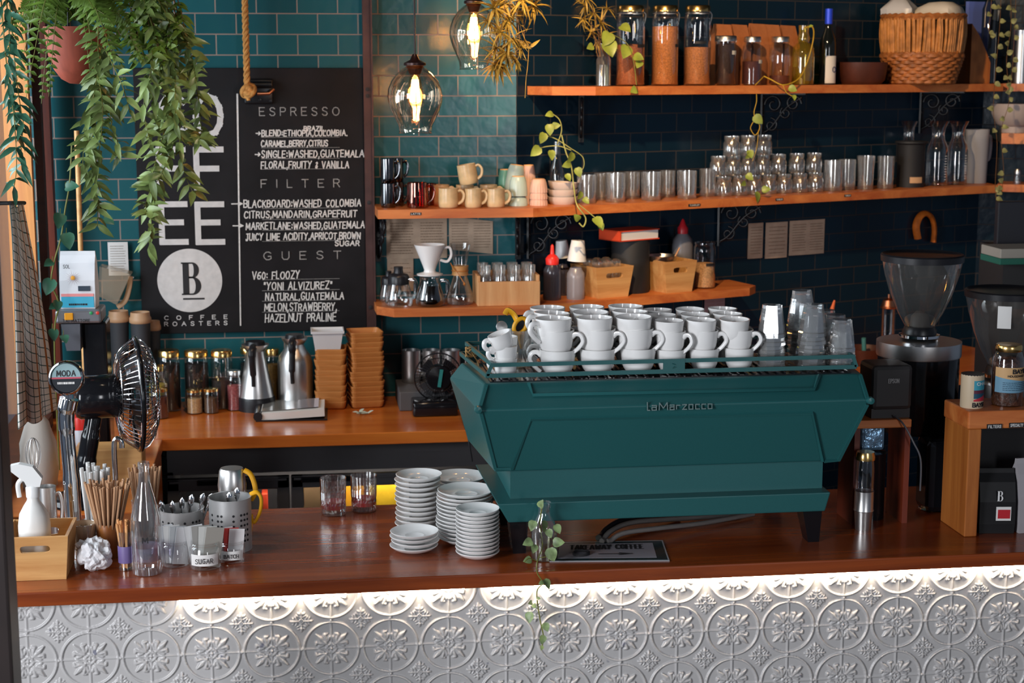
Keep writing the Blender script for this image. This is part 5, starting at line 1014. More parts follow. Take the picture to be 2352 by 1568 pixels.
def flask(px, pyt, w_, d, lb, taper):
    P, r, h = itY(px, pyt, w_, WY-d, ZB); t = thing('thermos_flask', lb, 'thermos', tuple(P), -PI/2-.15, 'steel thermos flasks')
    if taper: pr = [(.0001, 0), (r, 0), (r*1.0, h*.17), (r*.93, h*.22), (r*.48, h*.86), (r*.5, h*.88)]
    else: pr = [(.0001, 0), (r*.97, 0), (r, h*.02), (r, h*.62), (r*.9, h*.71), (r*.62, h*.8), (r*.52, h*.86), (r*.55, h*.9)]
    if taper: add(t, 'base_band', [(.0001, -.0002), (r*1.01, 0), (r*1.012, h*.17), (r*.97, h*.2)], black_plastic, 36)
    add(t, 'flask_body', pr, steel, 40)
    add(t, 'spout_collar', [(r*.5, h*.86), (r*.72, h*.93), (r*.75, h*.955), (r*.6, h*.95), (.0001, h*.95)], steel, 30); add(t, 'lid', [(r*.55, h*.945), (r*.5, h), (.0001, h)], black_plastic, 24)
    m = MB(); ly = (lambda f: r*(1-.52*f)) if taper else (lambda f: r*1.02)
    m.tube(bez([(r*.5, 0, h*.93), (r*.95, 0, h*.9), (max(r*1.05, 0)*.98, 0, h*.75), (ly(.55)*1.22, 0, h*.55), (ly(.4)*1.08, 0, h*.38)], 7), [.013]*12+[.011]*10+[.007]*7, 8, flat=1.2); m.build('handle', black_plastic, t)
flask(590, 783, 84, .19, 'tapered steel thermos flask with a black base behind the open binder', True); flask(680, 767, 80, .17, 'straight steel thermos flask beside the stacked wooden trays', False)
# stacked square wooden trays
def trays(px, pyt, w_, d, n, lbs, rz):
    P, r, h = itY(px, pyt, w_, WY-d, ZB); s = r*2*.9; step = h/(n+1.0)*1.03; src = None
    for i in range(n):
        m = MB(); sx = s/2; hh_ = step*1.55
        rr = lambda k, z, q=6: [(k*sx*(1 if a in (0, 3) else -1)*1, 0, z) for a in range(4)]
        def loop(k, z):
            out = []; c = .22*sx
            for (ax, ay, st) in ((1, 1, 0), (-1, 1, 1), (-1, -1, 2), (1, -1, 3)):
                for j in range(4): a = PI/2*(st+j/3); out.append((ax*(k*sx-c)+c*cos(a), ay*(k*sx-c)+c*sin(a), z))
            return out
        if src is None:
            L = [loop(.84, 0), loop(.93, step*.3), loop(1.0, hh_*.85), loop(1.0, hh_), loop(.94, hh_), loop(.85, step*.55), loop(.7, step*.5)]
            vs = [p for l in L for p in l]; fs = []
            for k in range(len(L)-1):
                for j in range(16): j2 = (j+1) % 16; fs.append((k*16+j, k*16+j2, k*16+16+j2, k*16+16+j))
            fs += [tuple(range(15, -1, -1)), tuple(range(96, 112))]; m.add(vs, fs); src = m.build('wooden_tray', tray_wood, loc=tuple(P), rot=(0, 0, rz)); tag(src, lbs(i), 'tray', 'stacked wooden trays')
        else: dup(src, (P[0]+random.uniform(-.003, .003), P[1]+random.uniform(-.003, .003), P[2]+i*step), rot=(0, 0, rz+random.uniform(-.05, .05)), label=lbs(i))
    return P, r, h, step
W = ['lowest', 'second', 'third', 'fourth', 'fifth', 'sixth', 'seventh', 'eighth', 'ninth', 'tenth', 'eleventh', 'twelfth', 'thirteenth', 'fourteenth', 'fifteenth', 'sixteenth', 'seventeenth', 'eighteenth']
P, r, h, stp = trays(762, 795, 78, .18, 11, lambda i: f'{W[i]} square wooden tray from the bench in the shorter stack, under the white tub', -.1)
P2, r2, h2, _ = trays(840, 758, 84, .17, 15, lambda i: f'{W[i]} square wooden tray from the bench in the taller stack', .12)
zt_ = P[2]+11*stp+.006; ww = 72/float(sc(P)); hh_ = float(at_y(748, 755, P[1])[2])-zt_
m = MB(); lo, hi = ww*.39, ww*.5
def box_loop(mb, ks): 
    vs = [(sx*k, sy*k*.9, z) for k, z in ks for sx, sy in ((-1, -1), (1, -1), (1, 1), (-1, 1))]; fs = []
    for q in range(len(ks)-1):
        for j in range(4): fs.append((q*4+j, q*4+(j+1) % 4, q*4+4+(j+1) % 4, q*4+4+j))
    mb.add(vs, fs+[(3, 2, 1, 0), tuple(4*(len(ks)-1)+j for j in range(4))])
box_loop(m, [(lo, 0), (hi*.95, hh_*.88), (hi*1.04, hh_*.88), (hi*1.04, hh_), (hi*.98, hh_), (hi*.92, hh_*.9), (lo*.95, .004)])
tb_ = tag(m.build('plastic_tub', mat('tub_plastic', (.68, .68, .70), .35), loc=(P[0]-.012, P[1]-.01, zt_)), 'open white plastic tub on top of the shorter tray stack', 'tub')
# binder
Pb = at_z(672, 952, ZB); bw = 160/float(sc(Pb)); bi = thing('ring_binder', 'black binder with plastic sleeves lying open on the orange bench', 'binder', (Pb[0], Pb[1], ZB+.001), -.03)
m = MB(); m.box((0, 0, .0025), (bw, .235, .005)); m.tube([(-bw/2+.008, y, .018) for y in (-.117, .117)], .017, 10); m.build('cover', black_plastic, bi)
m = MB(); m.box((.006, .0, .021), (bw-.03, .222, .026), M=RY(-.05)); m.build('pages', paper, bi)
MB().box((-.012, .012, .0395), (bw-.07, .2, .001), M=RY(-.06)).build('clear_sleeve', thin('sleeve', base=.2, edge=.6, rough=.08), bi)
MB().box((-.05, .012, .0383), (bw*.46, .185, .0012), M=RY(-.06)).build('printed_sheet', paper, bi); MB().box((.062, .0, .0387), (bw*.3, .16, .0012), M=RY(-.06)).build('loose_sheet', mat('lilac_paper', (.62, .6, .68), .7), bi)
Pf = at_z(835, 950, ZB); m = MB()
for i in range(10): leaf(m, (random.uniform(-.02, .02), random.uniform(-.02, .02), .003), (random.uniform(-1, 1), random.uniform(-1, .6), .25), (0, -.3, 1), .026, .013, 4, .2, 'oval')
tag(m.build('flower_sprig', mat('pale_petals', (.55, .62, .52), .6), loc=tuple(Pf)), 'small sprig of pale flowers lying on the orange bench', 'flowers')
# steel cups, grey box, clip fan
for i, (px, d, lb) in enumerate(((945, .10, 'leftmost steel milk cup behind the small clip fan'), (990, .09, 'middle steel milk cup behind the small clip fan'), (1036, .09, 'rightmost steel milk cup behind the small clip fan'))):
    P, r, h = itY(px, 803, 44, WY-d, ZB+.075); mug('steel_cup', P, r, h, steel, lb, 'cup', 'steel cups', 0)
q0, q1 = colY(918, WY-.30, ZB), colY(1060, WY-.30, ZB)
tag(MB().box(((q0[0]+q1[0])/2, WY-.17, ZB+.0375), (q1[0]-q0[0], .26, .0745), bev=.004).build('grey_box', mat('grey_box', hx('5c5a5c'), .6, .2)), 'low grey metal box the steel cups stand on', 'box')
def fan(t, R, depth, M_, n=40, hub=None):
    m = MB()
    for k in range(n):
        a = 2*PI*k/n; m.tube(bez([(.22*R*cos(a), .22*R*sin(a), depth*.5), (.6*R*cos(a+.12), .6*R*sin(a+.12), depth*.48), (.93*R*cos(a+.2), .93*R*sin(a+.2), depth*.25), (R*cos(a+.2), R*sin(a+.2), 0)], 3), R*.008, 4, M=M_); m.tube(bez([(.25*R*cos(a), .25*R*sin(a), -depth*.5), (.75*R*cos(a-.1), .75*R*sin(a-.1), -depth*.42), (R*cos(a-.1), R*sin(a-.1), 0)], 3), R*.008, 4, M=M_)
    for rr, z, th in ((1, 0, .03), (.6, depth*.48, .012), (.82, depth*.38, .01), (.75, -depth*.42, .01)): m.tube([(R*rr*cos(a), R*rr*sin(a), z) for a in sp(lambda q: q, 0, 2*PI, 49)[:-1]], R*th, 6, closed=True, M=M_)
    return m
Pn = at_y(1006, 865, 2.0); sF = float(sc(Pn)); R = 55/sF
cfn = thing('clip_fan', 'small round black clip fan on a square base on the orange bench', 'fan', tuple(Pn))
Mf = RZ(.1)@RX(PI/2); fan(None, R, .05, Mf, 44).build('cage', chrome and mat('black_chrome', (.1, .1, .11), .18, .9), cfn); m = MB(); m.lathe([(.0001, .03), (R*.5, .028), (R*.52, .022), (R*.5, -.02), (.0001, -.03)], 28, M=Mf); m.build('hub', black_gloss, cfn)
m = MB()
for i in range(4): a = PI/2*i+.3; m.add([Mf@Vector((R*.3*cos(a), R*.3*sin(a), .004)), Mf@Vector((R*.9*cos(a+.1), R*.9*sin(a+.1), -.008)), Mf@Vector((R*.85*cos(a+.9), R*.85*sin(a+.9), .008)), Mf@Vector((R*.3*cos(a+.9), R*.3*sin(a+.9), .01))], [(0, 1, 2, 3)])
m.build('blades', black_plastic, cfn); MB().box((0, 0, 0), (R*.14, .003, R*.75), M=T(.006, -.034, 0)@RY(.15)).build('label', mat('teal_sticker', hx('2a7a78'), .4), cfn)
zb_ = ZB-Pn[2]; m = MB(); bwid = 102/sF; m.box((-.018, -.03, zb_+.028), (bwid, .12, .055), bev=.008); m.tube([(0, .01, zb_+.05), (0, .012, -R*.9)], .012, 8); m.tube([(R*1.06*cos(a), .005, R*1.06*sin(a)) for a in sp(lambda q: q, -PI/2-.2, .4, 20)], .006, 6); m.build('base', black_gloss, cfn)
cdm = MB(); cdm.tube(bez([V3(1040, 870, 1.9), V3(1052, 920, 1.8), V3(1065, 970, 1.7), V3(1075, 1005, 1.64), V3(1085, 1060, 1.62)], 8), .003, 6); cdm.build('cord', black_plastic, None); cdo = bpy.data.objects['cord.002'] if 'cord.002' in bpy.data.objects else None
cdo = [o for o in COL.objects if o.name.startswith('cord') and o.parent is None][0]; cdo.parent = cfn; cdo.matrix_parent_inverse = Matrix.Translation(Pn).inverted()
# ------------------------------------------------------------ left end: cups, scoop, dispenser, towel, fan, tap
def pcup(px, pyt, pyl, w_, d, lb, zb=ZB): 
    P, r, h = itY(px, pyt, w_, WY-d, zb); t = thing('takeaway_cup', lb, 'cup', tuple(P), 0, 'takeaway cups'); add(t, 'cup_body', [(.0001, 0), (r*.62, 0), (r*.9, h*.9), (r*.93, h*.91)], mat('dark_cup', hx('33363a'), .6)); add(t, 'lid', [(r*.9, h*.89), (r, h*.9), (r, h*.94), (r*.9, h*.955), (r*.86, h), (r*.8, h*.995), (r*.78, h*.97), (.0001, h*.965)], mat('tan_lid', hx('b08a68'), .5))
pcup(281, 713, 0, 50, .12, 'tall stack of grey takeaway cups under a tan lid, left of its twin'); pcup(330, 716, 0, 50, .14, 'tall stack of grey takeaway cups under a tan lid beside the chalkboard'); pcup(360, 736, 0, 32, .08, 'small dark takeaway cup with a tan lid at the chalkboard edge')
# grinder tower with the coffee bag on top
YG = 1.3; Pg = colY(182, YG, ZB); sG = float(sc(at_y(182, 740, YG)))
def gz(py): return float(at_y(182, py, YG)[2])
def gx_(px, py=740): return float(at_y(px, py, YG)[0])
gd = thing('coffee_doser', 'grey topped coffee doser with an orange switch behind the tap', 'coffee doser', (Pg[0], YG, ZB))
ox = Pg[0]; m = MB(); m.box(((gx_(128)+gx_(234))/2-ox, .06, (gz(711)+gz(742))/2-ZB), (gx_(234)-gx_(128), .14, gz(711)-gz(742)), bev=.008); hd_ = m.build('control_head', mat('doser_grey', hx('8a8a90'), .3, .6), gd)
MB().box(((gx_(150)+gx_(170))/2-ox, -.012, (gz(717)+gz(733))/2-ZB), (gx_(170)-gx_(150), .006, gz(717)-gz(733)), bev=.002).build('orange_switch', mat('orange_switch', hx('f0a020'), .35), hd_)
for px, c in ((211, '2a9a5a'), (226, 'd83a30')): MB().lathe([(.0001, .004), (.0055, .003), (.0055, 0)], 12, M=T(gx_(px)-ox, -.0105, gz(718)-ZB)@RX(PI/2)).build('indicator_button', mat('btn'+c, hx(c), .3), hd_)
tx = MB(); write(tx, 'TAI-MATTORE', gx_(146)-ox, gz(738)-ZB, 6/sG, 1.2/sG, -.0105, width=60/sG); tx.build('maker_name', ink, hd_)
m = MB(); k = 1/sG
loft(m, [[(gx_(150)-ox, .0, gz(805)-ZB), (gx_(182)-ox, .0, gz(805)-ZB), (gx_(182)-ox, .08, gz(805)-ZB), (gx_(150)-ox, .08, gz(805)-ZB)], [(gx_(140)-ox, -.005, gz(743)-ZB), (gx_(184)-ox, -.005, gz(743)-ZB), (gx_(184)-ox, .09, gz(743)-ZB), (gx_(140)-ox, .09, gz(743)-ZB)]]); m.build('chute', mat('chute_grey', hx('60626a'), .35), gd)
MB().box(((gx_(184)+gx_(240))/2-ox, .1, (gz(742)-ZB)/2), (gx_(240)-gx_(184), .13, gz(742)-ZB-.002), bev=.01).build('column', black_gloss, gd)
# coffee bag with a flower print
zb0 = gz(711)+.001; hb_ = gz(580)-zb0; wb_ = gx_(222)-gx_(140); cb_ = thing('coffee_bag', 'white coffee bag printed with a flower, standing on the doser', 'bag', ((gx_(222)+gx_(140))/2, YG+.05, zb0), -.06)
m = MB(); N = 6
def bag(mb, w_, d_, h_, top=.93):
    vs = []
    for (z, kd, kw) in ((0, 1, .97), (.15, 1.05, 1), (.5, 1, 1), (.8, .6, 1), (.93, .16, 1), (1, .1, .98)):
        vs += [(-w_/2*kw, -d_/2*kd, z*h_), (w_/2*kw, -d_/2*kd, z*h_), (w_/2*kw, d_/2*kd, z*h_), (-w_/2*kw, d_/2*kd, z*h_)]
    fs = [(3, 2, 1, 0), (20, 21, 22, 23)]
    for q in range(5):
        for j in range(4): fs.append((q*4+j, q*4+(j+1) % 4, q*4+4+(j+1) % 4, q*4+4+j))
    mb.add(vs, fs)
bag(m, wb_, .07, hb_); m.build('bag_body', mat('white_foil', (.72, .72, .76), .3), cb_)
yf = -.0385
m = MB(); m.box((0, yf, hb_*.12), (wb_*.92, .001, hb_*.19)); m.build('blue_panel', mat('sky_print', hx('3aa8c8'), .5), cb_); m = MB(); m.box((0, yf, hb_*.245), (wb_*.92, .001, hb_*.05)); m.build('pink_band', mat('pink_print', hx('e89090'), .5), cb_)
m = MB()
for i in range(18): a = 2*PI*i/18; rr = hb_*random.uniform(.12, .17); m.add([(-.012+.004*cos(a), yf-.0005, hb_*.55+.004*sin(a)), (-.012+rr*cos(a), yf-.0005+.0002, hb_*.55+rr*sin(a)*.9), (-.012+.004*cos(a+.35), yf-.0005, hb_*.55+.004*sin(a+.35))], [(0, 1, 2)])
m.build('flower_print', mat('petal_print', hx('8a5a5a'), .6), cb_); MB().lathe([(.0001, .001), (.007, 0)], 12, M=T(-.012, yf-.0012, hb_*.55)@RX(PI/2)).build('flower_centre', mat('yolk', hx('e8a030'), .5), cb_)
m = MB(); write(m, 'Sol'.upper(), -wb_*.36, hb_*.72, .011, .0016, yf, width=.02); scribble(m, -wb_*.25, wb_*.3, hb_*.06, hb_*.1, 1, .006, yf-.001); m.build('print', ink, cb_); MB().box((wb_*.2, yf, hb_*.36), (wb_*.34, .001, hb_*.09), M=RY(.0)).build('photo_print', mat('navy_print', hx('2c3a4a'), .5), cb_)
# clear scoop hung on the wall
t = thing('clear_scoop', 'clear plastic ice scoop with a loop handle hanging beside the coffee bag', 'scoop', (0, 0, 0)); ys = WY-.12
m = MB(); A, B_, C_, D_ = V3(228, 612, ys), V3(300, 630, ys), V3(268, 700, ys), V3(226, 680, ys); m.add([A, B_, C_, D_, A+Vector((0, .09, 0)), B_+Vector((0, .09, 0)), C_+Vector((0, .09, 0)), D_+Vector((0, .09, 0))], [(0, 1, 2, 3), (7, 6, 5, 4), (0, 4, 5, 1), (1, 5, 6, 2), (2, 6, 7, 3)]); m.build('scoop_bowl', thin('scoop_plastic', tint=(.85, .78, .68), base=.1, edge=.5, rough=.15, haze=.18, hcol=(.8, .65, .5)), t)
MB().tube(bez([V3(300, 634, ys+.04), V3(297, 660, ys+.04), V3(288, 690, ys+.04), V3(270, 705, ys+.04)], 7), .008, 8, flat=1.5).build('handle', MT['tan_lid'], t)
m = MB(); m.tube([V3(305, 637, ys+.04), V3(305, 637, WY-.001)], .004, 6); m.build('hook', steel, t)
# checked towel hanging from a rail at the window
def towel():
    N, Mm = 26, 30; vs = []
    L = [(24, 470), (30, 560), (34, 700), (38, 850), (42, 985)]; Rr = [(52, 470), (84, 640), (104, 760), (120, 880), (128, 945)]
    lp = bez([V3(a, b, .78) for a, b in L], 8); rp2 = bez([V3(a, b, .95) for a, b in Rr], 8); n = len(lp)
    for i in range(n):
        for j in range(N+1):
            u = j/N; p = lp[i].lerp(rp2[i], u); amp = .018*(.4+.6*i/n); p = p+Vector((.3*amp*sin(u*15), -amp*sin(u*17+.6), .006*sin(u*9))); vs.append(p)
    fs = [(i*(N+1)+j, i*(N+1)+j+1, (i+1)*(N+1)+j+1, (i+1)*(N+1)+j) for i in range(n-1) for j in range(N)]
    m = MB(); m.add(vs, fs, smooth=True); o = m.build('tea_towel', None or tm); uv = o.data.uv_layers.new(name='u')
    for l in o.data.loops: k = l.vertex_index; uv.data[l.index].uv = ((k % (N+1))/N, (k//(N+1))/n)
    sd = o.modifiers.new('s', 'SOLIDIFY'); sd.thickness = .003; return o
tm = bpy.data.materials.new('checked_cloth'); tm.use_nodes = True; nt = tm.node_tree; b = nt.nodes['Principled BSDF']; b.inputs['Roughness'].default_value = .9
uvn = nt.nodes.new('ShaderNodeUVMap'); sx = nt.nodes.new('ShaderNodeSeparateXYZ'); nt.links.new(uvn.outputs[0], sx.inputs[0])
def band(sock, freq, width, phase=0):
    a = nt.nodes.new('ShaderNodeMath'); a.operation = 'MULTIPLY_ADD'; a.inputs[1].default_value = freq; a.inputs[2].default_value = phase; nt.links.new(sock, a.inputs[0]); f = nt.nodes.new('ShaderNodeMath'); f.operation = 'FRACT'; nt.links.new(a.outputs[0], f.inputs[0]); g = nt.nodes.new('ShaderNodeMath'); g.operation = 'LESS_THAN'; g.inputs[1].default_value = width; nt.links.new(f.outputs[0], g.inputs[0]); return g.outputs[0]
def mixc(fac, a, bcol):
    mx = nt.nodes.new('ShaderNodeMix'); mx.data_type = 'RGBA'; nt.links.new(fac, mx.inputs[0])
    if isinstance(a, tuple): mx.inputs[6].default_value = (*a, 1)
    else: nt.links.new(a, mx.inputs[6])
    mx.inputs[7].default_value = (*bcol, 1); return mx.outputs[2]
c_ = mixc(band(sx.outputs['Y'], 26, .12), hx('f2ece2'), hx('4a6664')); c_ = mixc(band(sx.outputs['X'], 9, .09), c_, hx('203c3c')); c_ = mixc(band(sx.outputs['X'], 3, .10, .4), c_, hx('b06a34')); nt.links.new(c_, b.inputs['Base Color'])
tag(towel(), 'checked cotton tea towel hanging at the far left by the window', 'towel')
tr_ = MB(); a0, a1 = V3(22, 466, .72), V3(56, 466, 1.0); tr_.tube([a0, a1], .006, 8); tr_.tube([a1, Vector((LX+.002, a1.y, a1.z))], .006, 8); tag(tr_.build('towel_rail', black_matte), 'short black rail holding the tea towel', 'rail')
P, r, h = itY(92, 950, 84, 1.05, ZB)
m = MB(); m.lathe([(.0001, 0), (r*.9, 0), (r*1.02, h*.25), (r*.95, h*.6), (r*.6, h*.9), (r*.3, h)], 22, fn=lambda a, z, q: 1+.07*sin(5*a+z*40)); tag(m.build('cloth_sack', mat('grey_sack', hx('b4aca4'), .8), loc=tuple(P)), 'slumped grey sack under the hanging tea towel', 'sack')
# red lidded tub, bamboo drawer box
P, r, h = itY(190, 955, 46, 1.15, ZB+.0)
t = thing('spice_tub', 'white plastic tub with a red lid behind the drinks tap', 'tub', tuple(P)); add(t, 'tub_body', [(.0001, 0), (r*.95, 0), (r, h*.8), (r*.95, h*.82)], mat('tub_white', (.62, .64, .72), .4)); add(t, 'lid', [(r*1.02, h*.8), (r*1.04, h*.97), (r*.98, h), (.0001, h)], red_plastic)
q0, q1 = at_y(168, 1035, .98), at_y(326, 1035, .98)
tag(MB().box(((q0[0]+q1[0])/2, .98+.06, ZB+.5*(q0[2]-ZB)), (q1[0]-q0[0], .12, q0[2]-ZB), bev=.004).build('bamboo_box', bamboo), 'plain bamboo box behind the desk fan stem', 'box')
# desk fan facing right
YD = .85; Pc = at_y(312, 905, YD); sD = float(sc(Pc)); Rf = 128/sD
df = thing('desk_fan', 'black and chrome desk fan seen from the side at the left end', 'fan', tuple(Pc)); Mf = RZ(.2)@RY(PI/2)
fan(None, Rf, .12, Mf, 60).build('cage', chrome, df)
m = MB(); m.tube([Mf@Vector((Rf*1.005*cos(a), Rf*1.005*sin(a), .004)) for a in sp(lambda q: q, 0, 2*PI, 61)[:-1]], Rf*.045, 8, closed=True); m.build('cage_rim', black_gloss, df)
m = MB()
for i in range(4):
    a = PI/2*i+.5; pts = []
    for u in sp(lambda q: q, 0, 1, 6):
        for v in (0, 1): ang = a+v*(.5+.5*u); pts.append(Mf@Vector((Rf*(.15+.75*u)*cos(ang), Rf*(.15+.75*u)*sin(ang), -.018+.04*v)))
    m.add(pts, [(2*k, 2*k+1, 2*k+3, 2*k+2) for k in range(5)], smooth=True)
m.build('blades', mat('smoke_blade', (.12, .12, .13), .15, .5), df)
m = MB(); L_ = 128/sD; m.lathe([(.0001, -L_*1.08), (44/sD, -L_*1.05), (50/sD, -L_*.98), (50/sD, -.055), (40/sD, -.04), (.0001, -.04)], 36, M=Mf); m.build('motor_housing', black_gloss, df)
m = MB(); zf = ZT-Pc[2]; x0_ = -108/sD
m.tube(bez([(x0_+.02, 0, -.04), (x0_+.005, -.01, -.12), (x0_-.01, -.012, zf*.6), (x0_-.03, -.01, zf+.02)], 8), [.024]*8+[.027]*8+[.03]*9, 12, flat=1.1); m.lathe([(.0001, .026), (.08, .024), (.095, .012), (.096, .001), (.0001, .001)], 30, M=T(x0_-.03, -.02, zf)); m.build('stand', black_gloss, df)
# chrome tap with round badge
YT = .42; Pt = colY(152, YT, ZT); sT = float(sc(at_y(155, 860, YT)))
tp = thing('drinks_tap', 'tall chrome drinks tap with a round badge at the left of the counter', 'tap', tuple(Pt)); zz = lambda py: float(at_y(155, py, YT)[2])-ZT
xx = lambda px: float(at_y(px, 900, YT)[0])-Pt[0]
m = MB(); m.tube(bez([(xx(156), 0, .002), (xx(154), 0, zz(1100)), (xx(150), 0, zz(1000)), (xx(150), 0, zz(950)), (xx(158), 0, zz(915))], 9), [19/sT]*10+[17/sT]*10+[19/sT]*9+[22/sT]*8, 18, flat=1); m.lathe([(.0001, .012), (.038, .01), (.042, 0)], 24, M=T(xx(156), 0, 0)); m.tube([(xx(158), 0, zz(915)), (xx(157), .0, zz(895))], 14/sT, 12); m.build('tap_column', chrome, tp)
Mb = T(xx(157), -.022, zz(864))@RX(PI/2-.12)
m = MB(); m.lathe([(.0001, -.02), (38/sT, -.02), (40/sT, -.012), (40/sT, .008), (35/sT, .014), (33/sT, .006), (.0001, .006)], 36, M=Mb); m.build('badge_rim', chrome, tp)
m = MB(); Rb = 33/sT
def halfdisc(mb, a0, a1, z): n = 20; mb.add([Mb@Vector((Rb*cos(a0+(a1-a0)*i/n), Rb*sin(a0+(a1-a0)*i/n), z)) for i in range(n+1)], [tuple(range(n+1))])
halfdisc(m, .06, PI-.06, .0085); bd_ = m.build('badge_upper', mat('badge_blue', hx('8aa4a8'), .35), tp); m = MB(); halfdisc(m, -PI+.06, -.06, .0085); m.build('badge_lower', mat('badge_black', hx('20242a'), .3), tp); m = MB(); m.add([Mb@Vector(p) for p in ((-Rb, -.0022, .0088), (Rb, -.0022, .0088), (Rb, .0022, .0088), (-Rb, .0022, .0088))], [(0, 1, 2, 3)]); m.build('badge_stripe', mat('badge_red', hx('b84858'), .4), tp)
m = MB(); tm_ = MB(); write(tm_, 'MODA', -Rb*.62, 0, 12/sT, 2.2/sT, 0, width=Rb*1.24, gap=.3); m.add([Mb@Vector((x, z+Rb*.14, .0092-y)) for x, y, z in tm_.v], tm_.f); m.build('badge_lettering', ink, tp)
m = MB(); tm_ = MB(); scribble(tm_, -Rb*.6, Rb*.6, -Rb*.5, -Rb*.2, 1, 5/sT, 0); m.add([Mb@Vector((x, z, .0092-y)) for x, y, z in tm_.v], tm_.f); m.build('badge_script', chalk, tp)
# thin chrome rinse spout
YS = .55; m = MB(); m.tube(bez([V3(266, 1190, YS), V3(265, 1100, YS), V3(262, 1030, YS), V3(266, 1008, YS), V3(278, 1012, YS), V3(280, 1028, YS)], 8), .0075, 10); m.v = [(x, y, max(z, ZT)) for x, y, z in m.v]; tag(m.build('rinse_spout', chrome), 'thin chrome rinse spout among the straws', 'tap')
# ------------------------------------------------------------ cups on the espresso machine
def cup_proto(r, h, lb, name, grp):
    w_ = .0028; pr = [(.56, 0), (.6, .03), (.62, .06), (.78, .2), (.88, .36), (.93, .6), (.97, .84), (1, 1)]
    o = MB().lathe([(.0001, .0)]+[(r*a, h*b) for a, b in pr]+[(r*a-w_, max(h*b, .004)) for a, b in reversed(pr)]+[(.0001, .004)], 36).build(name, white_china); tag(o, lb, 'cup', grp)
    hp = bez([(r*.9, 0, h*.74), (r*1.12, 0, h*.86), (r*1.4, 0, h*.82), (r*1.52, 0, h*.58), (r*1.28, 0, h*.32), (r*.93, 0, h*.10)], 7)
    MB().tube(hp, [.0066-.0018*i/len(hp) for i in range(len(hp))], 8, flat=1.25).build('handle', white_china, o); return o
CW, CS, proto_w, proto_s = .0495, .0415, None, None
rowY = [.214, .315, .413]; cols = [(1281, 0), (1372, 0), (1462, 0), (1541, 1), (1618, 1), (1694, 1)]
rowN = ['front', 'middle', 'back']; levN = ['bottom', 'middle', 'top']
for ri, yy in enumerate(rowY):
    for ci, (px, small) in enumerate(cols):
        for lv in range(3):
            lb = f'{levN[lv]} white cup, {W[ci] if ci else "first"} stack from the left, {rowN[ri]} row on the machine'
            P = colY(px, .218, ZC); dx = [0, -.004, -.011][lv]+random.uniform(-.003, .003); r, h = (CS, .0635) if small else (CW, .0695)
            z = ZC+[0, .0535, .0535+.031][lv]*(1 if not small else .93)+.0003; lean = [0, 0, random.uniform(-.05, .03)][lv]
            loc = (P[0]+dx+.008*ri, yy, z); rot = (random.uniform(-.01, .02)*(lv == 2), lean, [PI*.95 if ci == 0 else 1.9, -.5, PI+.3 if ci == 0 else 1.35][lv]+random.uniform(-.15, .15))
            if not small:
                if proto_w is None: proto_w = cup_proto(r, h, lb, 'coffee_cup', 'white cups stacked on the machine'); proto_w.location = loc; proto_w.rotation_euler = rot; continue
                dup(proto_w, loc, rot, lb)
            else:
                if proto_s is None: proto_s = cup_proto(r, h, lb, 'coffee_cup', 'white cups stacked on the machine'); proto_s.location = loc; proto_s.rotation_euler = rot; continue
                dup(proto_s, loc, rot, lb)
P = colY(1161, .205, ZC); pe = cup_proto(.0325, .05, 'bottom small espresso cup at the left end of the machine rail', 'espresso_cup', 'small espresso cups'); pe.location = (P[0], .205, ZC); pe.rotation_euler = (0, 0, 2.6)
dup(pe, (P[0], .205, ZC+.034), (0, 0, -2.9), 'second small espresso cup, nested in the bottom one at the left end'); dup(pe, (P[0]-.002, .2, ZC+.072), (0, .34, PI+.15), 'small espresso cup tipped to the right on top of the left end stack')
q = dup(pe, (P[0]+.012, .285, ZC), (0, 0, 1.5), 'rear small espresso cup behind the tipped one'); dup(pe, (P[0]+.012, .285, ZC+.046), (0, 0, 2.2), 'upper rear small espresso cup behind the tipped one')
# tools behind the small cups
P = colY(1195, .37, ZC); hgl = tag(MB().lathe([(.0001, 0), (.03, 0), (.033, .10), (.031, .10), (.028, .006), (.0001, .006)], 24).build('tool_glass', glass_fog, loc=tuple(P)), 'fogged glass holding the yellow tool behind the small cups', 'glass')
yt = thing('yellow_strainer', 'yellow handled strainer with a black oval standing behind the small cups', 'strainer', (0, 0, 0)); a, b_ = V3(1170, 715, .37), V3(1192, 765, .36)
m = MB(); m.tube(bez([V3(1160, 722, .37), V3(1167, 712, .37), V3(1180, 722, .37), V3(1188, 738, .365)], 6), .010, 8, flat=.6); m.tube([V3(1195, 748, .36)+Vector((.021*cos(t)*.8+.006*sin(t), 0, .021*sin(t))) for t in sp(lambda q: q, 0, 2*PI, 25)[:-1]], .006, 8, closed=True); m.tube([V3(1196, 765, .36), V3(1198, 800, .37)], [.011, .004], 8); m.build('frame', yellow_plastic, yt)
c = V3(1195, 748, .362); MB().add([tuple(c+Vector((.019*cos(t)*.8+.005*sin(t), 0, .019*sin(t)))) for t in sp(lambda q: q, 0, 2*PI, 25)[:-1]], [tuple(range(24))]).build('black_oval', black_gloss, yt)
c = V3(1153, 750, .34); m = MB(); m.lathe([(.0001, .002), (.0155, .001), (.0165, -.002), (.0001, -.003)], 20, M=T(*c)@RY(.5)@RX(PI/2-.35)); m.tube([c, c+Vector((.012, .03, -.09))], .003, 6); tag(m.build('steel_spoon', steel), 'round steel spoon propped behind the rear small cups', 'spoon')
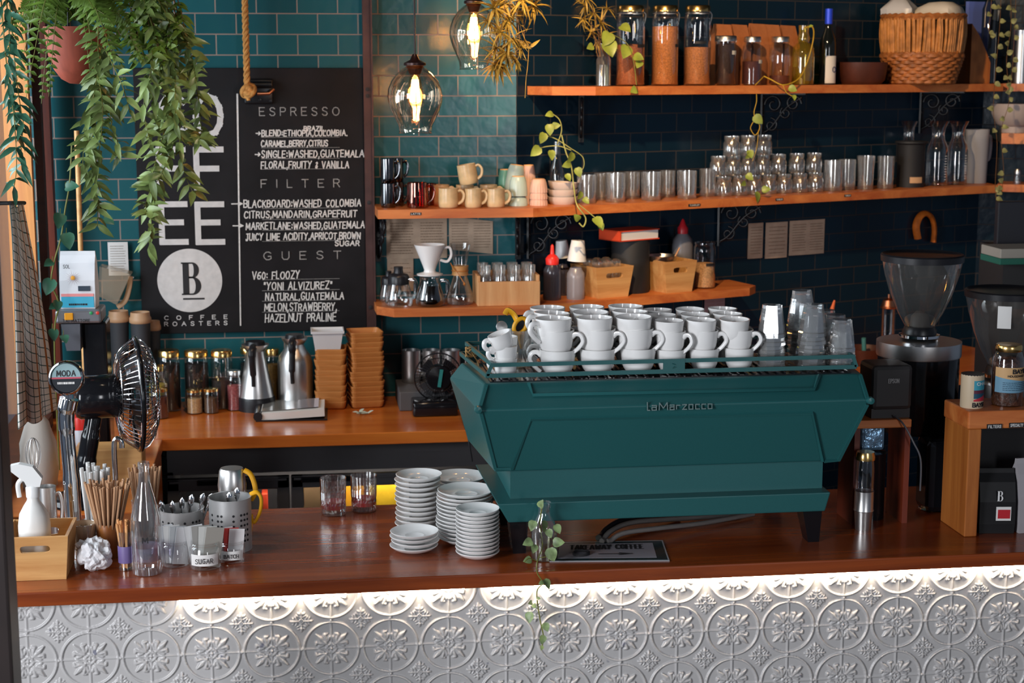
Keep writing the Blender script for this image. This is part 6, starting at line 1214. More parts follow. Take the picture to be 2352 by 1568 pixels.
# upturned faceted tumblers
tg = thin('tumbler_glass', tint=(.94, .95, .95), base=.17, edge=.85, rough=.06, blend=.5, haze=.08, hcol=(.9, .88, .86))
def tum(r, h, lb):
    pr = [(1, 0), (1.02, h*.02), (1.02, h*.12), (.965, h*.16), (.95, h*.25), (.86, h*.55), (.72, h*.9), (.70, h), ]
    o = MB().lathe([(r*a, b) for a, b in pr]+[(.0001, h), (.0001, h*.9), (r*.64, h*.88), (r*.80, h*.55), (r*.935, h*.15), (r*.96, 0)], 11, smooth=False).build('faceted_tumbler', tg); return tag(o, lb, 'glass', 'upturned tumblers on the machine')
pt = None
for k, (px, yy, n, lb) in enumerate(((1770, .215, 5, 'left tumbler stack beside the white cups'), (1862, .215, 5, 'middle tumbler stack, front one of the tall pair'), (1838, .33, 6, 'tumbler stack behind the middle one'), (1930, .22, 3, 'rightmost low tumbler stack at the end of the rail'), (1915, .31, 3, 'low tumbler stack behind the rightmost one'), (1893, .40, 3, 'low tumbler stack at the rear right of the machine'))):
    P = colY(px, yy, ZC)
    for i in range(n):
        l2 = f'{W[i]} upturned glass of the {lb}'
        loc = (P[0]+random.uniform(-.003, .003), yy, ZC+.0005+i*.0225)
        if pt is None: pt = tum(.0385, .088, l2); pt.location = loc
        else: dup(pt, loc, (0, random.uniform(-.03, .03)*(i > 1), random.uniform(0, .6)), l2)
# twine at the rail corner
m = MB(); c = V3(1082, 808, yT+.27)
for i in range(5): m.tube([c+Vector((.016*cos(t+i), .01*sin(t*1.3+i), .014*sin(t))) for t in sp(lambda q: q, 0, 2*PI, 14)], .0022, 5)
m.tube(bez([c, c+Vector((.02, -.01, -.04)), c+Vector((-.01, -.01, -.08))], 5), .002, 5); tag(m.build('twine', mat('twine', hx('b08a58'), .9)), 'knot of tan twine tied round the left rear corner of the cup rail', 'twine')

# ------------------------------------------------------------ saucer stacks and the two glasses on the counter
def saucer(r, lb):
    o = MB().lathe([(.0001, .0), (r*.5, 0), (r*.55, .002), (r*.8, .0075), (r, .0175), (r*1.005, .019), (r*.985, .0198), (r*.78, .0105), (r*.45, .0052), (r*.42, .0062), (r*.38, .0062), (r*.35, .0045), (.0001, .0045)], 44).build('saucer', white_china); return tag(o, lb, 'saucer', 'white saucers stacked on the counter')
def saucers(px, pyb, w_, n, pitch, nm, jit=.003):
    P = at_z(px, pyb, ZT); r = w_/2/float(sc(P)); y = P[1]+r*.55; P = colY(px, y, ZT); r = w_/2/float(sc((P[0], y, ZT+.05))); src = None
    for i in range(n):
        lb = f'{W[i]} saucer from the counter in the {nm}'; loc = (P[0]+random.uniform(-jit, jit), y+random.uniform(-jit, jit), ZT+.0003+i*pitch)
        if src is None: src = saucer(r, lb); src.location = loc
        else: dup(src, loc, (0, 0, random.random()), lb)
saucers(953, 1273, 111, 4, .0125, 'low front stack'); saucers(962, 1232, 106, 12, .0138, 'tall stack behind the low front one'); saucers(1069, 1254, 131, 13, .0108, 'wide stack beside the machine'); saucers(1056, 1208, 126, 12, .0108, 'rear wide stack at the machine corner'); saucers(1097, 1287, 101, 12, .0105, 'narrow front stack nearest the machine leg', .001)
cutg = thin('cut_glass', tint=(.95, .96, .96), base=.15, edge=.9, rough=.02, blend=.5)
for px, pt_, pb_, lb in ((766, 1096, 1188, 'left cut glass tumbler with a little red drink on the counter'), (836, 1090, 1180, 'right cut glass tumbler with a little red drink on the counter')):
    P, r, h = itZ(px, pt_, pb_, 61, ZT); t = thing('drinking_glass', lb, 'glass', tuple(P), 0, 'glasses of red drink')
    prof = [(.0001, .001), (r*.9, .001), (r*.94, .006)]
    for i in range(14): z = .008+(h-.01)*i/13; prof.append((r*(.94+.06*i/13), z))
    MB().lathe(prof+[(r*.97, h), (r*.9, h*.2), (.0001, h*.17)], 48, smooth=False, fn=lambda a, z, q: 1-.035*(abs(((a*12/(2*PI)+.5*(int(z/h*3.0) % 2)) % 1)-.5) < .12)-.03*(abs((z/h*3) % 1-.5) > .44 and z < h*.9)).build('glass_body', cutg, t)
    add(t, 'red_drink', [(.0001, h*.175), (r*.86, h*.18), (r*.87, h*.36), (.0001, h*.36)], mat('red_drink', hx('c0182c'), .15))

# ------------------------------------------------------------ left end of the counter
Pc_ = at_z(88, 1334, ZT); sC = float(sc(Pc_)); hh_ = float(at_y(88, 1233, Pc_[1])[2])-ZT
tray_c = caddy('bamboo_tray', (at_y(84, 1334, Pc_[1])[0], Pc_[1]+.085, ZT+.0005), 0, 150/sC, .18, 132/sC, .16, hh_, bamboo, 'bamboo caddy with a slot handle holding the white spray bottle', 'caddy')
P, r, h = itY(84, 1062, 72, Pc_[1]+.085, ZT+.009)
sb_ = thing('spray_bottle', 'white trigger spray bottle standing in the bamboo caddy', 'spray bottle', tuple(P), PI)
add(sb_, 'bottle_body', [(.0001, 0), (r*.95, 0), (r, .01), (r, h*.42), (r*.9, h*.52), (r*.6, h*.6), (r*.38, h*.65), (r*.36, h*.72)], mat('milky_plastic', (.74, .73, .7), .4)); add(sb_, 'collar', [(r*.42, h*.68), (r*.44, h*.77), (r*.3, h*.79), (.0001, h*.79)], white_plastic)
m = MB(); m.prism([(-.020, h*.78), (.012, h*.78), (.018, h*.83), (.05, h*.93), (.052, h*.985), (.03, h), (-.004, h*.97), (-.026, h*.86)], -.012, .012); m.build('trigger_head', white_plastic, sb_); m = MB(); m.tube(bez([(.022, 0, h*.86), (.036, 0, h*.8), (.034, 0, h*.68)], 6), .006, 8); m.build('trigger', white_plastic, sb_)
P, r, h = itY(112, 1116, 44, .42, ZT); mug('steel_cup', P, r, h, steel, 'steel jug behind the bamboo caddy at the left end', 'cup', None, 0)
wh = thing('whisk', 'wire balloon whisk standing behind the spray bottle', 'whisk'); m = MB(); c = V3(78, 1078, .5)
for i in range(5):
    a = PI*i/5; m.tube([c+Vector((.021*sin(t)*cos(a), .021*sin(t)*sin(a), .09*(1-cos(t))/2)) for t in sp(lambda q: q, .0, 2*PI, 22)], .0011, 4)
m.build('wires', steel, wh); MB().tube([c, (c.x, c.y, ZT+.002)], .005, 8).build('handle', steel, wh)
def straws(px, pyt, Y_, zb, n, rad, spread, L, m_, lb, grp, r=.0036, name='paper_straw', px_b=None):
    Pb = colY(px_b or px, Y_, zb); src = None
    for i in range(n):
        a = 2*PI*i/n*2.4; q = math.sqrt((i+.5)/n); d = Vector((q*cos(a)*spread, q*sin(a)*spread*.7, 1)).normalized(); base = Vector(Pb)+Vector((q*cos(a)*rad, q*sin(a)*rad, 0)); l = L*random.uniform(.93, 1.04)
        if src is None:
            mm = MB(); mm.lathe([(r, 0), (r, 1), (r*.6, 1), (r*.6, .97)], 8); src = mm.build(name, m_); o = src
        else: o = src.copy(); COL.objects.link(o)
        o.location = base; o.rotation_euler = d.to_track_quat('Z', 'Y').to_euler(); o.scale = (1, 1, l)
        tag(o, lb, 'straw', grp)
white_straw = mat('white_straw', (.76, .75, .73), .6); kraft_straw = mat('kraft_straw', hx('b48a68'), .7)
# brown straws in a wooden cup
P, r, h = itZ(251, 1200, 1283, 52, ZT); Yw = float(P[1])
m = MB(); m.lathe([(.0001, 0), (r*.9, 0), (r*1.0, h*.3), (r*1.0, h*.98), (r*.95, h), (r*.88, h), (r*.86, .02), (.0001, .015)], 30); tag(m.build('wooden_cup', amber_wood, loc=tuple(P)), 'turned wooden cup full of brown paper straws', 'cup')
straws(250, 1100, Yw, ZT+.02, 46, r*.62, .27, .185, kraft_straw, 'brown paper straw in the turned wooden cup', 'brown straws in the wooden cup')
P, r, h = itZ(222, 1190, 1262, 70, ZT); P = np.array([P[0], Yw+.085, ZT]); solid('straw_holder', [(.0001, .001), (r*.8, .001), (r*.85, h), (r*.8, h), (.0001, .006)], glass_fog, P, 'glass holder of white paper straws behind the wooden cup', 'glass'); straws(222, 1070, Yw+.085, ZT+.007, 18, r*.5, .10, .22, white_straw, 'white paper straw in the glass holder behind the wooden cup', 'white straws in the glass holder', r=.0055)
P = colY(335, .42, ZT); solid('straw_jar', [(.0001, .001), (.034, .001), (.036, .11), (.033, .11), (.0001, .006)], glass_fog, P, 'rear glass jar of brown straws behind the clear bottle', 'jar'); straws(335, 1090, .42, ZT+.007, 24, .018, .16, .2, kraft_straw, 'brown paper straw in the rear jar behind the clear bottle', 'brown straws in the rear jar')
# stir sticks
P, r, h = itZ(291, 1218, 1312, 36, ZT); sj = thing('stirrer_jar', 'small glass of wooden stirrers with a purple band beside the clear bottle', 'jar', tuple(P)); add(sj, 'glass_body', [(.0001, .001), (r*.95, .001), (r, h), (r*.92, h), (.0001, .005)], glass); add(sj, 'purple_band', [(r*1.01, h*.2), (r*1.03, h*.62), (r*1.01, h*.63)], mat('purple_band', hx('6a5a8c'), .5)); straws(290, 1178, float(P[1]), ZT+.006, 12, r*.5, .14, .125, pine, 'wooden coffee stirrer in the purple banded glass', 'wooden stirrers', r=.0034, name='stirrer')
# clear bottle
P, r, h = itZ(339, 1060, 1325, 70, ZT); cb2 = thing('clear_bottle', 'tall empty clear glass bottle with a lilac band at the front left', 'bottle', tuple(P))
add(cb2, 'glass_body', [(.0001, .002), (r*.92, .002), (r, .012), (r, h*.42), (r*.94, h*.52), (r*.6, h*.7), (r*.38, h*.82), (r*.34, h*.93), (r*.38, h*.94), (r*.36, h*.96), (r*.39, h*.975), (r*.36, h)], thin('bottle_glass', tint=(.92, .93, .93), base=.09, edge=.9, blend=.5, haze=.03), 40); add(cb2, 'lilac_band', [(r*.96, h*.13), (r*.97, h*.25)], thin('lilac', tint=(.62, .58, .75), base=.05, edge=.3, haze=.3, hcol=(.4, .38, .52)), 36); m = MB(); write(m, 'M', -.006, h*.31, .013, .003, -r*1.005, width=.013); m.build('printed_mark', ink, cb2)
# glass of kraft filters and the crumpled paper
P, r, h = itZ(192, 1205, 1292, 62, ZT); P[1] += .02; fl = thing('filter_glass', 'glass packed with kraft filter papers behind the crumpled paper', 'glass', tuple(P)); add(fl, 'glass_body', [(.0001, .001), (r*.85, .001), (r, h), (r*.94, h), (.0001, .005)], glass); m = MB()
for i in range(9): m.lathe([(r*(.6+.03*i), .008+.004*i), (r*(.82+.015*i), h*(.95+.02*(i % 3)))], 26, fn=lambda a, z, q, i=i: 1+.05*cos(13*a+i)*(z > h*.5))
m.build('filter_papers', mat('filter_paper', hx('b89c80'), .8), fl)
P, r, h = itZ(216, 1240, 1327, 86, ZT); bm = bmesh.new(); bmesh.ops.create_icosphere(bm, subdivisions=4, radius=1)
rs = random.Random(5); dirs = [Vector((rs.uniform(-1, 1), rs.uniform(-1, 1), rs.uniform(-1, 1))).normalized() for _ in range(60)]; hs = [rs.uniform(.66, 1.0) for _ in dirs]
for v in bm.verts:
    d = v.co.normalized(); c = sorted((1-d.dot(dirs[i]), hs[i]) for i in range(60)); w0 = c[1][0]-c[0][0]; k = c[0][1]*(.82+1.1*min(w0, .16)) if True else 1; v.co = d*k*(1+.10*sin(9*d.x+5*d.z)*sin(7*d.y-4*d.x))
me = bpy.data.meshes.new('crumpled_paper'); bm.to_mesh(me); bm.free(); me.materials.append(mat('tissue', (.72, .72, .74), .7)); o = bpy.data.objects.new('crumpled_paper', me); COL.objects.link(o); mz = min(v.co.z for v in me.vertices); o.scale = (r*1.28, r*1.15, r*1.2); o.location = (P[0], P[1]+.01, ZT-mz*r*1.2); tag(o, 'ball of crumpled white paper at the front left of the counter', 'paper')
# sachet jars
def sachet_jar(px, pt_, pb_, w_, lb, cols_, txt=None):
    P, r, h = itZ(px, pt_, pb_, w_, ZT); hj = h*.62; t = thing('sachet_jar', lb, 'jar', tuple(P), 0, 'jars of sugar sachets')
    add(t, 'glass_body', [(.0001, .002), (r*.94, .002), (r, .01), (r, hj*.78), (r*.88, hj*.86), (r*.92, hj*.92), (r*.88, hj*.96), (r*.92, hj)], jar_glass, 32)
    n = len(cols_)
    for i, c in enumerate(cols_): MB().box((0, 0, h*.47), (r*1.15, .002, h*.92), bev=0, M=T((i-(n-1)/2)*r*.22, (i-(n-1)/2)*-.009, .004)@RY((i-(n-1)/2)*.10)@RZ(.1*i)).build('sachet', mat('sachet_'+c, hx(c), .6), t)
    if txt:
        m = MB(); n = 8; m.add([(r*1.02*cos(-PI/2+1.9*(i/n-.5)), r*1.02*sin(-PI/2+1.9*(i/n-.5)), hj*(.2+.42*k)) for k in (0, 1) for i in range(n+1)], [(i, i+1, n+2+i, n+1+i) for i in range(n)], smooth=True); lb_ = m.build('label', paper, t)
        m = MB(); write(m, txt, -r*.55, hj*.32, hj*.17, .0018, -r*1.02-.003, width=r*1.1, jit=.05); m.build('lettering', ink, lb_)
sachet_jar(404, 1204, 1305, 64, 'glass jar of plain white sugar sachets beside the clear bottle', ['c8c8cc', 'd4d2d0', 'b8babc', 'd8d8da'])
sachet_jar(472, 1204, 1312, 72, 'glass jar of grey sachets with a white handwritten label', ['b8b8b8', '8a8884', 'c0c0bc', '9a968e'], 'SUGAR'); sachet_jar(533, 1210, 1296, 60, 'glass jar of red and white sachets, rightmost sachet jar', ['d8d4d4', 'c83a34', 'e0dcdc'], 'BATCH')
# perforated cutlery pots
def cpot(px, pt_, pb_, w_, lb, n, y=None):
    P, r, h = itZ(px, pt_, pb_, w_, ZT)
    if y is not None: P = colY(px, y, ZT); h = float(at_y(px, pt_, y)[2])-ZT
    t = thing('cutlery_pot', lb, 'cutlery pot', tuple(P), 0, 'perforated cutlery pots'); add(t, 'pot_body', [(.0001, 0), (r, 0), (r, h), (r*1.03, h*1.005), (r*.96, h), (r*.96, .004), (.0001, .004)], pot_steel, 40)
    m = MB()
    for row in range(6):
        for k in range(-5, 6):
            if k in (-1, 0, 2, -4) : continue
            a = -PI/2+k*.19; z = h*.22+row*h*.1; m.lathe([(.0001, .0006), (.0035, .0005), (.0035, -.001)], 8, M=T(r*1.003*cos(a), r*1.003*sin(a), z)@RZ(a+PI/2)@RX(PI/2))
    m.build('holes', black_matte, t); return t, P, r, h
def cutlery(P, r, h, pts, nm):
    for i, (dx, dy, tx, L, k) in enumerate(pts):
        m = MB(); d = Vector((tx, dy*.5, 1)).normalized(); b0 = Vector((P[0]+dx*r, P[1]+dy*r, ZT+.006)); m.tube([b0, b0+d*L*.8], .0022, 6, flat=1.8)
        m.lathe([(.0001, .016), (.007, .008), (.0085, 0), (.006, -.012), (.0001, -.018)], 10, M=T(*(b0+d*L*.86))@SC(1, .35, 1.1)@RY(tx)); tag(m.build(k, chrome), f'{ords[[q[4] for q in pts[:i]].count(k)]} {k} from the left standing in the {nm}', k)
t, P, r, h = cpot(420, 1166, 1262, 100, 'left perforated steel cutlery pot full of forks', 1); cutlery(P, r, h, [(-.6, .2, -.2, .115, 'fork'), (-.3, -.1, -.05, .12, 'fork'), (-.1, .3, .05, .118, 'fork'), (.1, -.2, .18, .145, 'teaspoon'), (.35, .1, .3, .14, 'teaspoon'), (.55, -.1, .38, .15, 'teaspoon')], 'left steel pot')
t, P, r, h = cpot(531, 1140, 1272, 96, 'right perforated steel cutlery pot with two knives', 1); cutlery(P, r, h, [(-.05, -.2, .02, .165, 'knife'), (.2, -.1, .06, .175, 'knife')], 'right steel pot')
t, P, r, h = cpot(538, 1150, 1230, 70, 'rear steel pot under the upturned milk jug', 1, .42)
hj = float(at_y(535, 1075, .42)[2])-ZT-h; o = MB().lathe([(r*.82, 0), (r*.86, .001), (r*.92, hj*.5), (r*.8, hj*.93), (r*.72, hj), (.0001, hj*1.0)], 32).build('milk_jug', steel, loc=(P[0]-.002, P[1], ZT+h+.001)); tag(o, 'upturned steel milk jug with a yellow grip above the cutlery', 'jug')
MB().tube(bez([(r*.8, -.01, hj*.95), (r*1.25, -.015, hj*.8), (r*1.5, -.02, hj*.35), (r*1.2, -.02, hj*.05)], 7), .008, 8, flat=.7).build('grip', yellow_plastic, o)
m = MB(); yb2 = .30; m.tube(bez([V3(574, 1135, yb2), V3(590, 1130, yb2), V3(600, 1145, yb2), V3(597, 1175, yb2), V3(583, 1200, yb2), V3(577, 1180, yb2)], 7), .0065, 8, flat=.6); m.tube([V3(577, 1182, yb2), Vector((V3(570, 1190, yb2).x, yb2, ZT+.004))], .006, 8); tag(m.build('tin_opener', yellow_plastic), 'yellow plastic handled opener leaning beside the right cutlery pot', 'opener')

# ------------------------------------------------------------ under and before the machine
P, r, h = itZ(1250, 1152, 1292, 60, ZT); wv = thing('propagation_bottle', 'small clear bottle with a trailing ivy in front of the machine', 'vase', tuple(P)); add(wv, 'glass_body', [(.0001, .002), (r*.92, .002), (r, .01), (r, h*.5), (r*.9, h*.62), (r*.5, h*.78), (r*.45, h*.88), (r*.52, h*.92), (r*.48, h)], MT['bottle_glass'], 36); add(wv, 'water', [(.0001, .004), (r*.93, .004), (r*.93, h*.42), (.0001, h*.42)], MT['water'])
yv = float(P[1])-.035; iv = thing('trailing_ivy', 'ivy trailing from the small bottle down over the tin counter front', 'vine'); ps, po = MB(), MB(); yo = -.05
ps.tube(bez([V3(1248, 1150, yv), V3(1240, 1200, yv), V3(1246, 1250, yv), V3(1234, 1290, yo), V3(1234, 1315, yo), V3(1246, 1338, yo), V3(1233, 1360, yo), V3(1240, 1420, yo), V3(1248, 1460, yo), V3(1245, 1485, yo)], 9), .0017, 5)
ps.tube(bez([V3(1234, 1288, yo+.04), V3(1215, 1282, yo+.03), V3(1205, 1290, yo+.02)], 6), .0012, 5); ps.tube(bez([V3(1236, 1280, yv-.01), V3(1255, 1278, yv-.01), V3(1265, 1270, yv-.01)], 6), .0012, 5)
for (px, py, sx, sy, L, gr) in ((1240, 1165, 6, -20, 22, 0), (1226, 1195, -6, 22, 26, 0), (1248, 1195, 4, 26, 28, 1), (1275, 1205, 10, 16, 24, 1), (1222, 1242, -16, 6, 26, 0), (1228, 1250, -2, 16, 22, 1), (1270, 1245, 22, 0, 28, 1), (1262, 1258, 10, 30, 34, 1), (1220, 1284, -16, 4, 22, 1), (1250, 1330, 12, 18, 26, 0), (1248, 1336, -14, 6, 14, 0), (1222, 1382, -8, 4, 14, 0), (1224, 1388, 6, 6, 14, 0), (1218, 1405, -4, 26, 26, 0), (1232, 1375, 12, -2, 12, 0), (1250, 1430, 8, 18, 22, 0), (1247, 1458, -2, 24, 22, 0), (1245, 1482, -2, 14, 12, 0), (1258, 1215, 8, 20, 22, 0)):
    yy = yv-.02 if py < 1290 else yo-.004; p0 = V3(px, py, yy); p1 = V3(px+sx, py+sy, yy-.012); k = .98*L/float(sc(p0)); leaf(po, p0, p1-p0, Vector((.2, -1, .35))+rv(.6), k, k*.74, 5, .2, 'heart')
ps.build('stem', stem_green, iv); po.build('leaves', mat('leaf_ivy', hx('7c9060'), .4, var=.55, vscale=45), iv)
A, B_, C_, D_ = at_z(1262, 1291, ZT), at_z(1538, 1289, ZT), at_z(1522, 1242, ZT), at_z(1272, 1247, ZT); sg_ = thing('counter_sign', 'laminated takeaway coffee sign lying on the counter under the machine', 'sign')
def quad3(mb, q, z0, z1): vs = [(p[0], p[1], z0) for p in q]+[(p[0], p[1], z1) for p in q]; mb.add(vs, [(3, 2, 1, 0), (4, 5, 6, 7), (0, 1, 5, 4), (1, 2, 6, 5), (2, 3, 7, 6), (3, 0, 4, 7)])
m = MB(); quad3(m, (A, B_, C_, D_), ZT+.0005, ZT+.0025); m.build('backing', mat('laminate_edge', (.4, .4, .42), .25), sg_)
def sgp(u, v): a = np.array(A)*(1-u)+np.array(B_)*u; b = np.array(D_)*(1-u)+np.array(C_)*u; return a*(1-v)+b*v
m = MB(); quad3(m, (sgp(.012, .04), sgp(.985, .04), sgp(.985, .96), sgp(.012, .96)), ZT+.0025, ZT+.003); m.build('dark_border', mat('sign_teal', hx('1c3438'), .2), sg_); m = MB(); quad3(m, (sgp(.06, .14), sgp(.9, .14), sgp(.9, .86), sgp(.06, .86)), ZT+.003, ZT+.0035); m.build('white_panel', mat('sign_grey', hx('98949c'), .25), sg_)
tmp = MB(); write(tmp, 'TAKEAWAY COFFEE', .16, .56, .22, .020, 0, width=.64, gap=.35)
tmp.tube([(.26+.07*cos(t), 0, .33+.12*sin(t)) for t in sp(lambda q: q, 0, 2*PI, 30)[:-1]], .008, 4, closed=True); write(tmp, '>', .42, .25, .16, .03, 0, width=.28)
m = MB(); m.add([tuple(sgp(x, z)[:2])+(ZT+.0042-y,) for x, y, z in tmp.v], tmp.f); m.build('lettering', ink, sg_)
hs_ = mat('braided_hose', (.22, .2, .19), .45, .4, bump=.5, bscale=900); black_h = black_plastic
for i, (pts, rr, mm, lb) in enumerate(((((1382, 1250, .2), (1400, 1222, .24), (1450, 1200, .3), (1540, 1192, .36), (1700, 1182, .42)), .0075, hs_, 'upper braided water hose under the machine'), (((1395, 1250, .2), (1430, 1225, .22), (1520, 1212, .26), (1620, 1200, .32), (1730, 1180, .4)), .007, hs_, 'lower braided water hose under the machine'), (((1375, 1250, .22), (1395, 1215, .27), (1450, 1190, .34), (1560, 1180, .42)), .010, black_h, 'thick black hose under the machine'))):
    m = MB(); m.tube([(p.x, p.y, max(p.z, ZT+rr)) for p in bez([V3(a, b, y) for a, b, y in pts], 10)], rr, 10); tag(m.build('water_hose', mm), lb, 'hose')
# ------------------------------------------------------------ right end: grinders, printer, risers
def gpt(px, py, Y): return at_y(px, py, Y)
Pr = at_z(2214, 1233, ZT); YRs = float(Pr[1]); x0_ = float(Pr[0]); sR = float(sc(Pr)); tk = 31/sR; zt_ = float(at_y(2214, 945, YRs+.0)[2]); th_ = 42/sR; dep = .17
rs = thing('wooden_riser', 'honey coloured wooden riser at the right end of the counter', 'riser', (x0_, YRs, ZT)); hz = zt_-ZT; wR = .62
MB().box((tk/2, dep/2, (hz-th_)/2), (tk, dep, hz-th_), bev=.003).build('side_panel', amber_wood, rs); MB().box((wR/2-.002, dep/2, hz-th_/2), (wR+.004, dep+.004, th_), bev=.005).build('top_board', shelf_wood, rs); MB().box((wR-tk/2, dep/2, (hz-th_)/2), (tk, dep, hz-th_), bev=.003).build('side_panel', amber_wood, rs); MB().box((wR/2, dep-.005, (hz-th_)/2), (wR-2*tk, .01, hz-th_)).build('back_board', black_matte, rs)
m = MB(); tmp = MB()
for px, t_ in ((2284, 'FILTERS'), (2335, 'SPECIALTY')): 
    q = at_y(px, 979-(px-2284)*.06, YRs-.004); m.box((q[0]-x0_, -.0045, q[2]-ZT), (36/sR, .002, 11/sR)); write(tmp, t_, q[0]-x0_-15/sR, q[2]-ZT-3/sR, 6/sR, 1.2/sR, -.006, width=30/sR)
ls_ = m.build('label_strip', black_matte, rs); tmp.build('label_print', chalk, rs)
# mug-shaped tin and jar of coffee cherries
P, r, h = itY(2231, 857, 52, YRs+.06, zt_)
tn = thing('drink_tin', 'cream chai tin with a blue and red printed panel on the right riser', 'tin', tuple(P), 0); add(tn, 'tin_body', [(.0001, 0), (r*.97, 0), (r, .003), (r, h*.985)], mat('cream_tin', hx('c8b498'), .4), 40); add(tn, 'lid', [(r*1.0, h*.97), (r*1.01, h), (r*.9, h*1.0), (.0001, h*.99)], black_plastic)
def wrap(o, name, r_, a0, a1, z0, z1, m_, zf=None, n=10):
    m = MB(); vs = []
    for k in (0, 1):
        for i in range(n+1): a = -PI/2+a0+(a1-a0)*i/n; z = z0 if not k else (zf(i/n) if zf else z1); vs.append((r_*cos(a), r_*sin(a), z))
    m.add(vs, [(i, i+1, n+2+i, n+1+i) for i in range(n)], smooth=True); return m.build(name, m_, o)
def wrap_text(o, txt, r_, a0, a1, z, hh_, th, m_, name='lettering'):
    tmp = MB(); write(tmp, txt, 0, z, hh_, th, 0, width=(a1-a0)*r_, gap=.2); m = MB(); m.add([((r_-y)*cos(-PI/2+a0+x/r_), (r_-y)*sin(-PI/2+a0+x/r_), z_) for x, y, z_ in tmp.v], tmp.f); m.build(name, m_, o)
wrap(tn, 'blue_print', r*1.012, -.25, 1.1, h*.55, h*.83, mat('chai_blue', hx('3a94a8'), .5)); wrap(tn, 'red_print', r*1.012, -.25, 1.1, h*.22, h*.40, mat('chai_red', hx('b82a3a'), .5), lambda u: h*(.27+.13*u)); wrap(tn, 'plum_print', r*1.012, -.25, 1.1, h*.45, h*.55, mat('chai_plum', hx('5a2438'), .5)); wrap(tn, 'navy_print', r*1.011, -.25, 1.1, h*.3, h*.45, mat('chai_navy', hx('1c4a60'), .5))
wrap_text(tn, 'CHAI', r*1.02, .0, 1.0, h*.7, h*.08, .0016, mat('print_white', (.7, .7, .7), .6), 'chai_lettering'); wrap_text(tn, 'BAYIRA', r*1.02, -.3, 1.2, h*.06, h*.11, .003, ink)
P, r, h = itY(2311, 790, 72, YRs+.075, zt_)
cj = thing('bean_jar', 'gold lidded jar of dried pods with a cream and blue label on the right riser', 'jar', tuple(P), 0); add(cj, 'glass_body', [(.0001, .001), (r*.95, .001), (r, .01), (r, h*.74), (r*.85, h*.87), (r*.78, h*.9)], jar_glass, 40); add(cj, 'lid', [(r*.8, h*.89), (r*.84, h*.9), (r*.84, h*.97), (r*.78, h), (.0001, h*.995)], gold, 36); add(cj, 'contents', [(.0001, .004), (r*.93, .004), (r*.95, h*.72), (r*.6, h*.8), (.0001, h*.8)], mat('pods', hx('4a2c20'), .5, var=.7, vscale=70, bump=1, bscale=60), 40)
wrap(cj, 'cream_label', r*1.012, -1.25, 1.4, h*.24, h*.65, mat('label_cream', hx('c8a070'), .6)); wrap(cj, 'blue_label', r*1.018, -1.25, 1.4, h*.24, h*.4, mat('label_blue', hx('6a94ac'), .6), lambda u: h*(.50-.10*u)); wrap_text(cj, 'BAYIRA', r*1.03, -.1, 1.2, h*.56, h*.06, .0032, ink); wrap_text(cj, 'HOUSEMADE CHAI', r*1.03, -.4, 1.3, h*.5, h*.03, .0012, ink, 'small_lettering')
m = MB(); tmp = MB(); scribble(tmp, 0, 1.9*r, h*.27, h*.42, 5, .0016, 0); m.add([((r*1.03-y)*cos(-PI/2-.7+x/r), (r*1.03-y)*sin(-PI/2-.7+x/r), z_) for x, y, z_ in tmp.v], tmp.f); m.build('small_print', mat('print_navy', hx('2a4a60'), .6), cj)
# coffee bags under the riser
qb = at_y(2288, 1225, YRs+.03); sB = float(sc(qb)); cbg = thing('coffee_bag', 'black coffee bag with a white letter and red label under the right riser', 'bag', (qb[0], YRs+.05, ZT+.0005), -.12); hb_ = 148/sB; wb2 = 82/sB
m = MB(); bag(m, wb2, .06, hb_); m.build('bag_body', mat('black_foil', (.008, .008, .009), .5, spec=.3), cbg)
m = MB(); serif_b(m, .004, hb_*.52, hb_*.16, -.0345, .6); m.build('letter_mark', mat('print_white', (.7, .7, .7), .6), cbg); MB().box((wb2*.16, -.0335, hb_*.32), (wb2*.42, .001, hb_*.22), M=RY(.0)).build('white_label', paper, cbg); MB().box((wb2*.17, -.0345, hb_*.315), (wb2*.34, .001, hb_*.14)).build('red_label', mat('label_red', hx('b81c2a'), .5), cbg)
qb = at_y(2356, 1225, YRs+.03); wbg = tag((lambda m: (bag(m, 66/sB, .07, 170/sB), m.build('paper_pouch', mat('grey_pouch', hx('a4a0a4'), .6), loc=(qb[0]+.006, YRs+.05, ZT+.0005), rot=(0, 0, .1)))[1])(MB()), 'pale grey pouch beside the black coffee bag under the riser', 'bag')
